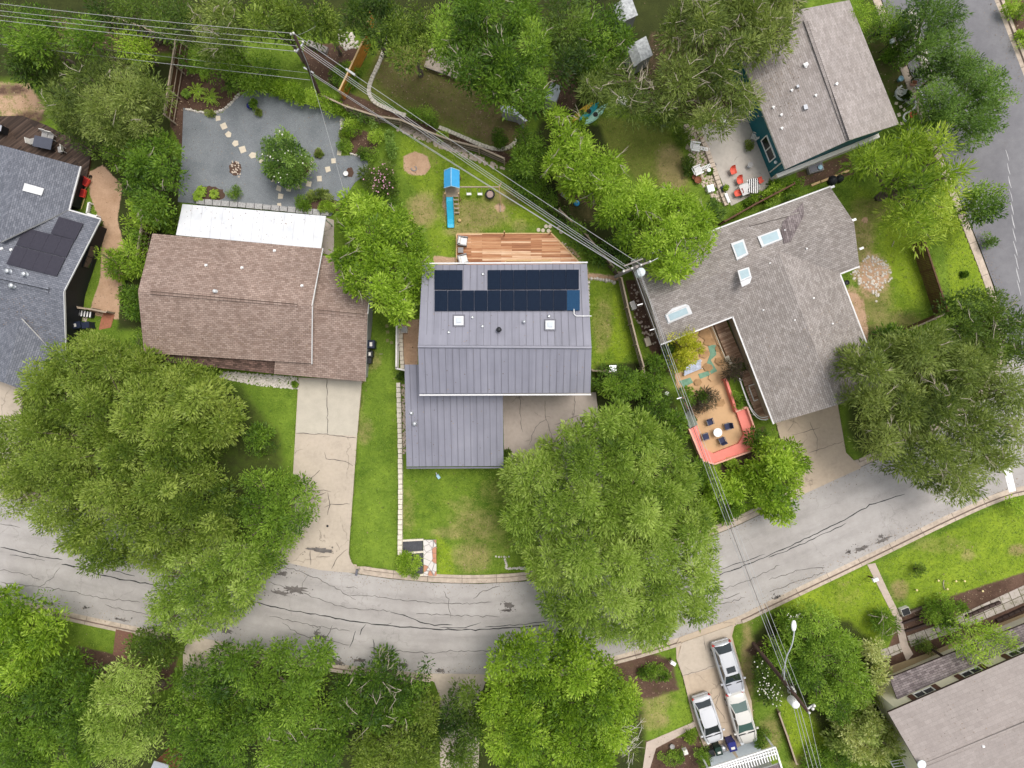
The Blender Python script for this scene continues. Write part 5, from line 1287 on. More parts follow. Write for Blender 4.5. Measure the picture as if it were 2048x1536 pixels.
for x, y, r, m in ((1410, 668, 13, 'ochre'), (1418, 683, 12, 'ochre'), (1438, 697, 9, 'ochre'), (1408, 708, 12, 'ochre'), (1440, 722, 11, 'ochre'), (1415, 735, 10, 'ochre'), (1395, 764, 9, 'ochre'), (1375, 740, 9, 'ochre'), (1366, 780, 9, 'ochre'), (1400, 818, 11, 'ochre'), (1440, 805, 11, 'ochre'), (1424, 755, 9, 'terrace')):
    mb = MB(); pl = poly_around(x, y, r, 6, rnd, .85, rnd.uniform(0, 1)); slab_poly(mb, pl, 0, .12 + rnd.uniform(0, .06))
    tag(mb.build('flagstone', M[m]), 'irregular ochre flagstone in the courtyard of the grey house', 'flagstone', 'ochre flagstones in the courtyard')
th = thing('stone_channel', 'blue green stained stone channel winding between ochre flagstones', 'stone channel', tuple(P(1400, 735)))
for pl in ([(1415, 690), (1431, 690), (1432, 710), (1421, 720), (1434, 742), (1422, 748), (1412, 730), (1420, 708)], [(1396, 748), (1416, 742), (1420, 750), (1400, 758)], [(1358, 762), (1380, 755), (1386, 765), (1366, 775)], [(1332, 705), (1344, 712), (1346, 735), (1334, 730)]): mb = MB(); slab_poly(mb, pl, 0, .075); mb.build('verdigris_stone', M['greenmoss'], th)
th = thing('patio_bench', 'blue and white slatted bench under the golden tree', 'bench', tuple(P(1387, 742)))
mb = MB()
for k in range(6): mb.bar(P(1368 + k * .3, 750 - k * 3.3, .45), P(1402 - 0 * k, 736 - k * 3.3, .45), .12, .04)
mb.build('seat', plain('blue_white_slats', (.40, .44, .54), .6, .4, 3), th)
for x, y in ((1369, 751), (1403, 737), (1372, 735), (1402, 722)):
    mb = MB(); p = P(x, y, .2); mb.box((p.x, p.y, .22), (.06, .06, .44)); mb.build('leg', M['white'], th)

# ------------------------------------------------------------------ furniture
def at_(px, py, z=0): p = P(px, py, z); return (p.x, p.y, z)
def armchair(label, px, py, rz, z, group=None):
    th = thing('armchair', label, 'armchair', at_(px, py, z), rz, group)
    b = MB(); b.box((0, 0, .17), (.72, .74, .3)); b.build('base', M['wicker'], th, False)
    b = MB(); b.box((0, -.33, .5), (.78, .1, .5), 0, .96, R(12)); b.build('back', M['wicker'], th, False)
    for s in (-1, 1): b = MB(); b.box((s * .37, .02, .34), (.08, .76, .52)); b.build('armrest', M['wicker'], th, False)
    b = MB(); b.box((0, .05, .38), (.62, .64, .14), 0, .93); c = b.build('seat_cushion', M['cushion'], th, False)
    b = MB(); b.box((0, -.24, .58), (.6, .13, .4), 0, .9, R(12)); b.build('back_cushion', M['cushion'], th, False)
    return th
armchair('white cushioned armchair at top left corner of cedar deck', 926, 484, R(-98), .35, 'armchairs on the cedar deck')
armchair('white cushioned armchair turned slightly, beside the metal roof gutter on deck', 927, 520, R(-74), .35, 'armchairs on the cedar deck')
th = thing('side_table', 'small grey square side table between two deck armchairs', 'side table', at_(922, 502, .35))
b = MB(); b.box((0, 0, .42), (.46, .46, .05)); b.build('top', M['wicker'], th, False)
for sx in (-1, 1):
    for sy in (-1, 1): b = MB(); b.box((sx * .18, sy * .18, .2), (.05, .05, .4)); b.build('leg', M['black'], th, False)
def terrace_chair(label, px, py, rz):
    th = thing('terrace_chair', label, 'chair', at_(px, py, .09), rz, 'navy chairs on the coral terrace')
    b = MB(); b.box((0, 0, .42), (.52, .5, .06)); b.build('seat', M['navy'], th, False)
    b = MB(); b.box((0, -.28, .68), (.52, .06, .5), 0, .95, R(14)); b.build('back', M['navy'], th, False)
    for sx in (-1, 1):
        b = MB(); b.box((sx * .28, -.02, .62), (.05, .5, .04)); b.build('armrest', M['greytrim'], th, False)
        for sy in (-1, 1): b = MB(); b.box((sx * .25, sy * .22, .2), (.04, .04, .4)); b.build('leg', M['greytrim'], th, False)
terrace_chair('navy terrace chair above the round white table', 1417, 844, R(-160))
terrace_chair('navy terrace chair right of the round white table, back to coral bench', 1452, 852, R(105))
terrace_chair('navy terrace chair left of the round white table', 1409, 872, R(-75))
terrace_chair('navy terrace chair below the round white table', 1441, 880, R(25))
def round_table(label, px, py, r, h, z, top='white'):
    th = thing('round_table', label, 'table', at_(px, py, z))
    b = MB(); b.smooth = True; b.lathe((0, 0, h - .04), [(r * .97, 0), (r, .015), (r, .03), (r * .98, .04)], 24); b.build('top', M[top], th, False)
    b = MB(); b.lathe((0, 0, 0), [(r * .6, 0), (r * .5, .03), (.04, .06), (.04, h - .05)], 12); b.build('pedestal', M['metal'], th, False); return th
round_table('round white table between four navy chairs on coral terrace', 1431, 864, .38, .7, .09)
round_table('small round white side table on river rock beside slatted lounger', 1415, 343, .17, .45, .05)
round_table('round grey stool on concrete patio near teal wall', 1497, 333, .24, .5, .06, 'pot')
def shell_chair(label, px, py, rz, z=.06):
    th = thing('shell_chair', label, 'chair', at_(px, py, z), rz, 'coral red chairs on the patio')
    b = MB(); b.smooth = True
    rows = []
    for k, (yy, zz, w) in enumerate(((.30, .40, .22), (.15, .37, .27), (-.05, .38, .28), (-.2, .45, .27), (-.30, .62, .24), (-.36, .82, .16))):
        rows.append([(w * u, yy - .03 * (1 - abs(u)), zz + .13 * u * u) for u in (-1, -.5, 0, .5, 1)])
    for r0, r1 in zip(rows[:-1], rows[1:]):
        for i in range(4): b.face([r0[i], r1[i], r1[i + 1], r0[i + 1]])
    b.build('shell', M['coralchair'], th, False)
    for sx in (-1, 1):
        for sy in (-1, 1): b = MB(); b.tube([(sx * .18, sy * .14, .38), (sx * .25, sy * .24, 0)], .018, 6); b.build('leg', M['greytrim'], th, False)
shell_chair('coral red shell chair standing apart, topmost on the patio', 1463, 345, R(200))
shell_chair('coral red shell chair above corner of the grey patio table', 1476, 364, R(195))
shell_chair('coral red shell chair at striped end of the patio table', 1516, 364, R(-60))
shell_chair('coral red shell chair at bare left end of the patio table', 1472, 389, R(110))
th = thing('patio_table', 'grey metal topped rectangular patio table half covered by stripes', 'table', at_(1492, 380, .06), R(22))
b = MB(); b.box((0, 0, .72), (1.5, .95, .04)); b.build('top', plain('brushed_table_top', (.45, .44, .43), .4, .15, 6), th, False)
for sx in (-1, 1):
    for sy in (-1, 1): b = MB(); b.box((sx * .68, sy * .42, .35), (.05, .05, .7)); b.build('leg', M['greytrim'], th, False)
t = NT('black_white_stripes'); u = t.n('ShaderNodeTexCoord').outputs['Object']; wv = t.n('ShaderNodeTexWave', i_Scale=1.9, bands_direction='X'); t.l(u, wv.inputs[0])
M['stripes'] = t.finish(t.ramp(wv.outputs['Fac'], [(.48, (.03, .03, .035)), (.52, (.72, .70, .68))]), .8, .2)
b = MB(); b.smooth = True
c0 = P(1502, 377, .06); rr = []
for i in range(13):
    a = -1.2 + i * 2.4 / 12
    rr.append([(c0.x - .55 + .12 * math.cos(a * 2), c0.y + a * .42, .84), (c0.x - .1, c0.y + a * .55, .93 + .03 * math.sin(i * 2)), (c0.x + .35, c0.y + a * .52, .88), (c0.x + .62 - .12 * a * a, c0.y + a * .45, .55)])
for r0, r1 in zip(rr[:-1], rr[1:]):
    for i in range(3): b.face([r0[i], r0[i + 1], r1[i + 1], r1[i]])
tag(b.build('striped_cloth', M['stripes'], origin=(c0.x, c0.y, .06)), 'black and white striped cloth draped over the end of patio table', 'cloth')
def lounger(label, px, py, rz):
    th = thing('slatted_lounger', label, 'lounge chair', at_(px, py, .1), rz, 'white slatted loungers')
    b = MB()
    for k in range(6): b.box((-.25 + k * .1, .0, .34), (.08, .62, .03))
    b.build('seat', M['white'], th, False); b = MB()
    for k in range(6): b.box((-.48, -.26 + k * .104, .58), (.03, .085, .62), 0, 1, 0, R(-28))
    b.build('back', M['white'], th, False)
    for s in (-1, 1): b = MB(); b.box((-.05, s * .36, .55), (.75, .11, .03)); b.build('armrest', M['white'], th, False)
    b = MB()
    for s in (-1, 1): b.box((.75, s * .12, .22), (1.0, .05, .04), 0, 1, 0, R(8))
    for k in range(7): b.box((.36 + k * .14, 0, .27 - k * .016), (.07, .3, .03))
    b.build('footrest', M['white'], th, False)
    for sx in (-.3, .25):
        for s in (-1, 1): b = MB(); b.box((sx, s * .33, .27), (.06, .05, .54)); b.build('leg', M['white'], th, False)
lounger('white slatted lounger on river rock, upper one by patio wall', 1390, 297, R(-8))
lounger('white slatted lounger angled on river rock beside small round table', 1394, 343, R(24))
def generic_box(name, label, cat, px, py, rz, d, mat, z=0.0, lid=None, rim=None):
    th = thing(name, label, cat, at_(px, py, z), rz); b = MB(); b.box((0, 0, d[2] / 2), d, 0, .96); b.build('body', M[mat], th, False)
    if lid: b = MB(); b.box((0, 0, d[2] + .022), (d[0] * .86, d[1] * .86, .04)); b.build('top', M[lid], th, False)
    return th
generic_box('framed_side_table', 'square white framed side table with grey inset on river rock', 'side table', 1419, 379, R(15), (.62, .62, .4), 'white', .05, 'glass_sky')
generic_box('storage_bench', 'long narrow white rounded bench at lower patio wall', 'bench', 1452, 398, R(112), (.9, .26, .4), 'white', .06, 'white')
generic_box('dark_planter', 'dark square planter against the patio wall near table', 'planter', 1445, 379, R(20), (.45, .5, .35), 'navybin', .06, 'navy')
generic_box('garden_bin', 'small grey lidded box on dark lawn beside bright trees', 'box', 1130, 391, R(-35), (.65, .45, .35), 'offwhite', 0, 'wicker')
generic_box('air_conditioner', 'dark air conditioner box at edge of green strip by gate', 'air conditioner', 1223, 738, R(2), (.7, .7, .8), 'blackbin', 0, 'metal')
generic_box('air_conditioner', 'pale boxy air conditioner behind grey painted fence', 'air conditioner', 810, 660, R(0), (.55, .55, .6), 'offwhite', 0, 'pot')
generic_box('planter_box', 'pink square planter box in garden right of pale roof', 'planter', 1825, 168, R(-8), (.42, .34, .35), 'coral_rim', 0, 'terracotta')
generic_box('wooden_crate', 'dark wooden crate with white trim beside mailbox path bed', 'crate', 1806, 1220, R(20), (.75, .65, .45), 'offwhite', 0, 'black')
generic_box('white_cooler', 'white cooler box half shaded under the olive tree', 'cooler', 1245, 203, R(-35), (.9, .6, .4), 'white', 0, 'offwhite')
generic_box('white_crate', 'small white square box in planted bed left of three cars', 'box', 1369, 1500, R(20), (.4, .45, .4), 'white', 0, 'offwhite')
generic_box('storage_box', 'long weathered grey storage box in dark mulch beside leaning pole tip', 'storage box', 636, 96, R(-22), (1.9, .55, .35), 'greywood', 0, 'greywood')
generic_box('blue_tub', 'dark grey plastic tub with pale hose coil inside, against pale stone skirt', 'tub', 1628, 338, R(15), (1.35, .75, .4), 'pot', 0, 'greytrim')
generic_box('white_appliance', 'white discarded appliance behind the dark side fence', 'appliance', 1264, 612, R(20), (.45, .75, .6), 'white', 0, 'offwhite')
generic_box('garden_bench', 'mossy stone seat behind dark side fence', 'bench', 1294, 684, R(20), (.5, .75, .4), 'flag', 0, 'flag')
b = MB(); b.smooth = True; p = P(1640, 335, .45); b.lathe(p, [(.08, 0), (.2, .03), (.22, .08), (.16, .12), (.04, .1)], 16); tag(b.build('hose_coil', M['lightblue']), 'pale green hose coil lying in the dark grey tub', 'hose')
# blue dining set on the dark deck of house C
th = thing('outdoor_table', 'dark slate blue outdoor table on dark deck behind black walled house', 'table', at_(97, 291, .3), R(-12))
b = MB(); b.box((0, 0, .73), (1.6, .95, .06)); b.build('top', M['navy'] if False else plain('slate_table', (.07, .075, .10), .6, .1), th, False)
for sx in (-1, 1):
    for sy in (-1, 1): b = MB(); b.box((sx * .7, sy * .38, .35), (.07, .07, .7)); b.build('leg', M['black'], th, False)
def deckchair(label, px, py, rz):
    th = thing('deck_chair', label, 'chair', at_(px, py, .3), rz, 'pale chairs around the slate table')
    b = MB(); b.box((0, 0, .43), (.5, .48, .06)); b.build('seat', M['pot'], th, False); b = MB(); b.box((0, -.26, .7), (.5, .05, .5), 0, 1, R(10)); b.build('back', M['offwhite'], th, False)
    for sx in (-1, 1):
        for sy in (-1, 1): b = MB(); b.box((sx * .21, sy * .2, .2), (.04, .04, .4)); b.build('leg', M['offwhite'], th, False)
deckchair('pale chair at left end of the slate table', 72, 286, R(-78)); deckchair('pale chair above slate table, left of two', 96, 273, R(168)); deckchair('pale chair above slate table, right of two', 108, 277, R(168)); deckchair('pale chair set apart right of the slate table', 128, 302, R(100))
th = thing('barbecue_grill', 'white lidded barbecue grill with black cart at left edge', 'grill', at_(6, 262, .3), R(-12))
b = MB(); b.box((0, 0, .45), (1.0, .6, .85)); b.build('cart', M['black'], th, False); b = MB(); b.box((-.12, 0, .98), (.62, .62, .25), 0, .9); b.build('lid', M['offwhite'], th, False); b = MB(); b.box((.42, 0, .9), (.25, .5, .04)); b.build('side_shelf', M['metal'], th, False)
# wheelbarrows
def wheelbarrow(label, px, py, rz, handle=True):
    th = thing('wheelbarrow', label, 'wheelbarrow', at_(px, py), rz); b = MB(); b.box((0, 0, .4), (.62, .55, .3), 0, 1.15); b.build('tray', M['red'], th, False)
    b = MB(); b.box((0, 0, .56), (.5, .45, .02)); b.build('tray_bed', plain('dark_red', (.3, .02, .02), .6, .2), th, False)
    for s in (-1, 1): b = MB(); b.tube([(.5, s * .08, .25), (-.2, s * .25, .3), (-1.35, s * .28, .5)], .025, 6); b.build('handle', M['tanwood'], th, False)
    b = MB(); b.smooth = True; b.tube([(.55, -.04, .18), (.55, .04, .18)], .18, 14); b.build('wheel', M['black'], th, False)
wheelbarrow('red wheelbarrow with long wooden handles against black wall', 170, 389, R(78))
wheelbarrow('faded red wheelbarrow at upper corner of black wall by dirt', 177, 366, R(60))
def bin_(label, px, py, rz, mat, s=1.0, group=None, logo=False, wheel=True):
    th = thing('wheelie_bin', label, 'trash bin', at_(px, py, .02), rz, group)
    b = MB(); b.box((0, 0, .5 * s), (.56 * s, .62 * s, -1.0 * s)[:2] + (1.0 * s,), 0, 1.12); b.build('body', M[mat], th, False)
    b = MB(); b.box((0, .02 * s, 1.03 * s), (.64 * s, .72 * s, .07 * s), 0, .92); b.box((0, -.36 * s, 1.05 * s), (.5 * s, .07 * s, .06 * s)); l = b.build('lid', M[mat], th, False)
    if logo:
        b = MB(); b.box((0, .1 * s, 1.071 * s), (.3 * s, .2 * s, .012)); b.build('label_plate', M['offwhite'], l, False)
    for sx in (-1, 1):
        b = MB(); b.smooth = True; b.tube([(sx * .24 * s, -.3 * s, .1 * s), (sx * .31 * s, -.3 * s, .1 * s)], .1 * s, 12); b.build('wheel', M['black'], th, False)
bin_('large navy bin topmost of three beside brown garage roof', 745, 690, R(-90), 'navybin', 1.15, 'bins by the brown house', True)
bin_('black bin with white label, middle of three beside brown garage', 742, 709, R(-90), 'blackbin', .95, 'bins by the brown house', True)
bin_('smallest black bin, lowest of three beside brown garage', 740, 722, R(-90), 'blackbin', .8, 'bins by the brown house')
bin_('navy bin left of pair below louvred bench by black wall', 167, 652, R(100), 'navybin', .95, 'bins by the black walled house', True)
bin_('navy bin right of pair below louvred bench by black wall', 184, 652, R(100), 'navybin', .9, 'bins by the black walled house')
bin_('bright blue bin between cars and pergola', 1457, 1480, R(195), 'bluebin', 1.1, 'bins below the parked cars', True)
bin_('dark green bin beside silver lid below small white car', 1431, 1491, R(195), 'greenbin', .95, 'bins below the parked cars', True)
bin_('black round topped bin farthest left below the cars', 1418, 1497, R(195), 'blackbin', .8, 'bins below the parked cars')
th = thing('metal_can', 'silver round lidded can between green and blue bins', 'trash can', at_(1443, 1491)); b = MB(); b.smooth = True; b.lathe((0, 0, 0), [(.22, 0), (.25, .6)], 18); b.build('body', M['metal'], th, False); b = MB(); b.smooth = True; b.lathe((0, 0, .6), [(.27, 0), (.26, .05), (.1, .09), (.03, .1)], 18); b.build('lid', M['metal'], th, False)
th = thing('louvred_bench', 'black bench with white slats beside black walled house', 'bench', at_(172, 628), R(-8))
b = MB(); b.box((0, 0, .22), (1.6, .5, .42)); b.build('base', M['black'], th, False)
for k in range(6): b = MB(); b.box((-.6 + k * .25, 0, .45), (.12, .5, .03)); b.build('slat', M['white'], th, False)
mb = MB(); slab_poly(mb, [(208, 624), (229, 630), (222, 655), (198, 660), (202, 640)], -.05, .03); structure(mb.build('path', M['brick']))
def pot(label, px, py, mat, r=.2, h=.3, name='flower_pot', z=.03, plant=None):
    th = thing(name, label, 'flower pot', at_(px, py, z)); b = MB(); b.smooth = True; b.lathe((0, 0, 0), [(r * .7, 0), (r, h * .9), (r * 1.1, h), (r * .95, h + .01), (r * .9, h - .05), (.01, h - .05)], 16); b.build('bowl', M[mat], th, False)
    return th
pot('glossy navy pot at top of gravel yard holding a small plant', 503, 215, 'bluebin', .26, .45)
pot('rusty terracotta pot cluster on river rock below lounger', 1394, 362, 'terracotta', .3, .35)
pot('small terracotta pot beside the rusty one on river rock', 1387, 356, 'terracotta', .2, .3)
pot('small grey pot on patio wall beside red chairs', 1428, 331, 'pot', .15, .25)
pot('dark pot on top of patio wall upper end', 1400, 278, 'terracotta', .13, .3)
pot('grey pot with small plant on patio near table', 1453, 375, 'pot', .17, .3)
pot('red glazed pot inside curved white edging', 1821, 232, 'red', .28, .4)
pot('pale bucket pot in garden right of pale roof', 1797, 161, 'lightblue', .22, .4)
pot('black pot in shaded bed right of pale roof ridge', 1757, 66, 'blackbin', .3, .4)
pot('white ring shaped pot at right edge of gravel yard', 693, 349, 'white', .2, .3)
pot('grey pot in planted bed left of the cars', 1343, 1490, 'pot', .2, .3)
pot('small round white lamp pot among bushes right of driveway', 1333, 787, 'white', .17, .2)
pot('dark round pot by wall right of the rubble heap corner', 1691, 566, 'blackbin', .2, .3)
# playset with slide and swings
ps = thing('playset', 'wooden swing set with blue roofed tower and bright blue slide', 'playset', at_(903, 365))
k7 = lambda x, y, z: P(x, y, z)
rz_ = 2.75
b = MB(); A1, A2, A3, A4 = P(888, 341, 2.35), P(919, 341, 2.35), P(919, 376, 2.35), P(888, 376, 2.35); R1, R2 = P(901, 336, 2.95), P(901, 369, 2.95)
R1 = Vector(((A1.x + A2.x) / 2, A1.y + .05, 2.95)); R2 = Vector((R1.x, A4.y, 2.95))
b.face([A4, R2, R1, A1][::-1] if False else [A1, A4, R2, R1]); b.face([A3, A2, R1, R2])
for q in ([A1, A4, R2, R1], [A3, A2, R1, R2]): b.face([p - Vector((0, 0, .03)) for p in q][::-1])
b.build('roof', M['playblue'], ps)
b = MB()
for a, c in ((A1, R1), (A2, R1), (A4, R2), (A3, R2), (R1, R2)): b.bar(a + Vector((0, 0, .02)), c + Vector((0, 0, .02)), .05, .05)
b.build('roof_trim', M['lightblue'], ps)
x0, x1, y0, y1 = A1.x + .08, A2.x - .08, A1.y - .05, A3.y - .45
for x, y in ((x0, y0), (x1, y0), (x0, y1), (x1, y1)):
    b = MB(); b.box((x, y, 1.2), (.09, .09, 2.4)); b.build('post', M['tanwood'], ps)
b = MB(); b.box(((x0 + x1) / 2, (y0 + y1) / 2, 1.25), (x1 - x0, y0 - y1, .06)); b.build('platform', M['railwood'], ps)
b = MB()
for zz in (1.5, 1.75, 1.98):
    b.bar((x0, y0, zz), (x1, y0, zz), .03, .12); b.bar((x0, y0, zz), (x0, y1, zz), .03, .12)
b.build('railing', M['railwood'], ps)
sx = P(901, 400, .6).x; b = MB(); b.smooth = True
prof = [(y1 - .02, 1.28), (y1 - .35, 1.2), (y1 - 1.0, .72), (y1 - 1.7, .32), (y1 - 2.1, .2), (y1 - 2.4, .18)]
for (ya, za), (yb, zb) in zip(prof[:-1], prof[1:]):
    for u0, u1, d0, d1 in ((-.24, .24, 0, 0), (-.3, -.24, .15, 0), (.24, .3, 0, .15)):
        b.face([(sx + u0, yb, zb + d0), (sx + u1, yb, zb + d1), (sx + u1, ya, za + d1), (sx + u0, ya, za + d0)])
    for u in (-.3, .3): b.face([(sx + u, ya, za + .15), (sx + u, yb, zb + .15), (sx + u, yb, zb - .05), (sx + u, ya, za - .05)])
b.build('slide', M['slideblue'], ps)
lx = P(913, 400, .5).x
for k in range(4):
    b = MB(); b.box((lx, y1 - .2 - k * .3, 1.1 - k * .28), (.45, .14, .05)); b.build('rung', M['railwood'], ps)
for s in (-1, 1): b = MB(); b.bar((lx + s * .22, y1, 1.25), (lx + s * .22, y1 - 1.25, .02), .05, .1); b.build('ladder_rail', M['tanwood'], ps)
bz = 2.2; by = P(950, 374, bz).y; bx0, bx1 = x1, P(998, 374, bz).x
b = MB(); b.bar((bx0, by, bz), (bx1, by, bz), .09, .14); b.build('swing_beam', M['railwood'], ps)
for s in (-1, 1): b = MB(); b.bar((bx1, by, bz), (bx1 + .15, by + s * 1.0, 0), .09, .09); b.build('end_leg', M['tanwood'], ps)
for px_, wd in ((938, .42), (960, .42)):
    xx = P(px_, 385, .5).x; b = MB(); b.box((xx, by - .12, .5), (.42, .2, .05)); st_ = b.build('swing_seat', M['white'], ps)
    for s in (-1, 1): b = MB(); b.tube([(xx + s * .19, by, bz), (xx + s * .19, by - .12, .5)], .01, 4); b.build('chain', M['metal'], st_)
xx = P(980, 387, .5).x; b = MB(); b.smooth = True
n_ = 20; tr = []
for i in range(n_ + 1):
    a = 2 * math.pi * i / n_; tr.append((xx + .36 * math.cos(a), by - .15 + .36 * math.sin(a), .5))
b.tube(tr, .07, 8, False); ty = b.build('tyre_swing', M['black'], ps)
b = MB(); b.lathe((xx, by - .15, .47), [(.34, 0), (.34, .03)], 20); b.build('tyre_seat', plain('pink_rope_net', (.42, .30, .27), .9, .4, 14), ty)
for i in range(3):
    a = 2.1 * i; b = MB(); b.tube([(xx, by, bz), (xx + .36 * math.cos(a), by - .15 + .36 * math.sin(a), .55)], .01, 4); b.build('chain', M['metal'], ty)
b = MB(); p = P(1001, 415, 0); b.bar(p + Vector((0, .35, .08)), p + Vector((0, -.4, .08)), .1, .12); tag(b.build('timber_offcut', M['railwood']), 'short pale timber lying on bare patch beside tyre swing', 'timber')
b = MB(); p = P(919, 441, .12); b.smooth = True; b.lathe(p - Vector((0, 0, .12)), [(.04, 0), (.14, .08), (.16, .15), (.1, .24), (.02, .27)], 12); tag(b.build('play_ball', M['tanwood']), 'small tan ball on lawn below the blue slide', 'ball')
b = MB(); b.smooth = True; ring = [tuple(P(828 + 5 * math.cos(a), 337 + 4.5 * math.sin(a), .05)) for a in [i * .42 - 1.2 for i in range(12)]]; b.tube(ring, .05, 6); tag(b.build('horseshoe_ring', M['wicker']), 'curved grey hoop lying on the pale sand patch', 'hoop')
th = thing('garden_toy', 'blue plastic toy on dark lawn near the small grey box', 'toy', at_(1153, 407)); b = MB(); b.smooth = True; b.lathe((0, 0, 0), [(.2, 0), (.28, .12), (.22, .28), (.05, .33)], 12); b.build('body', M['playblue'], th, False); b = MB(); b.lathe((.05, .06, .3), [(.08, 0), (.1, .12), (.03, .16)], 10); b.build('knob', M['lightblue'], th, False)
def kayak(label, px, py, rz, L_, mat):
    b = MB(); b.smooth = True; st = []
    for i in range(11):
        u = i / 10 * 2 - 1; w = .33 * (1 - abs(u) ** 2.2) + .02; st.append((u * L_ / 2, w, .08 + .14 * abs(u) ** 3))
    for (xa, wa_, za), (xb, wb_, zb) in zip(st[:-1], st[1:]):
        ra = [(xa, -wa_, za + .12), (xa, -wa_ * .6, za + .26), (xa, wa_ * .6, za + .26), (xa, wa_, za + .12), (xa, wa_ * .5, za - .06), (xa, -wa_ * .5, za - .06)]
        rb = [(xb, -wb_, zb + .12), (xb, -wb_ * .6, zb + .26), (xb, wb_ * .6, zb + .26), (xb, wb_, zb + .12), (xb, wb_ * .5, zb - .06), (xb, -wb_ * .5, zb - .06)]
        for i in range(6): b.face([ra[i], ra[(i + 1) % 6], rb[(i + 1) % 6], rb[i]])
    th = thing('kayak', label, 'kayak', at_(px, py), rz, 'kayaks below the bright tree'); b.build('hull', M[mat], th, False)
    b = MB(); b.lathe((0, 0, .33), [(.2, 0), (.22, .03), (.2, .035)], 14); b.build('cockpit_rim', M['black'], th, False)
kayak('yellow kayak poking out of bright tree crown', 1163, 228, R(42), 2.6, 'yellow'); kayak('teal kayak between yellow and mint ones', 1177, 226, R(42), 2.3, 'tealplastic'); kayak('pale mint kayak beside the teal one', 1190, 232, R(42), 2.8, 'mint')
# bird bath lamp etc. right of pale roof
th = thing('garden_lantern', 'white topped lantern on dark post right of pale roof', 'lantern', at_(1758, 106)); b = MB(); b.tube([(0, 0, 0), (0, 0, 1.9)], .035, 8); b.build('post', M['black'], th, False); b = MB(); b.smooth = True; b.lathe((0, 0, 1.9), [(.08, 0), (.2, .05), (.21, .3), (.12, .38), (.03, .42)], 12); b.build('head', M['white'], th, False)
def metal_chair(label, px, py, rz, mat='lightblue'):
    th = thing('garden_chair', label, 'chair', at_(px, py), rz); b = MB()
    for k in range(4): b.box((0, -.2 + k * .13, .42), (.5, .1, .03))
    b.build('seat', M[mat], th, False); b = MB()
    for k in range(4): b.box((-.2 + k * .13, -.28, .7), (.09, .03, .5), 0, 1, R(12))
    b.build('back', M[mat], th, False)
    for sx in (-1, 1):
        b = MB(); b.box((sx * .28, 0, .6), (.06, .55, .03)); b.build('armrest', M[mat], th, False)
        for sy in (-1, 1): b = MB(); b.box((sx * .24, sy * .22, .2), (.04, .04, .4)); b.build('leg', M[mat], th, False)
metal_chair('pale grey chair near roof corner in small garden', 1794, 189, R(70), 'offwhite'); metal_chair('slate framed chair inside white edged bed', 1812, 206, R(60), 'pot'); metal_chair('mint chair on shaded lawn right of pale roof ridge', 1781, 58, R(120), 'lightblue')
metal_chair('striped lawn chair under olive branches on patio', 1444, 248, R(-30), 'white'); metal_chair('yellow white chair against the teal wall', 1505, 277, R(70), 'offwhite')
th = thing('pink_stool', 'pink round stool under olive branches on patio', 'stool', at_(1424, 245, .06)); b = MB(); b.smooth = True; b.lathe((0, 0, .35), [(.2, 0), (.24, .04), (.2, .1), (.02, .12)], 16); b.build('seat', plain('pink_cushion', (.62, .30, .30), .8, .1), th, False)
for i in range(3): b = MB(); a = i * 2.1; b.tube([(.14 * math.cos(a), .14 * math.sin(a), .36), (.18 * math.cos(a), .18 * math.sin(a), 0)], .02, 6); b.build('leg', M['metal'], th, False)
for x, y, lb in ((1818, 258, 'left of two pale blocks among spiky bright branches'), (1826, 261, 'right of two pale blocks among spiky bright branches')):
    b = MB(); p = P(x, y, .1); b.box((p.x, p.y, .12), (.2, .34, .24), R(10), .95); tag(b.build('stone_block', M['offwhite']), lb, 'block')
th = thing('covered_barrow', 'black plastic covered heap beside tan lumber', 'covered heap', at_(1669, 361)); b = MB(); b.smooth = True; b.lathe((-.25, -.05, 0), [(.45, 0), (.42, .3), (.25, .5), (.03, .55)], 12); b.lathe((.35, .1, 0), [(.36, 0), (.33, .35), (.2, .5), (.03, .56)], 12); b.build('tarp', M['blackbin'], th, False)
th = thing('mailbox', 'white topped mailbox on post beside lower right path', 'mailbox', at_(1737, 1152), R(20)); b = MB(); b.box((0, 0, .5), (.1, .1, 1.0)); b.build('post', M['brownwood'], th, False); b = MB(); b.box((0, 0, 1.13), (.5, .3, .24), 0, .9); b.build('box', M['white'], th, False)
th = thing('mailbox', 'dark curved mailbox on kerb corner of brown house driveway', 'mailbox', at_(719, 1138), R(80)); b = MB(); b.box((0, 0, .5), (.1, .1, 1.0)); b.build('post', M['metal'], th, False); b = MB(); b.smooth = True; b.tube([(-.26, 0, 1.1), (.26, 0, 1.1)], .11, 10); b.build('box', M['greytrim'], th, False)
th = thing('mailbox', 'white mailbox poking from big tree edge above cars', 'mailbox', at_(1340, 1316), R(-30)); b = MB(); b.box((0, 0, .5), (.1, .1, 1.0)); b.build('post', M['brownwood'], th, False); b = MB(); b.box((0, 0, 1.13), (.5, .3, .24), 0, .9); b.build('box', M['white'], th, False)
th = thing('lawn_bottle', 'pale blue plastic sprayer lying on front lawn below garage eave', 'sprayer', at_(877, 953), R(-55)); b = MB(); b.box((0, 0, .1), (.42, .26, .18), 0, .9); b.build('tank', M['lightblue'], th, False); b = MB(); b.tube([(-.22, 0, .12), (-.4, .03, .1)], .05, 8); b.build('nozzle', M['metal'], th, False)
b = MB(); p = P(655, 1052, .02); b.lathe(p, [(.1, 0), (.1, .03)], 12); tag(b.build('drain_cover', M['black']), 'small black round cover in brown house driveway', 'drain cover')
b = MB(); b.tube(smoothline(PP([(1888, 1160), (1886, 1170), (1890, 1180)], .05), 2), .04, 6); tag(b.build('fallen_branch', M['twig']), 'pale bent twig on the lower right lawn', 'branch')
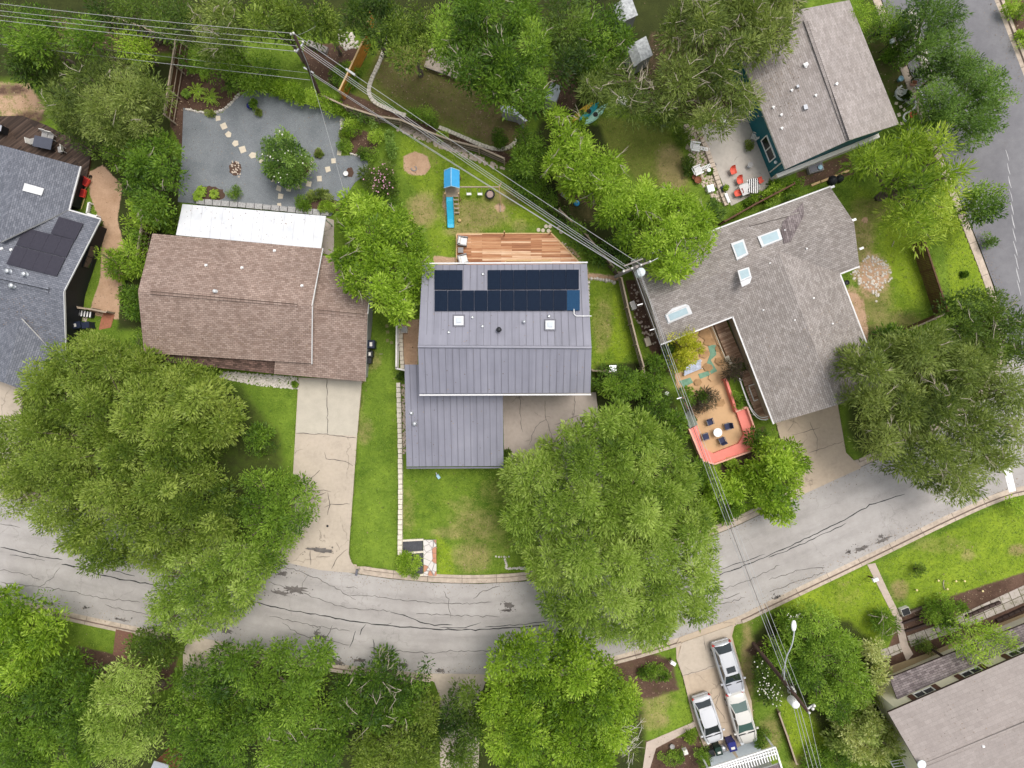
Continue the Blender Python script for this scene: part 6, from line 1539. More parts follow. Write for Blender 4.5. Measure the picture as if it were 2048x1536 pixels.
for x, y, a, L_, lb in ((1786, 488, 70, .5, 'pale stick lying on the side lawn above fence'), (762, 708, 0, .3, 'tiny pale stick in lawn strip beside bins')):
    b = MB(); p = P(x, y, .05); d = Vector((math.cos(R(a)), math.sin(R(a)), 0)) * L_ / 2; b.tube([p - d, p + d], .03, 6); tag(b.build('fallen_branch', M['twig']), lb, 'branch')
for x, y in ((1829, 1178), (1872, 1159), (1907, 1160), (1924, 1160), (1960, 1180), (1890, 1176)):
    th = thing('path_light', 'small yellow topped garden light along lower edge of right lawn', 'garden light', at_(x, y), 0, 'garden lights on the right lawn'); b = MB(); b.tube([(0, 0, 0), (0, 0, .3)], .02, 6); b.build('stake', M['black'], th, False); b = MB(); b.smooth = True; b.lathe((0, 0, .3), [(.05, 0), (.1, .04), (.08, .1), (.01, .12)], 10); b.build('cap', plain('pale_yellow_cap', (.72, .6, .3), .5), th, False)
th = thing('ladder', 'white ladder leaning at corner of cream house by lower edge', 'ladder', at_(1805, 1530)); b = MB()
for s in (0, 1): b.bar(P(1780 + 22 * s, 1522 - 4 * s, .3), P(1800 + 26 * s, 1556, .8), .09, .05)
b.build('side_rail', M['white'], th)
for k in range(6): b = MB(); b.bar(P(1782 + 3 * k, 1523 + 5.2 * k, .35 + .07 * k), P(1803 + 3.2 * k, 1519 + 5.8 * k, .35 + .07 * k), .05, .04); b.build('rung', M['white'], th)
# timber steps/beds
for i, (x0, y0, x1, y1, lb) in enumerate(((1802, 1232, 1846, 1214, 'upper timber step edge of the mulch bed by path'), (1806, 1246, 1850, 1230, 'middle timber step edge of the mulch bed by path'), (1811, 1262, 1858, 1246, 'lower timber step edge of the mulch bed by path'))):
    b = MB(); b.bar(P(x0, y0, .2), P(x1, y1, .2), .16, .25); tag(b.build('timber_beam', M['darktrim'] if i else M['oldwood']), lb, 'timber')
th = thing('porch_bench', 'dark metal bench under porch roof edge of cream house', 'bench', at_(1800, 1350), R(20)); b = MB()
for k in range(4): b.box((0, -.2 + k * .13, .42), (1.5, .08, .03))
b.build('seat', M['black'], th, False); b = MB(); b.box((0, -.28, .65), (1.5, .05, .4)); b.build('back', M['black'], th, False)
for s in (-.65, .65): b = MB(); b.box((s, 0, .2), (.06, .5, .4)); b.build('leg', M['black'], th, False)

# ------------------------------------------------------------------ cars
def car(label, px, py, ang, L_, Wd, Ht, paint, style, glass):
    th = thing('parked_car', label, 'car', at_(px, py, .03), ang, 'cars parked on the driveway')
    h = Wd / 2; f, r = L_ / 2, -L_ / 2
    hood = {'sedan': .95, 'suv': 1.08, 'hatch': .98}[style]
    st = {'sedan': [(-1, .62, .35, .72), (-.97, .78, .28, .92), (-.88, .93, .22, 1.02), (-.6, .985, .2, 1.04), (-.3, 1, .2, 1.02), (.1, 1, .2, 1.0), (.45, 1, .2, .98), (.62, .99, .2, .95), (.82, .93, .22, .86), (.93, .80, .27, .74), (1, .55, .36, .60)],
          'suv': [(-1, .72, .4, .85), (-.97, .88, .3, 1.08), (-.88, .97, .26, 1.14), (-.5, 1, .25, 1.15), (0, 1, .25, 1.14), (.4, 1, .25, 1.12), (.6, .99, .25, 1.08), (.82, .95, .27, 1.0), (.94, .82, .32, .86), (1, .6, .4, .7)],
          'hatch': [(-1, .70, .38, .82), (-.97, .86, .3, 1.0), (-.88, .96, .24, 1.03), (-.5, 1, .22, 1.03), (0, 1, .22, 1.02), (.4, 1, .22, 1.0), (.6, .99, .22, .97), (.82, .93, .24, .88), (.94, .80, .3, .76), (1, .55, .38, .62)]}[style]
    b = MB(); b.smooth = True; rows = []
    for x, w, zb, zt in st:
        w *= h; X = x * f
        rows.append([(X, -w * .9, zb), (X, -w, zb + .14), (X, -w, zt - .2), (X, -w * .94, zt - .05), (X, -w * .72, zt), (X, 0, zt + .035), (X, w * .72, zt), (X, w * .94, zt - .05), (X, w, zt - .2), (X, w, zb + .14), (X, w * .9, zb)])
    n = len(rows[0]); i0 = len(b.v); b.v += [p for rw_ in rows for p in rw_]
    for i in range(len(rows) - 1):
        for j in range(n):
            j2 = (j + 1) % n; b.f.append([i0 + i * n + j, i0 + i * n + j2, i0 + (i + 1) * n + j2, i0 + (i + 1) * n + j]); b.m.append(0); b.uv.append(None); b.sm.append(True)
    for i, rev in ((0, False), (len(rows) - 1, True)):
        fc = [i0 + i * n + j for j in range(n)]; b.f.append(fc[::-1] if not rev else fc); b.m.append(0); b.uv.append(None); b.sm.append(False)
    body = b.build('body', M[paint], th, False)
    zt = 1.0 if style != 'suv' else 1.12
    xa, xb, xc, xd = {'sedan': (-.72, -.34, .06, .52), 'suv': (-.94, -.70, .08, .52), 'hatch': (-.90, -.56, .12, .60)}[style]
    wb_, wt = h * .95, h * .72
    z1 = Ht - .03
    Bp = lambda x, y: (x * f, y, zt - .06)
    lo = [(xa * f, -wb_ * .9, zt - .08), (xa * f, wb_ * .9, zt - .08), (xd * f, wb_ * .88, zt - .08), (xd * f, -wb_ * .88, zt - .08)]
    hi = [(xb * f, -wt * .93, z1), (xb * f, wt * .93, z1), (xc * f, wt * .93, z1), (xc * f, -wt * .93, z1)]
    lo = [Vector(p) for p in lo]; hi = [Vector(p) for p in hi]
    b = MB(); b.shared([*lo, *hi], [(4, 5, 6, 7)[::-1], (0, 1, 5, 4), (1, 2, 6, 5), (2, 3, 7, 6), (3, 0, 4, 7)]); b.build('cabin', M[paint], th, False)
    b = MB(); b.smooth = True; rws = []
    for k in range(7):
        u = k / 6; x = (xb - .02) * f + ((xc + .03) - (xb - .02)) * f * u; w = wt * (1.0 - .06 * abs(u * 2 - 1) ** 2); zz = z1 + .035 * (1 - (u * 2 - 1) ** 2)
        rws.append([(x, -w, zz - .035), (x, -w * .6, zz + .02), (x, 0, zz + .035), (x, w * .6, zz + .02), (x, w, zz - .035)])
    for r0, r1 in zip(rws[:-1], rws[1:]):
        for j in range(4): b.face([r0[j], r1[j], r1[j + 1], r0[j + 1]])
    b.build('roof', M['carwhite' if paint != 'carcream' else 'carcream'], th, False)
    def pane(name, q, s=.86, t=.9, out=.012):
        c = (q[0] + q[1] + q[2] + q[3]) / 4; nrm = (q[1] - q[0]).cross(q[3] - q[0]); nrm.normalize()
        if nrm.z < 0: nrm = -nrm
        qq = [c + (p - c) * s + nrm * out for p in q]; b = MB(); b.face(qq); b.face([p - nrm * .02 for p in qq][::-1]); return b.build(name, M[glass], th, False)
    pane('windshield', [lo[3], lo[2], hi[2], hi[3]], .94)
    pane('rear_window', [lo[1], lo[0], hi[0], hi[1]], .93)
    for s in (0, 1):
        a, c, d, e = (lo[2], lo[1], hi[1], hi[2]) if s else (lo[0], lo[3], hi[3], hi[0])
        for u0, u1 in ((.10, .48), (.52, .92)):
            q = [a.lerp(c, u0), a.lerp(c, u1), e.lerp(d, u1), e.lerp(d, u0)]; cc = sum(q, Vector()) / 4; nr = (q[1] - q[0]).cross(q[3] - q[0]).normalized()
            if nr.dot(Vector((0, cc.y, 0))) < 0: nr = -nr
            qq = [cc + (p - cc) * .9 + nr * .012 for p in q]; b = MB(); b.face(qq); b.build('side_window', M['glass_dark'], th, False)
    for sx, x in ((1, .62), (-1, -.60)):
        for s in (-1, 1):
            b = MB(); b.smooth = True; b.tube([(x * f, s * (h - .2), .32), (x * f, s * (h + .005), .32)], .33, 18); w_ = b.build('wheel', M['black'], th, False)
            b = MB(); b.tube([(x * f, s * (h - .0), .32), (x * f, s * (h + .015), .32)], .2, 14); b.build('rim', M['metal'], w_, False)
    for s in (-1, 1):
        b = MB(); b.box((xd * f - .18, s * (h + .09), zt + .02), (.14, .22, .14), 0, .85); b.build('wing_mirror', M[paint], th, False)
        b = MB(); b.box((f * .90, s * h * .66, zt - .27 if style != 'suv' else zt - .2), (.3, .34, .13), s * -.35, .8); b.build('headlight', M['lamp_clear'], th, False)
        b = MB(); b.box((r * .955, s * h * .76, zt - .14), (.16, .3, .2), s * .35, .9); b.build('tail_light', M['lamp_red'], th, False)
    b = MB(); b.box((r * .99, 0, .5), (.12, Wd * .8, .2), 0, .95); b.build('rear_bumper', M[paint], th, False)
    b = MB(); b.box((xd * f + .05, 0, zt - .02), (.1, wb_ * 1.7, .03)); b.box((f * .985, 0, .42), (.06, Wd * .6, .16)); b.box((r * .975, 0, zt - .28), (.1, Wd * .5, .1)); b.build('black_trim', M['black'], th, False)
    b = MB()
    for s in (-1, 1): b.bar((xd * f + .1, s * h * .74, zt + .012), (f * .88, s * h * .62, zt - .09), .02, .03)
    b.bar((xa * f - .02, -h * .7, zt + .02), (xa * f - .02, h * .7, zt + .02), .025, .03) if style == 'sedan' else None
    b.build('panel_gap', M['blackbin'], th, False)
    if style == 'suv':
        b = MB(); b.box((xc * f - .42, 0, z1 + .082), (.5, .75, .012)); b.build('sunroof', M['glass_dark'], th, False)
        for s in (-1, 1): b = MB(); b.bar((xb * f, s * wt * .9, z1 + .05), (xc * f, s * wt * .9, z1 + .05), .04, .05); b.build('roof_rail', M['metal'], th, False)
    if style == 'hatch': b = MB(); b.box((xb * f - .1, 0, z1 - .01), (.25, wt * 1.8, .05), 0, .95); b.build('spoiler', M[paint], th, False)
    return th
car('silver white suv with dark sunroof, uppermost of three on driveway', 1451, 1328, R(-73), 4.75, 1.85, 1.72, 'carsilver', 'suv', 'glass_dark')
car('cream sedan with green tinted glass parked behind the silver suv', 1478, 1427, R(-74), 4.75, 1.8, 1.45, 'carcream', 'sedan', 'glass_green')
car('small white hatchback parked alone on left side of driveway', 1411, 1430, R(-72), 4.3, 1.78, 1.5, 'carwhite', 'hatch', 'glass_dark')

# ------------------------------------------------------------------ poles and wires
def pole(label, base, top, mat, r=.15, name='utility_pole'):
    th = thing(name, label, 'utility pole', (base.x, base.y, 0)); b = MB(); b.smooth = True; b.tube([base - Vector((0, 0, .2)), base.lerp(top, .5), top], [r, r * .88, r * .7], 12); b.build('shaft', M[mat], th); return th
def insulator(th, p, k=1.0):
    b = MB(); b.smooth = True; b.lathe(p, [(.04 * k, 0), (.09 * k, .05), (.06 * k, .1), (.09 * k, .15), (.03 * k, .22)], 8); b.build('insulator', M['offwhite'], th)
b1, t1 = P(640, 192, 0), P(588, 68, 10.5)
p1 = pole('dark leaning utility pole beside gravel yard at upper left', b1, t1, 'polewood')
at1 = lambda z: b1.lerp(t1, z / 10.5)
insulator(p1, at1(10.5)); insulator(p1, at1(10.2) + Vector((-.25, .1, 0)))
b = MB(); b.bar(at1(8.5) + Vector((-.3, -.35, 0)), at1(8.5) + Vector((.3, .35, 0)), .1, .12); b.build('bracket', M['metal'], p1)
for s in (-.3, 0, .3): insulator(p1, at1(8.55) + Vector((s, s * 1.1, .05)))
b = MB(); b.bar(at1(4.8) + Vector((-.45, .25, 0)), at1(4.8) + Vector((.35, -.2, 0)), .1, .1); b.build('cable_bracket', M['metal'], p1)
b = MB(); b.tube(smoothline([at1(8.4) + Vector((.15, -.2, 0)), at1(6.5) + Vector((.18, -.2, 0)), at1(4.8) + Vector((.1, -.25, 0))], 1), .03, 6); b.build('riser_cable', M['wire'], p1)
tf = P(705, 149, 6.8)
b2, t2 = P(1231, 553, 0), P(1274, 533, 11.0)
p2 = pole('grey weathered utility pole with round transformer between metal roof and grey house', b2, t2, 'greypole')
at2 = lambda z: b2.lerp(t2, z / 11.0)
b = MB(); c = at2(10.4); b.bar(c + Vector((-1.0, -.35, 0)), c + Vector((1.1, .42, 0)), .12, .12); b.build('crossarm', M['greypole'], p2)
b = MB(); c = at2(10.0); b.bar(c + Vector((-.8, .1, 0)), c + Vector((.6, .65, 0)), .1, .1); b.build('crossarm', M['greypole'], p2)
for s in (-.9, -.3, .35, 1.0): insulator(p2, at2(10.45) + Vector((s, s * .37, .05)))
b = MB(); b.smooth = True; c = P(1282, 544, 9.2); b.lathe(c - Vector((0, 0, .9)), [(.28, 0), (.34, .05), (.34, .85), (.3, .93), (.1, .97), (.02, .98)], 20); b.build('transformer', M['offwhite'] if False else plain('pale_grey_transformer', (.60, .64, .65), .45, .06), p2)
b = MB(); b.tube([P(1295, 527, 10), P(1316, 516, 9.6)], .03, 6); b.build('guy_arm', M['wire'], p2)
b3, t3 = P(1507, 1287, 0), P(1617, 1424, 11.85)
p3 = pole('dark utility pole with street lamp arm beside the parked cars', b3, t3, 'polewood', .17, 'lamp_pole')
at3 = lambda z: b3.lerp(t3, z / 11.85)
b = MB(); c = at3(11.5); e = P(1627, 1410, 11.6); b.bar(c, e, .1, .1); b.build('crossarm', M['white'], p3)
insulator(p3, at3(11.85)); insulator(p3, e, 1.3); insulator(p3, P(1624, 1416, 11.6), 1.3)
b = MB(); b.smooth = True; c = P(1592, 1410, 9.3); b.lathe(c - Vector((0, 0, 1.0)), [(.24, 0), (.3, .05), (.3, .95), (.26, 1.02), (.08, 1.08), (.02, 1.1)], 18); b.build('transformer', M['white'], p3)
for z in (9.0, 8.7, 8.4): insulator(p3, at3(z) + Vector((.1, .15, 0)))
for x, y, z in ((1575, 1374, 8.7), (1583, 1382, 8.9), (1578, 1390, 8.6)):
    b = MB(); b.smooth = True; b.tube(smoothline([at3(8.8), P(x, y, z) + Vector((0, 0, -.2)), at3(8.0)], 2), .03, 6); b.build('loop_cable', M['wire'], p3)
arm = smoothline([at3(7.2), P(1570, 1318, 8.0), P(1585, 1290, 8.3), P(1589, 1258, 8.3)], 2)
b = MB(); b.smooth = True; b.tube(arm, .05, 8); b.bar(at3(6.6), P(1572, 1322, 7.9), .05, .05); b.build('lamp_arm', M['metal'], p3)
b = MB(); b.smooth = True; c = P(1588, 1252, 8.3); b.lathe(c - Vector((0, 0, .12)), [(.1, 0), (.22, .04), (.24, .1), (.16, .18), (.03, .22)], 14)
b.v = [(c.x + (v[0] - c.x) * .85, c.y + (v[1] - c.y) * 1.9, v[2]) for v in b.v]; lh = b.build('lamp_head', M['white'], p3)
b = MB(); b.lathe(c + Vector((0, .1, -.16)), [(.08, 0), (.13, .06)], 10); b.build('lens', M['lamp_clear'], lh)
def wire(label, a, b_, sag=.3, r=.022, mat='wire', group=None, n=14, name='power_line'):
    mb = MB(); pts = []
    for i in range(n + 1):
        u = i / n; p = a.lerp(b_, u); pts.append(p - Vector((0, 0, sag * 4 * u * (1 - u))))
    mb.smooth = True; mb.tube(pts, r * .74, 5); return tag(mb.build(name, M[mat], origin=tuple(a)), label, 'cable', group)
wire('single high cable from left edge to tip of the leaning pole', P(-260, -25, 10.5), at1(10.6), .4)
for i, (y0, dx) in enumerate(((-9, .35), (0, 0), (9, -.35))):
    wire('one of three close cables from left edge to bracket of the leaning pole', P(-260, y0, 8.7), at1(8.6) + Vector((dx, dx * 1.1, .15)), .3, .022, 'wire', 'three cables left of the leaning pole')
wire('thin faint cable from left edge to lower bracket of leaning pole', P(-260, 43, 5.0), P(616, 146, 4.9), .1, .013)
wire('lowest cable from left edge with drooping end at leaning pole', P(-260, 57, 4.6), P(620, 160, 4.5), .1, .026)
wire('single high cable from tip of leaning pole to round transformer pole', at1(10.6), at2(10.5) + Vector((.35, .13, .2)), .5, .024)
for i, dx in enumerate((-.9, -.5, -.2)):
    wire('one of three close cables between leaning pole and transformer pole', at1(8.6) + Vector((.1 + .1 * i, .1 * i - .1, .15)), at2(9.6) + Vector((dx * .5 - .2, dx * .2, .2)), .45, .024, 'wire', 'three cables over the playset lawn')
for i in range(2):
    wire('one of two low cables over the blue roofed playset', at1(4.7) + Vector((.1 + .15 * i, -.2, -.1 + .15 * i)), at2(7.6) + Vector((-.2 - .1 * i, -.1, .3 * i)), .3, .028, 'wire', 'two low cables over the playset')
b = MB(); p = P(703, 149, 10.0)
u_ = (at2(10.5) - at1(10.6)); c = at1(10.6) + u_ * .165; b.bar(c - u_ * .012, c + u_ * .014, .14, .16); tag(b.build('line_recloser', M['wire']), 'pale metal cutout clamped on cable above the orange fence', 'cutout switch')
wire('thin single cable from transformer pole to tip of street lamp pole', at2(10.4) + Vector((.3, -.3, .1)), at3(11.9), .4, .018)
for i in range(3):
    wire('one of the bundled cables between transformer pole and street lamp pole', at2(9.4) + Vector((.0 + .13 * i, -.1, .25 * i)), at3(8.8) + Vector((-.15 + .12 * i, .1, .3 * i)), .5, .028, 'wire' if i != 1 else 'darkwire', 'cable bundle toward the street lamp pole')
wire('thin single cable leaving street lamp pole toward lower edge', at3(11.9), P(1700, 1760, 11.5), .4, .02)
for i in range(3):
    wire('one of the bundled cables leaving street lamp pole toward lower edge', at3(8.8) + Vector((-.15 + .12 * i, 0, .3 * i)), P(1690 + 14 * i, 1800, 8.8), .4, .026, 'wire', 'cable bundle toward the lower edge')
wire('service cable crossing the grey gravel to brown roof', at1(4.6), P(698, 420, 3.2), .15, .02)
wire('short cable from leaning pole toward upper trees', at1(10.2), P(632, 52, 7), .1, .014)
wire('service cable from transformer pole down to the grey house roof', at2(9.0), P(1320, 660, 3.4), .1, .012) if False else None
for x, y, lb in ((1280, 609, 'short white spacer clamped on cable bundle beside grey roof, upper'), (1305, 659, 'short white spacer clamped on cable bundle beside grey roof, lower'), (1359, 796, 'short white spacer clamped on cable bundle above dark green box')):
    b = MB(); c = P(x, y, 9.0); b.bar(c + Vector((-.2, -.06, 0)), c + Vector((.2, .06, 0)), .07, .07); tag(b.build('cable_spacer', M['white']), lb, 'cable spacer')
# ------------------------------------------------------------------ vegetation
def leaves_mesh(name, base, dirv, length, width, mat, tint, rg, flat=.6, parent=None, origin=(0, 0, 0)):
    """leaf blades: one diamond per leaf, from base along dirv"""
    N_ = len(base)
    up = np.array([0, 0, 1.0]) + rg.normal(0, flat, (N_, 3))
    side = np.cross(dirv, up); side /= np.linalg.norm(side, axis=1, keepdims=True) + 1e-9
    L_ = length[:, None]; Wd = width[:, None]
    mid = base + dirv * L_ * .45; tip = base + dirv * L_; tip[:, 2] -= length * .12
    V = np.stack([base, mid + side * Wd * .5, tip, mid - side * Wd * .5], 1).reshape(-1, 3) - np.array(origin)
    me = np_mesh(name, V, np.arange(N_ * 4).reshape(-1, 4), mat)
    at = me.attributes.new('tint', 'FLOAT', 'FACE'); at.data.foreach_set('value', np.clip(tint, 0, 1).astype(np.float32))
    o = bpy.data.objects.new(name, me); COL.objects.link(o)
    if parent: o.parent = parent
    else: o.location = origin
    return o
def tree(label, poly, ztop, zedge, leaf='oak', ll=.42, lw=.13, sp=.8, dens=34, lobe=2.6, bump=1.5, seed=0, name='oak_tree', cat='tree', group=None,
         up=.55, gap=0.0, twigs=0, trunk=True, flat=.6, under=.5, tint=0.0, spread=.85, twigmat='twig', curl=0.0):
    rg = np.random.default_rng(seed + 11); rnd = random.Random(seed)
    zm = (ztop + zedge) / 2; k = (H - zm) / F
    pw = [((x - 1024) * k, (768 - y) * k) for x, y in poly]            # outline in metres at mid height
    xs = [p[0] for p in pw]; ys = [p[1] for p in pw]
    sp = min(sp, min(max(xs) - min(xs), max(ys) - min(ys)) / 3.2); lobe = max(lobe * .5, min(lobe, sp * 3.5)) if sp < .3 else lobe
    gx_, gy_ = np.meshgrid(np.arange(min(xs) - sp, max(xs) + sp, sp), np.arange(min(ys) - sp, max(ys) + sp, sp))
    X = (gx_ + rg.uniform(-.45, .45, gx_.shape) * sp).ravel(); Y = (gy_ + rg.uniform(-.45, .45, gx_.shape) * sp).ravel()
    ins = inpoly(X, Y, pw); d = polydist(X, Y, pw)
    keep = ins & (d > min(.22, sp * .3) + sp * .3 * rg.random(X.shape))
    X, Y, d = X[keep], Y[keep], d[keep]
    D = max(d.max(), .3); q = np.clip(d / (D * .85), 0, 1); hgt = np.sqrt(1 - (1 - q) ** 2)
    # boughs: leaf heaps with deep clefts between them
    bc = []
    cand = list(range(len(X))); rnd.shuffle(cand)
    for i in cand:
        if all((X[i] - a) ** 2 + (Y[i] - b) ** 2 > lobe ** 2 for a, b in bc): bc.append((X[i], Y[i]))
    bc = np.array(bc); bz = rg.normal(0, .45, len(bc)) * min(1, bump)
    dd = np.hypot(X[:, None] - bc[None, :, 0], Y[:, None] - bc[None, :, 1]); ni = dd.argmin(1); qd = dd[np.arange(len(X)), ni] / lobe
    Z = zedge + (ztop - zedge) * hgt + bz[ni] - bump * np.clip(qd, 0, 1.2) ** 2 + rg.normal(0, .2, len(X)) * min(1, bump)
    Z -= .9 * min(1, bump) * np.clip((qd - .5) / .3, 0, 1)                # clefts between the boughs
    Z = np.maximum(Z, .25 if ztop < 3 else .8)
    if gap > 0:
        pr = gap * (.35 + .9 * np.clip(qd, 0, 1)); kp = rg.random(len(X)) > pr
        X, Y, Z, ni, qd, d, hgt = (a[kp] for a in (X, Y, Z, ni, qd, d, hgt))
    kz = (H - Z) / (H - zm)                                              # keep each clump under its own pixel
    C = np.stack([X * kz, Y * kz, Z], -1)
    bdir = np.stack([X - bc[ni, 0], Y - bc[ni, 1], np.zeros(len(X))], -1) / lobe
    nrm = bdir * 1.1 + np.array([0, 0, up]); nrm /= np.linalg.norm(nrm, axis=1, keepdims=True) + 1e-9
    ctint = .52 + tint + rg.normal(0, .13, len(X)) + (rg.normal(0, .13, len(bc)))[ni]; csize = rg.uniform(.78, 1.2, len(X)) * rg.uniform(.9, 1.12, len(bc))[ni]
    def spray(C, nrm, ctint, csize, n, s, ll, lw, rnd_=.75):
        n = int(n * DENS); ll, lw = ll * LSC, lw * LSC; m = len(C) * n; idx = np.repeat(np.arange(len(C)), n)
        r = rg.normal(0, 1, (m, 3)); r /= np.linalg.norm(r, axis=1, keepdims=True)
        dv = nrm[idx] * .5 + r * (rnd_ + .2) + np.array([0, 0, .25]); dv /= np.linalg.norm(dv, axis=1, keepdims=True) + 1e-9
        base = C[idx] + r * (s * rg.random(m) ** .5)[:, None] * np.array([1, 1, .85]) - nrm[idx] * (.25 * s)
        L_ = ll * rg.uniform(.5, 1.35, m) * csize[idx]; W_ = lw * rg.uniform(.6, 1.4, m) * csize[idx]
        return base, dv, L_, W_, ctint[idx] + rg.normal(0, .16, m)
    parts = [spray(C, nrm, ctint, csize, dens, sp * spread, ll, lw)]
    if under > 0:
        C2 = C - np.array([0, 0, 1]) * np.minimum(1.1, np.maximum(C[:, 2:3] * .35, .15)) ; parts.append(spray(C2, nrm, ctint, csize, max(4, int(dens * under)), sp * .9, ll * 1.3, lw * 1.7, 1.2))
    edge = d < sp * 1.3
    if edge.any() and ztop > 3:                                          # drooping skirts so the crown has sides
        C3 = C[edge] - np.array([0, 0, 1]) * np.minimum(1.4, C[edge][:, 2:3] * .3)
        C3[:, :2] *= .985; parts.append(spray(C3, nrm[edge], ctint[edge], csize[edge], max(5, int(dens * .4)), sp * .8, ll * 1.1, lw * 1.2, 1.0))
    base, dv, L_, W_, tn = (np.concatenate(a) for a in zip(*parts))
    cx, cy = float(np.mean(C[:, 0])), float(np.mean(C[:, 1])); org = Vector((cx, cy, 0))
    base[:, 2] = np.maximum(base[:, 2], .06)
    th = thing(name, label, cat, org, 0, group)
    leaves_mesh('crown' if trunk else 'foliage', base, dv, L_, W_, L[leaf], tn, rg, flat, th, org)
    mb = MB(); mb.smooth = True
    if trunk and ztop > 2.6:
        sp_ = math.sqrt(len(C)) ; rad = max(.09, min(.42, .05 * math.sqrt((max(xs) - min(xs)) * (max(ys) - min(ys))) / 1.3))
        fork = Vector((cx + rnd.uniform(-.3, .3), cy + rnd.uniform(-.3, .3), max(1.2, zedge * .6)))
        mb.tube([(cx, cy, -.15), (cx + .05, cy, .25), fork], [rad * 1.5, rad, rad * .8], 9)
        order = list(range(len(bc))); rnd.shuffle(order)
        for i in order[:22]:
            j = np.where(ni == i)[0]
            if len(j) == 0: continue
            e = Vector(C[j].mean(0)) - Vector((0, 0, .45)); m_ = fork.lerp(e, .5) + Vector((rnd.uniform(-.3, .3), rnd.uniform(-.3, .3), rnd.uniform(.0, .5)))
            mb.tube(smoothline([fork, m_, e], 1), [rad * .5, rad * .38, rad * .22, rad * .14], 6)
            for _ in range(2):
                e2 = Vector(C[rnd.choice(list(j))]); mb.tube([m_, m_.lerp(e2, .6) + Vector((0, 0, .1)), e2], [rad * .2, rad * .13, .015], 5)
        mb.build('trunk', M['bark'], th)
    else:
        for _ in range(5):
            j = rnd.randrange(len(C)); e = Vector(C[j]); mb.tube([(cx, cy, 0), ((cx + e.x) / 2, (cy + e.y) / 2, e.z * .6), e], [.035, .025, .01], 5)
        mb.build('stem', M['bark'], th)
    if twigs:
        mb = MB(); mb.smooth = True
        for _ in range(twigs):
            j = rnd.randrange(len(C)); c = Vector(C[j]) + Vector((0, 0, .12)); b_ = Vector((bdir[j][0], bdir[j][1], .12)); b_ = b_ + Vector((rnd.uniform(-.7, .7), rnd.uniform(-.7, .7), 0))
            b_.normalize(); s = rnd.uniform(.5, 1.3); p1 = c + b_ * s * .5 + Vector((rnd.uniform(-.15, .15), rnd.uniform(-.15, .15), .1)); mb.tube([c, p1, c + b_ * s], [.03, .02, .008], 4)
            for _ in range(2): mb.tube([p1, p1 + (b_ + Vector((rnd.uniform(-.8, .8), rnd.uniform(-.8, .8), 0))) * s * .4], [.016, .006], 4)
        mb.build('twig_sprays', M[twigmat], th)
    return th, C
def ring(x, y, rx, ry=None, n=14, seed=0, jag=.12, rot=0):
    ry = ry or rx; rnd = random.Random(seed * 7 + int(x)); c, s = math.cos(R(rot)), math.sin(R(rot)); o = []
    for i in range(n):
        a = 2 * math.pi * i / n; q = 1 + rnd.uniform(-jag, jag); u, v = math.cos(a) * rx * q, math.sin(a) * ry * q
        o.append((x + u * c - v * s, y + u * s + v * c))
    return o
def shrub(label, x, y, rx, ry=None, h=1.2, leaf='lush', seed=1, name='garden_shrub', cat='shrub', ll=.22, lw=.09, dens=26, sp=.36, group=None, rot=0, jag=.14, bump=.25, lobe=.7, **k):
    return tree(label, ring(x, y, rx, ry, 14, seed, jag, rot), h, h * .35, leaf, ll, lw, sp, dens, lobe, bump, seed, name, cat, group, trunk=False, **k)

# --- the two great street oaks
tree('huge broad oak over the front yard and street at left', [(20, 800), (38, 745), (90, 692), (130, 668), (190, 662), (240, 690), (290, 702), (322, 722), (370, 718), (425, 740), (462, 780), (480, 830), (460, 880), (428, 905), (440, 950), (475, 1000), (470, 1060), (430, 1095), (350, 1105), (300, 1150), (240, 1140), (170, 1165), (110, 1092), (60, 1060), (0, 1030), (-60, 960), (-50, 870), (-10, 830)],
     9.5, 4.4, 'oak', .44, .125, .78, 40, 2.25, 1.75, 1, tint=.02, up=.6)
tree('largest round green elm covering the middle of the street', [(1165, 832), (1190, 806), (1240, 803), (1290, 825), (1340, 850), (1375, 900), (1397, 950), (1420, 1000), (1438, 1050), (1447, 1110), (1452, 1170), (1430, 1230), (1400, 1258), (1365, 1242), (1350, 1262), (1355, 1305), (1320, 1312), (1270, 1300), (1210, 1290), (1150, 1265), (1100, 1250), (1068, 1200), (1058, 1150), (1035, 1120), (1008, 1060), (1012, 1020), (1000, 985), (990, 945), (1015, 922), (1055, 900), (1098, 872), (1130, 848)],
     10.5, 4.8, 'oak2', .50, .105, .76, 44, 2.4, 1.65, 2, name='elm_tree', tint=.03, up=.7)
tree('dark leafy tree overhanging edge of the brown house driveway', [(462, 960), (490, 935), (560, 938), (612, 968), (637, 1012), (622, 1058), (585, 1100), (545, 1150), (510, 1150), (490, 1100), (468, 1050)], 6.0, 2.6, 'lush', .38, .12, .75, 36, 2.0, 1.1, 4, tint=-.1)
tree('bright green tree reaching over the street below the huge oak', [(290, 1130), (330, 1085), (400, 1085), (470, 1070), (520, 1095), (545, 1145), (512, 1200), (490, 1245), (430, 1272), (380, 1292), (340, 1285), (300, 1262), (282, 1215), (300, 1170)], 7.0, 3.0, 'oak2', .44, .12, .75, 38, 2.0, 1.2, 5, tint=.04)
tree('small dark round tree on lawn beside the huge oak', ring(515, 880, 38, 34, 12, 3), 3.4, 1.2, 'lush', .3, .1, .6, 30, 1.2, .6, 6, name='small_tree', tint=-.1)
tree('dark green tree low between huge oak and brown roof', [(245, 690), (270, 655), (300, 665), (330, 705), (300, 735), (255, 725)], 3.0, 1.4, 'lush', .3, .1, .6, 28, 1.2, .6, 7, name='small_tree', tint=-.12)
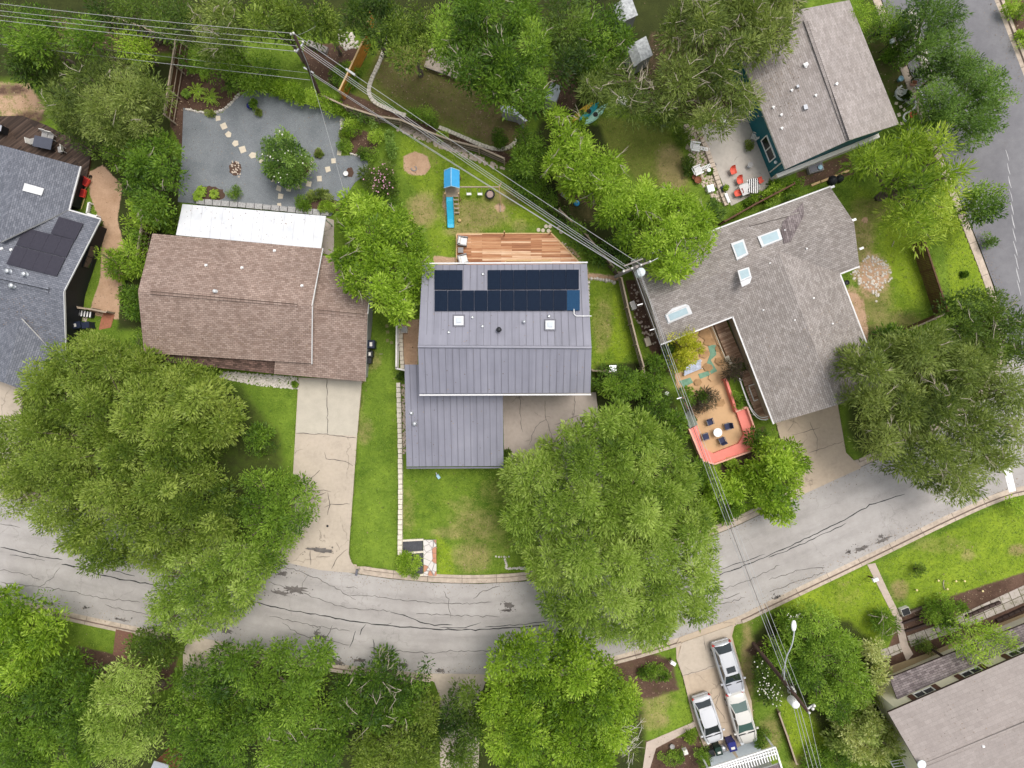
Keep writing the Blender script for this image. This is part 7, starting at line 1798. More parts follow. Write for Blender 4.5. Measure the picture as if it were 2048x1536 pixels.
tree('bright leafy tree leaning over brown roof and grey metal roof', [(668, 400), (700, 370), (740, 382), (790, 398), (840, 440), (866, 490), (885, 538), (862, 572), (850, 602), (832, 636), (800, 640), (770, 645), (745, 612), (700, 590), (668, 560), (665, 512), (692, 470), (667, 432)], 8.0, 4.6, 'bright', .46, .17, .8, 34, 2.1, 1.2, 8, name='pecan_tree', tint=-.02, twigs=16)
tree('small round tree with yellow tips on the grey gravel yard', [(515, 300), (528, 272), (550, 265), (570, 252), (585, 272), (612, 293), (628, 318), (612, 345), (592, 360), (567, 374), (535, 358), (516, 330)], 3.6, 1.0, 'blue', .34, .12, .6, 36, 1.1, .6, 9, name='yard_tree', tint=.05)
# --- upper left woods
tree('olive green tree with feathery top beside dark fence at upper left', [(78, 185), (110, 132), (170, 112), (230, 106), (295, 128), (318, 165), (314, 225), (300, 262), (250, 280), (190, 285), (130, 262), (88, 225)], 8, 4, 'olive', .5, .09, .8, 42, 2.2, 1.1, 10, name='oak_tree', tint=.02, twigs=10)
tree('dark low tree under the feathery olive one beside grey deck', [(90, 220), (140, 255), (200, 270), (210, 310), (190, 325), (150, 300), (100, 260)], 4, 1.5, 'dark', .4, .11, .8, 30, 1.6, .8, 11, name='oak_tree')
tree('green tree bulging against left edge of grey gravel yard', [(190, 280), (250, 262), (310, 250), (340, 262), (360, 292), (354, 340), (330, 385), (325, 440), (285, 450), (250, 415), (225, 350)], 6.2, 2.4, 'lush', .4, .14, .78, 34, 1.9, 1.1, 12, tint=-.02, twigs=8)
tree('bright big leaved bush between pink dirt and dark fence', [(238, 410), (262, 388), (305, 390), (328, 420), (316, 452), (270, 462), (244, 445)], 3.2, 1.0, 'bright', .42, .15, .6, 26, 1.1, .6, 13, name='large_bush', cat='bush', tint=.05)
tree('ferny bright bush crossing the black wall corner', [(172, 505), (205, 492), (245, 478), (285, 490), (296, 540), (270, 565), (225, 555), (195, 535)], 3.0, 1.2, 'bright', .5, .1, .62, 26, 1.2, .7, 14, name='large_bush', cat='bush')
tree('green bush low along left side of brown roof', [(236, 570), (280, 560), (292, 600), (285, 645), (255, 645), (235, 620)], 2.4, .8, 'lush', .34, .12, .6, 26, 1.1, .6, 15, name='large_bush', cat='bush')
tree('small bright green bush between dirt yard and dark fence top', [(240, 460), (270, 455), (290, 480), (270, 495), (245, 485)], 2.2, .8, 'lush', .36, .13, .6, 24, 1, .5, 16, name='large_bush', cat='bush')
for i, (x, y, rx, ry, h, lf, lb, kw) in enumerate([
    (50, 60, 75, 55, 7, 'lush', 'green tree behind the cables at top left corner', {}),
    (160, 60, 62, 48, 7.5, 'lush', 'bright topped green tree behind cables right of corner tree', {'tint': .06}),
    (60, 130, 70, 34, 5, 'dark', 'dark low tree below the cables at left edge', {}),
    (262, 80, 40, 34, 5, 'bright', 'bright green small tree over weathered grey fence', {}),
    (240, 10, 60, 40, 7, 'dark', 'dark tree at top edge above weathered grey fence', {}),
    (345, 25, 62, 50, 8, 'dark', 'dark tree at top edge over small brown deck gap', {}),
    (430, 45, 60, 62, 8.5, 'olive', 'spiky yellowish oak with pale branches at top edge', {'twigs': 24, 'tint': .12}),
    (545, 20, 70, 55, 9, 'oak', 'yellow green oak above tip of the leaning pole', {'tint': .05}),
    (640, 40, 48, 45, 7, 'oak', 'feathery oak beside white rocks at top', {'tint': .02}),
    (420, 110, 80, 38, 4, 'lush', 'low green thicket below three cables', {'tint': -.05}),
    (500, 140, 60, 34, 3.4, 'lush', 'leafy thicket right above the gravel yard corner', {}),
    (740, 20, 62, 60, 8, 'dark', 'dark olive tree over the orange fence glimpse', {}),
    (815, 60, 60, 72, 8.5, 'oak', 'soft olive tree left of the giant top tree', {'tint': -.12}),
]):
    tree(lb, ring(x, y, rx, ry, 16, i + 30, .16), h, h * .45, lf, .42, .12, .8, 34, 2.1, 1.2, 30 + i, name='garden_tree', **kw)
tree('giant dark green tree at top centre beside brown lawn', [(852, 60), (868, 0), (900, -40), (1000, -60), (1080, -10), (1100, 55), (1106, 110), (1100, 165), (1100, 200), (1060, 222), (1015, 222), (960, 192), (905, 155), (865, 112)], 11, 5, 'lush', .48, .12, .82, 38, 2.6, 1.4, 50, tint=-.12, twigs=20)
tree('very dark narrow tree in gap right of giant top tree', ring(1140, 70, 62, 105, 14, 51), 9, 4, 'dark', .44, .12, .85, 32, 2.2, 1.3, 51)
tree('mid green tree touching white shed roof at top', ring(1205, 80, 62, 92, 14, 52), 8, 4, 'lush', .44, .11, .8, 34, 2.0, 1.2, 52, tint=-.1, twigs=8)
tree('broad pale olive tree with bare twigs spreading to patio', [(1150, 165), (1178, 128), (1225, 118), (1255, 120), (1300, 145), (1320, 115), (1330, 60), (1350, -20), (1420, -50), (1500, -20), (1560, 10), (1610, 30), (1605, 80), (1545, 112), (1498, 130), (1530, 178), (1522, 228), (1482, 240), (1470, 262), (1425, 262), (1385, 240), (1330, 236), (1285, 242), (1235, 220), (1190, 210)],
     9.5, 5, 'olive', .55, .085, .8, 38, 2.4, 1.3, 53, name='live_oak', gap=.16, twigs=130, tint=.02)
tree('olive oak overhanging the pale shingle roof edge', [(1440, -20), (1500, -50), (1600, -40), (1612, 40), (1600, 90), (1540, 108), (1470, 80)], 9, 6, 'olive', .55, .085, .8, 36, 2.4, 1.1, 54, name='live_oak', twigs=24, tint=.03)
tree('bright leafy tree hiding the kayaks', [(1088, 222), (1120, 205), (1150, 222), (1172, 222), (1182, 250), (1205, 280), (1240, 300), (1270, 330), (1268, 372), (1235, 402), (1190, 410), (1150, 388), (1108, 372), (1085, 330), (1102, 280)], 7, 3.2, 'bright', .46, .14, .76, 36, 1.9, 1.1, 55, name='pecan_tree', tint=.0, twigs=26)
tree('bright leafy tree beside transformer pole over grey roof', [(1185, 430), (1210, 392), (1258, 362), (1312, 350), (1372, 372), (1422, 402), (1446, 440), (1436, 482), (1410, 518), (1424, 540), (1372, 556), (1330, 577), (1312, 560), (1300, 520), (1262, 492), (1222, 470)], 8.5, 4.6, 'bright', .48, .14, .78, 38, 2.0, 1.2, 56, name='pecan_tree', tint=-.03, twigs=14)
tree('dark shrubby tree left of bright kayak tree', ring(1055, 300, 40, 60, 14, 57), 4.4, 1.6, 'lush', .36, .11, .7, 32, 1.5, .8, 57, name='garden_tree', tint=-.12)
tree('dark green thicket beneath the cables right of tyre swing', [(1010, 340), (1050, 330), (1100, 370), (1140, 420), (1180, 470), (1150, 470), (1090, 420), (1040, 390)], 2.6, 1.0, 'lush', .34, .12, .62, 30, 1.2, .7, 58, name='thicket', cat='thicket', tint=-.06)
tree('green bushes along foot of cedar deck diagonal', [(1130, 445), (1165, 450), (1200, 490), (1225, 530), (1200, 548), (1170, 520), (1145, 480)], 2.2, .8, 'lush', .36, .12, .6, 28, 1.1, .6, 59, name='large_bush', cat='bush')
tree('blue green bush in dark gap below bright leafy tree', ring(1240, 495, 36, 38, 12, 60), 3.0, 1.2, 'blue', .36, .13, .64, 28, 1.2, .6, 60, name='large_bush', cat='bush', tint=-.15)
# --- right side
tree('grey green juniper like tree at top beside the side street', [(1800, -20), (1850, -40), (1910, -30), (1935, 30), (1940, 80), (1970, 100), (1965, 130), (1900, 140), (1870, 150), (1850, 110), (1830, 60)], 6.5, 2.8, 'blue', .5, .08, .75, 38, 1.9, 1.1, 61, name='juniper_tree', tint=-.05)
tree('dense round dark green tree overhanging the side street', [(1842, 195), (1862, 152), (1900, 132), (1958, 115), (2008, 128), (2036, 168), (2032, 214), (2012, 260), (1980, 287), (1938, 282), (1890, 255), (1852, 232)], 7, 2.8, 'blue', .28, .11, .66, 46, 1.6, 1.3, 62, name='round_tree', tint=.0)
tree('dark green tree between juniper and round street tree', [(1880, 85), (1930, 95), (1990, 120), (1985, 150), (1920, 140), (1880, 150), (1860, 120)], 5, 2.2, 'blue', .4, .08, .72, 34, 1.7, 1.0, 63, name='juniper_tree', tint=-.15)
tree('spiky bright yellow green bald cypress over the side lawn', [(1690, 315), (1735, 272), (1790, 268), (1815, 235), (1850, 228), (1895, 245), (1928, 290), (1944, 335), (1932, 400), (1922, 452), (1885, 492), (1838, 495), (1790, 440), (1782, 375), (1735, 352)], 7.5, 3.2, 'lime', .85, .13, .95, 20, 2.2, 1.2, 64, name='bald_cypress', flat=.9, gap=.08, under=.6, tint=-.08)
tree('dark leafy street tree at kerb of the side street', ring(1975, 405, 50, 44, 14, 65), 5.5, 2.6, 'lush', .36, .13, .7, 34, 1.6, 1.0, 65, name='street_tree', tint=-.06)
tree('dark rounded tree at right edge beside the verge', [(1902, 595), (1955, 568), (2015, 575), (2060, 620), (2090, 700), (2060, 740), (2000, 720), (1940, 690), (1905, 650)], 7, 3, 'dark', .4, .12, .76, 36, 2.0, 1.1, 66, tint=.1, twigs=12)
tree('enormous olive green oak at right edge over the street mouth', [(1685, 745), (1690, 692), (1745, 662), (1800, 668), (1850, 650), (1900, 640), (1960, 662), (2010, 705), (2070, 760), (2090, 850), (2070, 920), (2005, 945), (1990, 980), (1945, 1015), (1905, 1010), (1862, 980), (1800, 968), (1762, 928), (1742, 905), (1722, 850), (1690, 802)],
     10, 4.6, 'olive', .55, .10, .82, 40, 2.7, 1.5, 67, name='live_oak', gap=.08, twigs=60, tint=.10)
tree('low green tree hiding fence corner below big right oak', [(1760, 660), (1820, 645), (1880, 640), (1940, 660), (1930, 720), (1860, 720), (1780, 710)], 4.5, 2, 'lush', .42, .11, .76, 32, 1.8, 1, 68, name='garden_tree', tint=-.06)
tree('small golden yellow maple in the ochre courtyard', [(1342, 655), (1365, 640), (1392, 650), (1400, 668), (1415, 690), (1402, 706), (1395, 728), (1370, 745), (1352, 742), (1342, 718), (1350, 690), (1338, 672)], 4.4, 2.0, 'yellow', .28, .12, .52, 36, 1.1, .7, 69, name='golden_maple')
tree('thin golden sapling beside blue and white bench', ring(1347, 742, 14, 14, 10, 70), 2.0, .8, 'yellow', .26, .11, .45, 20, .8, .4, 70, name='golden_sapling', tint=-.1)
tree('dark purple leaved shrub beside boardwalk', ring(1472, 742, 26, 26, 14, 71, .25), 2.6, .9, 'purple', .5, .05, .5, 30, .9, .5, 71, name='purple_shrub', cat='shrub', trunk=False)
tree('dark feathery shrub spilling over terrace flagstones', [(1385, 800), (1402, 778), (1430, 770), (1446, 790), (1430, 812), (1405, 825), (1392, 838), (1380, 822)], 2.0, .8, 'purple', .42, .06, .48, 26, .9, .4, 72, name='feathery_shrub', cat='shrub', trunk=False, tint=.1)
tree('green centred shrub at top of coral terrace', ring(1403, 790, 20, 15, 12, 73), 1.7, .7, 'lush', .3, .08, .42, 26, .8, .4, 73, name='garden_shrub', cat='shrub', trunk=False)
tree('lush bush over kerb below the coral terrace, left part', [(1412, 960), (1440, 932), (1500, 938), (1512, 985), (1500, 1020), (1455, 1048), (1425, 1010)], 3.2, 1.2, 'bright', .38, .15, .62, 30, 1.3, .7, 74, name='large_bush', cat='bush', tint=-.06)
tree('bright leafy tree between coral terrace and brown driveway', [(1500, 945), (1520, 905), (1545, 872), (1578, 872), (1602, 890), (1640, 928), (1612, 978), (1602, 1030), (1572, 1062), (1542, 1042), (1505, 1015)], 5.0, 2.0, 'bright', .42, .15, .7, 34, 1.5, .9, 75, name='pecan_tree', tint=-.04)
for i, (x, y, rx, ry, h, lf, lb) in enumerate([
    (1245, 765, 58, 40, 3.8, 'lush', 'feathery dark bush between metal roof and largest elm'), (1318, 735, 26, 40, 2.6, 'lush', 'bushy green growth along thin dark fence top'),
    (1310, 810, 40, 40, 3.2, 'lush', 'dark leafy bush around round white lamp pot'), (1350, 860, 30, 50, 3.0, 'lush', 'green bush left of the dark lidded box'), (1395, 950, 28, 50, 3.0, 'lush', 'bushes under cable bundle right of the largest elm'),
    (1420, 1010, 20, 40, 2.6, 'bright', 'bright bush at kerb under the cable bundle'), (1375, 790, 18, 26, 2.0, 'lush', 'small green bush between cables and flagstones'), (1340, 700, 12, 30, 1.6, 'blue', 'narrow blue green bush left of golden maple')]):
    tree(lb, ring(x, y, rx, ry, 14, i + 80, .16), h, h * .4, lf, .36, .11, .62, 32, 1.3, .7, 80 + i, name='large_bush', cat='bush', tint=-.08 if lf == 'lush' else 0)
tree('green climbing plant beside the white railed ramp', [(1462, 770), (1478, 778), (1490, 820), (1484, 830), (1470, 812)], 1.4, .6, 'lush', .28, .1, .42, 24, .8, .3, 88, name='garden_shrub', cat='shrub', trunk=False)
tree('green bush beside brown driveway below curved ramp', ring(1525, 880, 26, 30, 12, 89), 2.2, .9, 'lush', .34, .12, .55, 28, 1, .5, 89, name='garden_shrub', cat='shrub', trunk=False, tint=-.05)
tree('low bushes along rear wall of patio, between reddish fence and chairs', [(1465, 412), (1500, 392), (1540, 372), (1580, 352), (1612, 345), (1608, 368), (1560, 388), (1510, 410), (1480, 425)], 1.4, .6, 'bright', .26, .1, .42, 26, .8, .35, 90, name='hedge', cat='hedge', trunk=False, tint=-.05)
tree('dark hedge strip against reddish fence and grey roof', [(1520, 418), (1570, 395), (1612, 372), (1620, 385), (1570, 410), (1530, 428)], 1.2, .5, 'lush', .26, .1, .42, 22, .8, .3, 91, name='hedge', cat='hedge', trunk=False, tint=-.1)
tree('blue green shrub below patio river rock', [(1410, 395), (1440, 390), (1460, 425), (1445, 445), (1415, 430)], 1.6, .6, 'blue', .28, .1, .45, 26, .8, .35, 92, name='garden_shrub', cat='shrub', trunk=False, tint=-.1)
# --- right top garden
tree('bright yellow green tall shrub touching pale roof, left of pair', ring(1728, 30, 34, 38, 12, 93), 4, 1.6, 'bright', .24, .08, .55, 40, 1.2, .6, 93, name='clipped_shrub', cat='shrub', tint=-.05)
tree('olive green tall shrub, right of pair beside pale roof', ring(1780, 30, 34, 40, 12, 94), 4, 1.6, 'lush', .22, .08, .55, 40, 1.2, .6, 94, name='clipped_shrub', cat='shrub', tint=-.02)
for i, (x, y, rx, ry, h, lf, lb) in enumerate([(1815, 55, 26, 40, 3.2, 'dark', 'dark shaded bush beside mint garden chair'), (1800, 105, 34, 26, 2.2, 'lush', 'wide green bush right of the white lantern'), (1842, 142, 22, 16, 2.0, 'dark', 'dark bush behind pink planter box'), (1818, 188, 9, 8, .9, 'dark', 'small rounded bush inside curved metal edging'), (2035, 15, 26, 22, 1.4, 'bright', 'bright bush at top right corner beyond the road'), (2050, 75, 22, 16, 1.2, 'bright', 'small bright bush at right edge beyond road')]):
    shrub(lb, x, y, rx, ry, h, lf, 95 + i, ll=.26, lw=.09, sp=.45, lobe=.9, bump=.35, dens=30)
# --- lower left belt
for i, (pl, h, lf, lb, kw) in enumerate([
    ([(-60, 1180), (0, 1178), (40, 1190), (70, 1205), (110, 1225), (105, 1270), (75, 1330), (80, 1380), (20, 1390), (-60, 1380)], 7, 'bright', 'bright soft green tree at left edge below the street', {'tint': -.08, 'll': .5}),
    ([(-60, 1365), (40, 1360), (100, 1310), (150, 1325), (180, 1350), (210, 1390), (200, 1470), (170, 1560), (-60, 1580)], 7, 'lush', 'dark leafy tree at lower left corner', {'tint': -.14}),
    ([(150, 1470), (150, 1410), (190, 1370), (215, 1330), (270, 1315), (300, 1350), (290, 1385), (318, 1420), (325, 1480), (300, 1520), (250, 1545), (195, 1530)], 8, 'oak2', 'feathery pale green tree near lower left corner', {'tint': .06, 'lw': .09, 'll': .5}),
    ([(235, 1270), (300, 1268), (350, 1290), (358, 1330), (300, 1350), (240, 1330)], 4.5, 'dark', 'dark round tree just below the street kerb at left', {'tint': .04}),
    ([(326, 1372), (352, 1335), (415, 1302), (480, 1290), (520, 1310), (560, 1285), (600, 1290), (650, 1285), (656, 1330), (640, 1400), (560, 1420), (480, 1420), (410, 1410)], 6.5, 'lush', 'wide dark tree overlapping street kerb, left of pole branches', {'tint': -.16}),
    ([(330, 1400), (360, 1385), (420, 1395), (500, 1410), (520, 1480), (500, 1570), (330, 1580), (330, 1500)], 7, 'lush', 'leafy green tree at bottom edge right of feathery one', {'tint': -.08}),
    ([(500, 1430), (560, 1420), (620, 1390), (660, 1420), (690, 1500), (660, 1580), (510, 1580)], 7.5, 'lush', 'deep green tree in middle of bottom left row', {'tint': -.1, 'twigs': 8}),
    ([(655, 1370), (700, 1345), (738, 1340), (738, 1315), (760, 1302), (788, 1310), (796, 1340), (835, 1345), (838, 1324), (856, 1316), (874, 1330), (868, 1370), (860, 1430), (800, 1460), (720, 1470), (670, 1440)], 6.5, 'lush', 'dark tree with pale bare branches at street edge', {'tint': -.12, 'twigs': 30}),
    ([(690, 1470), (760, 1470), (830, 1460), (880, 1480), (890, 1580), (690, 1580)], 7, 'oak', 'olive green tree at bottom edge left of concrete drive', {'tint': -.06}),
    ([(820, 1400), (870, 1385), (895, 1420), (900, 1480), (860, 1510), (815, 1470)], 5.5, 'oak', 'feathery olive tree beside bottom concrete drive', {'tint': -.04}),
    ([(876, 1420), (900, 1388), (945, 1375), (972, 1410), (972, 1480), (960, 1545), (890, 1560), (882, 1490)], 6, 'dark', 'dusky tree overhanging bottom concrete drive', {'tint': .16, 'gap': .06}),
    ([(955, 1335), (985, 1305), (1010, 1290), (1050, 1272), (1110, 1262), (1170, 1275), (1210, 1310), (1240, 1345), (1282, 1402), (1270, 1470), (1245, 1530), (1200, 1580), (990, 1580), (962, 1500), (945, 1420), (975, 1380)], 9, 'bright', 'big bright leafy tree at bottom centre', {'tint': -.18, 'lw': .16, 'lobe': 2.2}),
]):
    kw = dict(kw); ll = kw.pop('ll', .42); lw = kw.pop('lw', .13); lb_ = kw.pop('lobe', 2.0)
    tree(lb, pl, h, h * .42, lf, ll, lw, .78, 36, lb_, 1.3, 110 + i, name='garden_tree', **kw)
tree('bare branched tree with pale curling limbs left of planted bed', [(1200, 1440), (1240, 1420), (1285, 1440), (1290, 1490), (1260, 1540), (1210, 1540)], 5, 2, 'olive', .4, .09, .75, 18, 1.6, .8, 130, name='garden_tree', gap=.3, twigs=40, twigmat='deadwood')
tree('small leafy bush with pale yellow tint beside big bottom tree', ring(1268, 1400, 22, 34, 12, 131), 3, 1.2, 'bright', .32, .12, .55, 26, 1.1, .5, 131, name='large_bush', cat='bush', tint=-.05)
# --- lower right
tree('wide soft green tree beside the street lamp', [(1530, 1330), (1545, 1280), (1570, 1240), (1600, 1215), (1650, 1220), (1690, 1245), (1722, 1280), (1738, 1330), (1752, 1390), (1730, 1435), (1695, 1460), (1650, 1440), (1620, 1390), (1575, 1370), (1540, 1370)], 4.6, 2.0, 'lush', .34, .12, .68, 38, 1.9, .9, 132, name='garden_tree', tint=.14)
tree('dark bush with white blossoms beside parked cars', [(1508, 1320), (1530, 1310), (1555, 1350), (1575, 1390), (1560, 1420), (1535, 1420), (1512, 1385)], 2.4, 1.0, 'dark', .3, .12, .55, 30, 1.1, .5, 133, name='flowering_bush', cat='bush', tint=.1)
tree('variegated yellow leaved bush by lower lawn path', [(1720, 1295), (1745, 1275), (1770, 1285), (1790, 1310), (1780, 1360), (1790, 1410), (1750, 1430), (1735, 1380), (1745, 1340)], 2.6, 1.2, 'pale', .36, .14, .58, 24, 1.2, .6, 134, name='variegated_bush', cat='bush', tint=.08)
tree('large variegated pale bush at corner of cream house', [(1655, 1475), (1690, 1435), (1730, 1410), (1765, 1425), (1790, 1460), (1822, 1520), (1770, 1535), (1700, 1525), (1660, 1505)], 3.4, 1.4, 'pale', .46, .18, .6, 26, 1.3, .7, 135, name='variegated_bush', cat='bush', tint=.1)
tree('green grass like yucca with dead stems beside path', ring(1772, 1252, 26, 30, 14, 136, .2), 1.8, .6, 'lush', .55, .07, .5, 26, 1.0, .4, 136, name='yucca_plant', cat='plant', trunk=False, twigs=10)
tree('green shrub over mulch bed right of dark crate', [(1838, 1235), (1860, 1205), (1900, 1190), (1935, 1205), (1940, 1235), (1900, 1255), (1860, 1250)], 1.8, .7, 'lush', .3, .1, .48, 30, .9, .4, 137, name='garden_shrub', cat='shrub', trunk=False)
tree('wispy bright tree drooping across porch roof of cream house', [(1880, 1270), (1920, 1245), (1960, 1235), (2010, 1255), (2045, 1280), (2040, 1310), (1990, 1325), (1950, 1335), (1925, 1310), (1890, 1300)], 5.4, 3.4, 'bright', .38, .09, .7, 26, 1.6, .8, 138, name='garden_tree', gap=.2, tint=-.12)
tree('dark shrub in bed between ochre walk and pavers', ring(1855, 1292, 32, 14, 12, 139, .2, 18), 1.0, .4, 'dark', .24, .08, .42, 24, .8, .3, 139, name='garden_shrub', cat='shrub', trunk=False, tint=.1)
tree('small bush at right edge beside street corner kerb', [(2020, 1000), (2050, 992), (2070, 1040), (2040, 1030)], 1.6, .6, 'bright', .28, .1, .45, 24, .8, .3, 140, name='garden_shrub', cat='shrub', trunk=False)
shrub('small dark sapling on the lower right lawn', 1842, 1143, 12, 18, 1.2, 'dark', 141, rot=30)
tree('white flowered bush below street lamp head', ring(1585, 1245, 34, 22, 12, 142), 2.4, 1.0, 'lush', .3, .11, .55, 28, 1.1, .5, 142, name='flowering_bush', cat='bush', tint=-.04)
# --- small plants and shrubs with their own spots
for i, (x, y, rx, ry, h, lf, lb) in enumerate([
    (464, 387, 18, 18, .9, 'lush', 'round clipped shrub behind patio cover, left of two'), (607, 405, 20, 19, .9, 'lush', 'round clipped shrub behind patio cover, right of two'),
    (690, 290, 17, 16, .9, 'lush', 'round clipped shrub at right edge of grey gravel'), (686, 268, 11, 12, .7, 'oak', 'smaller olive shrub above round clipped shrub'),
    (706, 252, 26, 20, 1.2, 'bright', 'bright bushy plants at top of right mulch bed'), (752, 268, 18, 20, 1.2, 'bright', 'bright bush at right of right mulch bed'), (735, 305, 22, 15, 1.1, 'lush', 'leafy green bush below right mulch bed'),
    (420, 225, 9, 9, .5, 'olive', 'small olive tuft on white stone curve'), (516, 224, 7, 8, .5, 'olive', 'small olive tuft beside navy pot'), (504, 205, 7, 8, .8, 'lush', 'small spiky plant in navy pot'),
    (635, 307, 8, 9, .4, 'olive', 'low brownish tuft right of the gravel yard tree'), (655, 412, 24, 12, .9, 'bright', 'bright ferny plant right of the clipped shrub'), (1310, 1347, 36, 22, .7, 'lush', 'dark clump of ornamental grass left of driveway'),
    (815, 1132, 24, 32, 1.3, 'bright', 'bright leafy shrub overhanging kerb beside flagstone steps'), (805, 752, 12, 8, .8, 'dark', 'small fern at end of pale block wall'), (1930, 548, 9, 7, .4, 'lush', 'dark tuft on the bright verge'),
    (1980, 480, 16, 20, .8, 'blue', 'blue grey grass tuft at verge below street tree'), (1350, 1515, 30, 16, 1.0, 'lush', 'leafy plants in bed left of the bins'), (1382, 1478, 14, 14, .9, 'lime', 'yellow spiky plant beside white hatchback'), (1408, 1515, 20, 22, 1.3, 'lush', 'narrow green bush beside blue grey pad'),
    (1525, 1478, 20, 22, 1.1, 'lush', 'green bush in timber frame right of sedan'), (590, 768, 6, 5, .4, 'lush', 'tiny plant in white gravel by garage'), (1010, 907, 14, 8, .7, 'dark', 'dark low plants at corner of garage and concrete'),
    (1366, 270, 20, 20, 1.2, 'dark', 'dark round shrub on patio side of worn lawn, upper'), (1380, 325, 16, 24, 1.2, 'dark', 'dark grey shrub beside river rock between loungers'), (1340, 232, 14, 26, 1.6, 'dark', 'dark column shrub below the olive tree'),
    (1325, 225, 22, 18, 1.8, 'bright', 'bright green shrub under olive tree edge'), (1502, 290, 9, 12, .9, 'olive', 'yellowing plant against the teal wall'), (1424, 342, 5, 5, .3, 'lush', 'small plant on patio wall beside red chairs'), (1453, 374, 6, 6, .6, 'bright', 'small bright plant in grey pot by table'),
    (1000, 275, 20, 22, 1.3, 'lush', 'green bush at right end of curved paver edging'), (850, 225, 36, 22, 1.6, 'lush', 'green bush on rim of brown lawn over back fence'), (888, 272, 16, 10, .9, 'bright', 'bright plant by old back fence'),
    (690, 150, 36, 28, 1.4, 'lush', 'dark ivy bush beside orange fence foot'), (1560, 368, 20, 10, .9, 'lush', 'small dark bush by teal wall corner'), (190, 448, 12, 10, .9, 'dark', 'dark small bush at grey gutter corner over dirt'),
    (1462, 924, 18, 10, .9, 'bright', 'bright low bush just below coral bench'), (1506, 930, 18, 14, 1.0, 'lush', 'low green bush right below coral bench'), (640, 390, 30, 12, .8, 'olive', 'brownish low planting at end of gravel yard')]):
    shrub(lb, x, y, rx, ry, h, lf, 150 + i, **(dict(ll=.15, lw=.07, dens=48) if 'clipped' in lb else {}), sp=.34 if rx < 14 else .4, lobe=.6 if 'clipped' in lb else .75, bump=.12 if 'clipped' in lb else .28, jag=.05 if 'clipped' in lb else .18)
def fern(label, x, y, r, n=12, leaf='bright', seed=0, h=.7, group=None):
    rg = np.random.default_rng(seed); p = P(x, y); th = thing('fern', label, 'plant', (p.x, p.y, 0), 0, group); B, Dv, Ls, Ws, T = [], [], [], [], []
    for i in range(n):
        a = 2 * math.pi * i / n + rg.uniform(-.2, .2); rr = r / KP * rg.uniform(.7, 1.1)
        for j in range(9):
            u = j / 8; c = np.array([p.x + math.cos(a) * rr * u, p.y + math.sin(a) * rr * u, .1 + h * (u * 1.6 - u * u * 1.4)])
            for s in (-1, 1):
                dv = np.array([math.cos(a + s * .9), math.sin(a + s * .9), .1]); B.append(c); Dv.append(dv / np.linalg.norm(dv)); Ls.append(.22 * (1.1 - u * .7)); Ws.append(.09); T.append(.55 + rg.normal(0, .15))
    leaves_mesh('fronds', np.array(B), np.array(Dv), np.array(Ls), np.array(Ws), L[leaf], np.array(T), rg, .2, th, (p.x, p.y, 0))
    b = MB(); b.tube([(p.x, p.y, 0), (p.x, p.y, .15)], .06, 6); b.build('root_crown', M['bark'], th)
for i, (x, y, r, lf, lb) in enumerate([(398, 185, 20, 'bright', 'large bright fern, left of two in mulch bed'), (425, 198, 20, 'bright', 'large bright fern, right of two above white stones'), (412, 152, 12, 'bright', 'small bright fern above the two large ones'), (465, 178, 20, 'lush', 'green fern beside hedge corner of gravel yard'), (405, 384, 11, 'bright', 'yellow green fern behind patio cover, upper left'), (400, 395, 12, 'bright', 'yellow green fern behind patio cover, lower left'), (431, 390, 10, 'lime', 'pale spiky fern beside clipped shrub'), (375, 190, 10, 'lush', 'small dark fern beside dark fence')]):
    fern(lb, x, y, r, 12, lf, i)
# ivy hedge along gravel yard and along the right fence
tree('thick green ivy hedge along top of the grey gravel yard', [(470, 165), (500, 150), (560, 150), (610, 165), (660, 190), (700, 215), (720, 232), (690, 236), (650, 222), (598, 205), (552, 192), (510, 182)], 1.7, .5, 'bright', .28, .11, .48, 30, .9, .4, 200, name='ivy_hedge', cat='hedge', trunk=False, tint=.0)
tree('pale green vine row climbing fence right of mulch bed', [(770, 245), (785, 250), (790, 290), (796, 330), (788, 350), (776, 320), (766, 290)], 1.7, .6, 'blue', .24, .1, .42, 28, .7, .3, 201, name='vine_row', cat='vine', trunk=False, tint=.12)
tree('ivy draped on the old back fence left end', [(690, 212), (720, 222), (755, 240), (745, 252), (710, 238)], 1.8, .7, 'blue', .24, .1, .42, 26, .7, .3, 202, name='ivy_hedge', cat='hedge', trunk=False, tint=.06)
tree('purple grey flowering bush above bright leaning tree', [(705, 345), (740, 325), (780, 320), (800, 350), (795, 395), (770, 400), (730, 385), (712, 370)], 2.6, 1.0, 'olive', .3, .09, .55, 28, 1.1, .5, 203, name='flowering_bush', cat='bush', tint=-.15)
tree('dark green bushes right of the gravel yard under wires', [(745, 330), (790, 340), (800, 400), (790, 440), (760, 400)], 2.2, .8, 'lush', .3, .1, .55, 26, 1, .4, 204, name='large_bush', cat='bush', tint=-.1)
tree('trailing green bushes filling gap left of patio cover', [(318, 420), (350, 405), (362, 430), (350, 465), (322, 470), (310, 450)], 1.5, .5, 'lush', .3, .1, .5, 26, .9, .4, 205, name='garden_shrub', cat='shrub', trunk=False)
tree('leafy bushes at lower edge right of pale bush', [(1630, 1490), (1680, 1500), (1720, 1520), (1740, 1560), (1640, 1570), (1600, 1540)], 1.8, .6, 'lush', .3, .1, .5, 26, .9, .4, 206, name='large_bush', cat='bush')
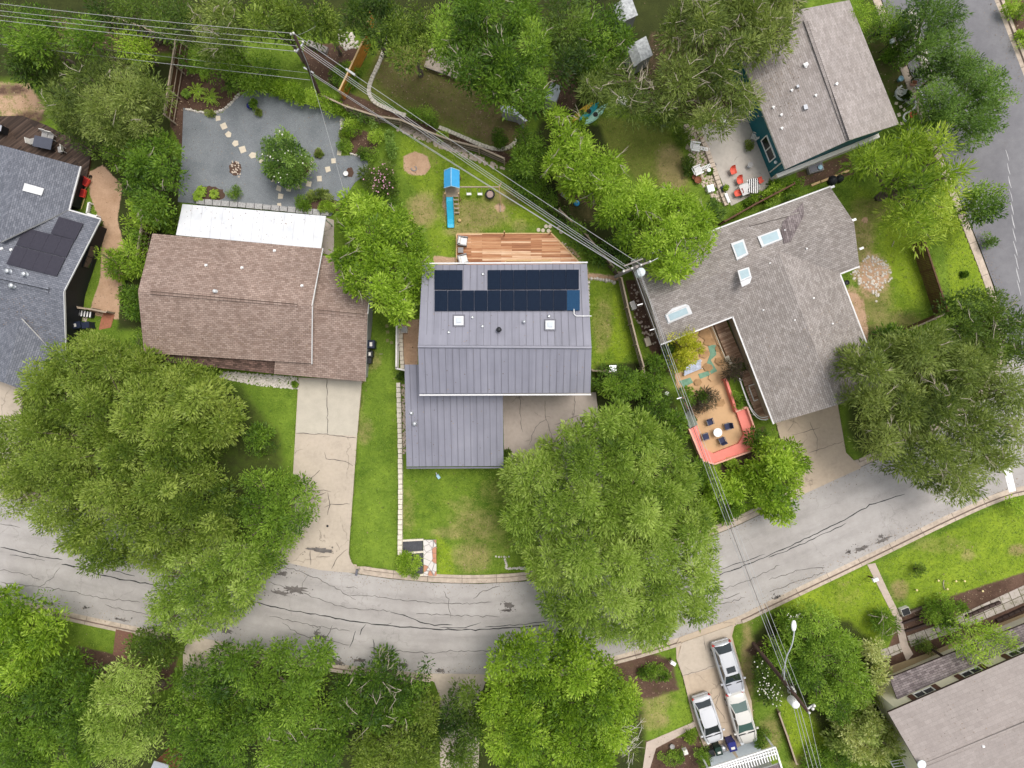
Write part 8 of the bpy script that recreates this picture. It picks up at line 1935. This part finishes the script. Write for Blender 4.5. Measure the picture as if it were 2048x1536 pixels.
# blossoms
def blossoms(parent, C, n, mat, seed, r=.09):
    rnd = random.Random(seed); mb = MB()
    for _ in range(n):
        c = C[rnd.randrange(len(C))]; mb.rock((c[0] + rnd.uniform(-.4, .4), c[1] + rnd.uniform(-.4, .4), c[2] + .32), r * rnd.uniform(.6, 1.2), rnd, .7)
    mb.build('blossoms', M[mat], parent)
for o in [o for o in bpy.data.objects if o.type == 'EMPTY' and o.name.startswith(('flowering_bush', 'yard_tree'))]:
    me = [c for c in o.children if c.name.startswith(('crown', 'foliage'))][0].data
    n = len(me.vertices); co = np.empty(n * 3); me.vertices.foreach_get('co', co); co = co.reshape(-1, 3) + np.array(o.location); z = co[:, 2]; co = co[z > np.percentile(z, 75)] - np.array([0, 0, .3])
    blossoms(o, co, 26 if o.name.startswith('yard') else 60, 'pinkblossom' if 'purple' in o['label'] else 'blossom', 5, .07)
# dead pale limbs at lower edge
th = thing('fallen_limbs', 'bleached dead branches curling left of the curved path', 'branches', at_(1240, 1490)); b = MB(); b.smooth = True; rnd = random.Random(8)
for i in range(12):
    a = rnd.uniform(.3, 2.6); p = P(1235, 1470, 2.2); q = [p]
    for k in range(4): a += rnd.uniform(-.5, .5); p = p + Vector((math.cos(a) * .5, -math.sin(a) * .5, rnd.uniform(-.2, .05))); q.append(p)
    b.tube(smoothline(q, 1), [.06, .015], 5)
b.build('limbs', M['deadwood'], th)
# --- grass blades and fallen leaves
rg = np.random.default_rng(77)
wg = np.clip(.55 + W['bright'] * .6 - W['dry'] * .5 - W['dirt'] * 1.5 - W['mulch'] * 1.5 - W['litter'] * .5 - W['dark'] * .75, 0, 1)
hard = [v for v in DRIVES.values()] + [road_poly, [(356, 404), (364, 300), (367, 216), (445, 226), (498, 178), (598, 204), (690, 236), (684, 262), (678, 312), (735, 322), (738, 345), (692, 392), (662, 432)], [(1396, 258), (1470, 215), (1545, 362), (1462, 412)], [(1340, 668), (1464, 640), (1500, 900), (1404, 920), (1352, 770)], [(1734, 1129), (1750, 1126), (1826, 1308), (1800, 1300)], [(845, 1078), (874, 1078), (874, 1153), (806, 1153), (806, 1080)], [(914, 466), (1104, 466), (1165, 530), (914, 545)],
        [(1795, 1266), (2060, 1160), (2060, 1245), (1775, 1356)], [(-60, 236), (100, 254), (188, 302), (155, 395), (-60, 380)]]
def scatter(n, weight, x0=-47, x1=47, y0=-36, y1=36):
    X = rg.uniform(x0, x1, n); Y = rg.uniform(y0, y1, n); i = np.clip(((X + 56) / G0).astype(int), 0, nx - 1); j = np.clip(((Y + 44) / G0).astype(int), 0, ny - 1)
    ok = rg.random(n) < weight[j, i]; px_, py_ = X * KP + 1024, 768 - Y * KP
    for pl in hard: ok &= ~inpoly(px_, py_, pl)
    ok &= polydist(px_, py_, ROAD_UP, False) > 20; ok &= polydist(px_, py_, ROAD_LO, False) > 20; ok &= polydist(px_, py_, ROAD_R, False) > 20
    return X[ok], Y[ok], j[ok], i[ok]
X, Y, j, i = scatter(300000, wg)
n = len(X); a = rg.uniform(0, 6.28, n); dv = np.stack([np.cos(a) * .8, np.sin(a) * .8, rg.uniform(.15, .7, n)], -1); dv /= np.linalg.norm(dv, axis=1, keepdims=True)
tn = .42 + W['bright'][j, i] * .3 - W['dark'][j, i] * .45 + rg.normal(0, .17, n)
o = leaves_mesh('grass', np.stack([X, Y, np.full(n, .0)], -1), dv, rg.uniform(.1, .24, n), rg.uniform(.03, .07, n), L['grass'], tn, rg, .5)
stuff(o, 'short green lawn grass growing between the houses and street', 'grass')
wl = np.clip(W['litter'] * .8 + W['mulch'] * .9 + W['dry'] * .25 + W['dirt'] * .12 + .015, 0, 1)
X, Y, j, i = scatter(70000, wl); n = len(X); a = rg.uniform(0, 6.28, n); dv = np.stack([np.cos(a), np.sin(a), rg.uniform(-.1, .35, n)], -1); dv /= np.linalg.norm(dv, axis=1, keepdims=True)
o = leaves_mesh('leaf_litter', np.stack([X, Y, np.full(n, .03)], -1), dv, rg.uniform(.08, .2, n), rg.uniform(.05, .1, n), L['litter'], rg.uniform(.1, 1, n), rg, .4)
stuff(o, 'fallen brown leaves and chips scattered over beds and worn lawns', 'leaf litter')

# leaves and grit gathered in the gutters and blown onto roofs
pts_ = []
for ln_, sd_ in ((ROAD_UP, -1), (ROAD_LO, 1), (ROAD_R, 1)):
    q = resample(smoothline(PP(ln_), 2), .25)
    for p, o_ in zip(q, offs(q, sd_)):
        for _ in range(3):
            d_ = abs(rg.normal(0, .55)); e_ = o_ - p; pts_.append((p.x + e_.x * d_ + rg.normal(0, .1), p.y + e_.y * d_ + rg.normal(0, .1), -.105))
for sl_, box_, n_ in ((BS, (290, 640, 622, 700), 260), (BN, (300, 480, 640, 570), 60), (WN, (650, 520, 735, 610), 160), (N, (850, 535, 1170, 690), 70), (So, (845, 700, 1175, 780), 30), (Gs, (815, 800, 1000, 930), 50), (DN, (1300, 500, 1450, 570), 200), (DE, (1640, 620, 1740, 780), 260), (DW, (1500, 650, 1640, 800), 60), (EW, (1490, 90, 1600, 240), 240), (FN, (1790, 1340, 2040, 1520), 80), (Slope(c1, c2, c3), (368, 412, 640, 480), 90), (CS, (0, 590, 110, 690), 120)):
    for _ in range(n_): p = sl_.at(rg.uniform(box_[0], box_[2]), rg.uniform(box_[1], box_[3]), .02); pts_.append(tuple(p))
for _ in range(260): p = P(rg.uniform(370, 690), rg.uniform(215, 400), .045); pts_.append(tuple(p))
pts_ = np.array(pts_); n = len(pts_); a = rg.uniform(0, 6.28, n); dv = np.stack([np.cos(a), np.sin(a), rg.uniform(0, .25, n)], -1); dv /= np.linalg.norm(dv, axis=1, keepdims=True)
o = leaves_mesh('leaf_litter', pts_, dv, rg.uniform(.05, .14, n), rg.uniform(.03, .07, n), L['litter'], rg.uniform(0, .9, n), rg, .2)
stuff(o, 'dry leaves and grit gathered along gutters and on the roofs', 'leaf litter')
# ------------------------------------------------------------------ camera, daylight
cam = bpy.data.cameras.new('camera'); co_ = bpy.data.objects.new('camera', cam); COL.objects.link(co_)
cam.lens = 24; cam.sensor_width = 36; cam.clip_end = 3000; co_.location = (0, 0, H); co_.rotation_euler = (0, 0, 0)
S.camera = co_
EL, AZ = R(70), R(48)                     # sun: high, from the upper right of the picture
sd = Vector((math.sin(AZ) * math.cos(EL), math.cos(AZ) * math.cos(EL), math.sin(EL)))
sun = bpy.data.lights.new('sun', 'SUN'); so = bpy.data.objects.new('sun', sun); COL.objects.link(so)
sun.energy = SUN_E; sun.angle = R(26); sun.color = (1, .965, .91); so.location = (0, 0, 80); so.rotation_euler = sd.to_track_quat('Z', 'Y').to_euler()
wd = bpy.data.worlds.new('World'); S.world = wd; wd.use_nodes = True; nt = wd.node_tree; nt.nodes.clear()
sky = nt.nodes.new('ShaderNodeTexSky'); sky.sky_type = 'NISHITA'; sky.sun_disc = False; sky.sun_elevation = EL; sky.sun_rotation = AZ; sky.air_density = 1.0; sky.dust_density = 3.5; sky.ozone_density = 1.0
hs = nt.nodes.new('ShaderNodeHueSaturation'); hs.inputs['Saturation'].default_value = .35
bg = nt.nodes.new('ShaderNodeBackground'); bg.inputs['Strength'].default_value = SKY_E; ow = nt.nodes.new('ShaderNodeOutputWorld')
nt.links.new(sky.outputs[0], hs.inputs['Color']); nt.links.new(hs.outputs[0], bg.inputs[0]); nt.links.new(bg.outputs[0], ow.inputs[0])
S.view_settings.view_transform = 'Standard'; S.view_settings.look = 'None'; S.view_settings.exposure = EXPO; S.view_settings.gamma = 1
S.render.engine = 'CYCLES'
try:
    S.cycles.max_bounces = 6; S.cycles.diffuse_bounces = 3; S.cycles.transmission_bounces = 4; S.cycles.use_denoising = True
except Exception: pass
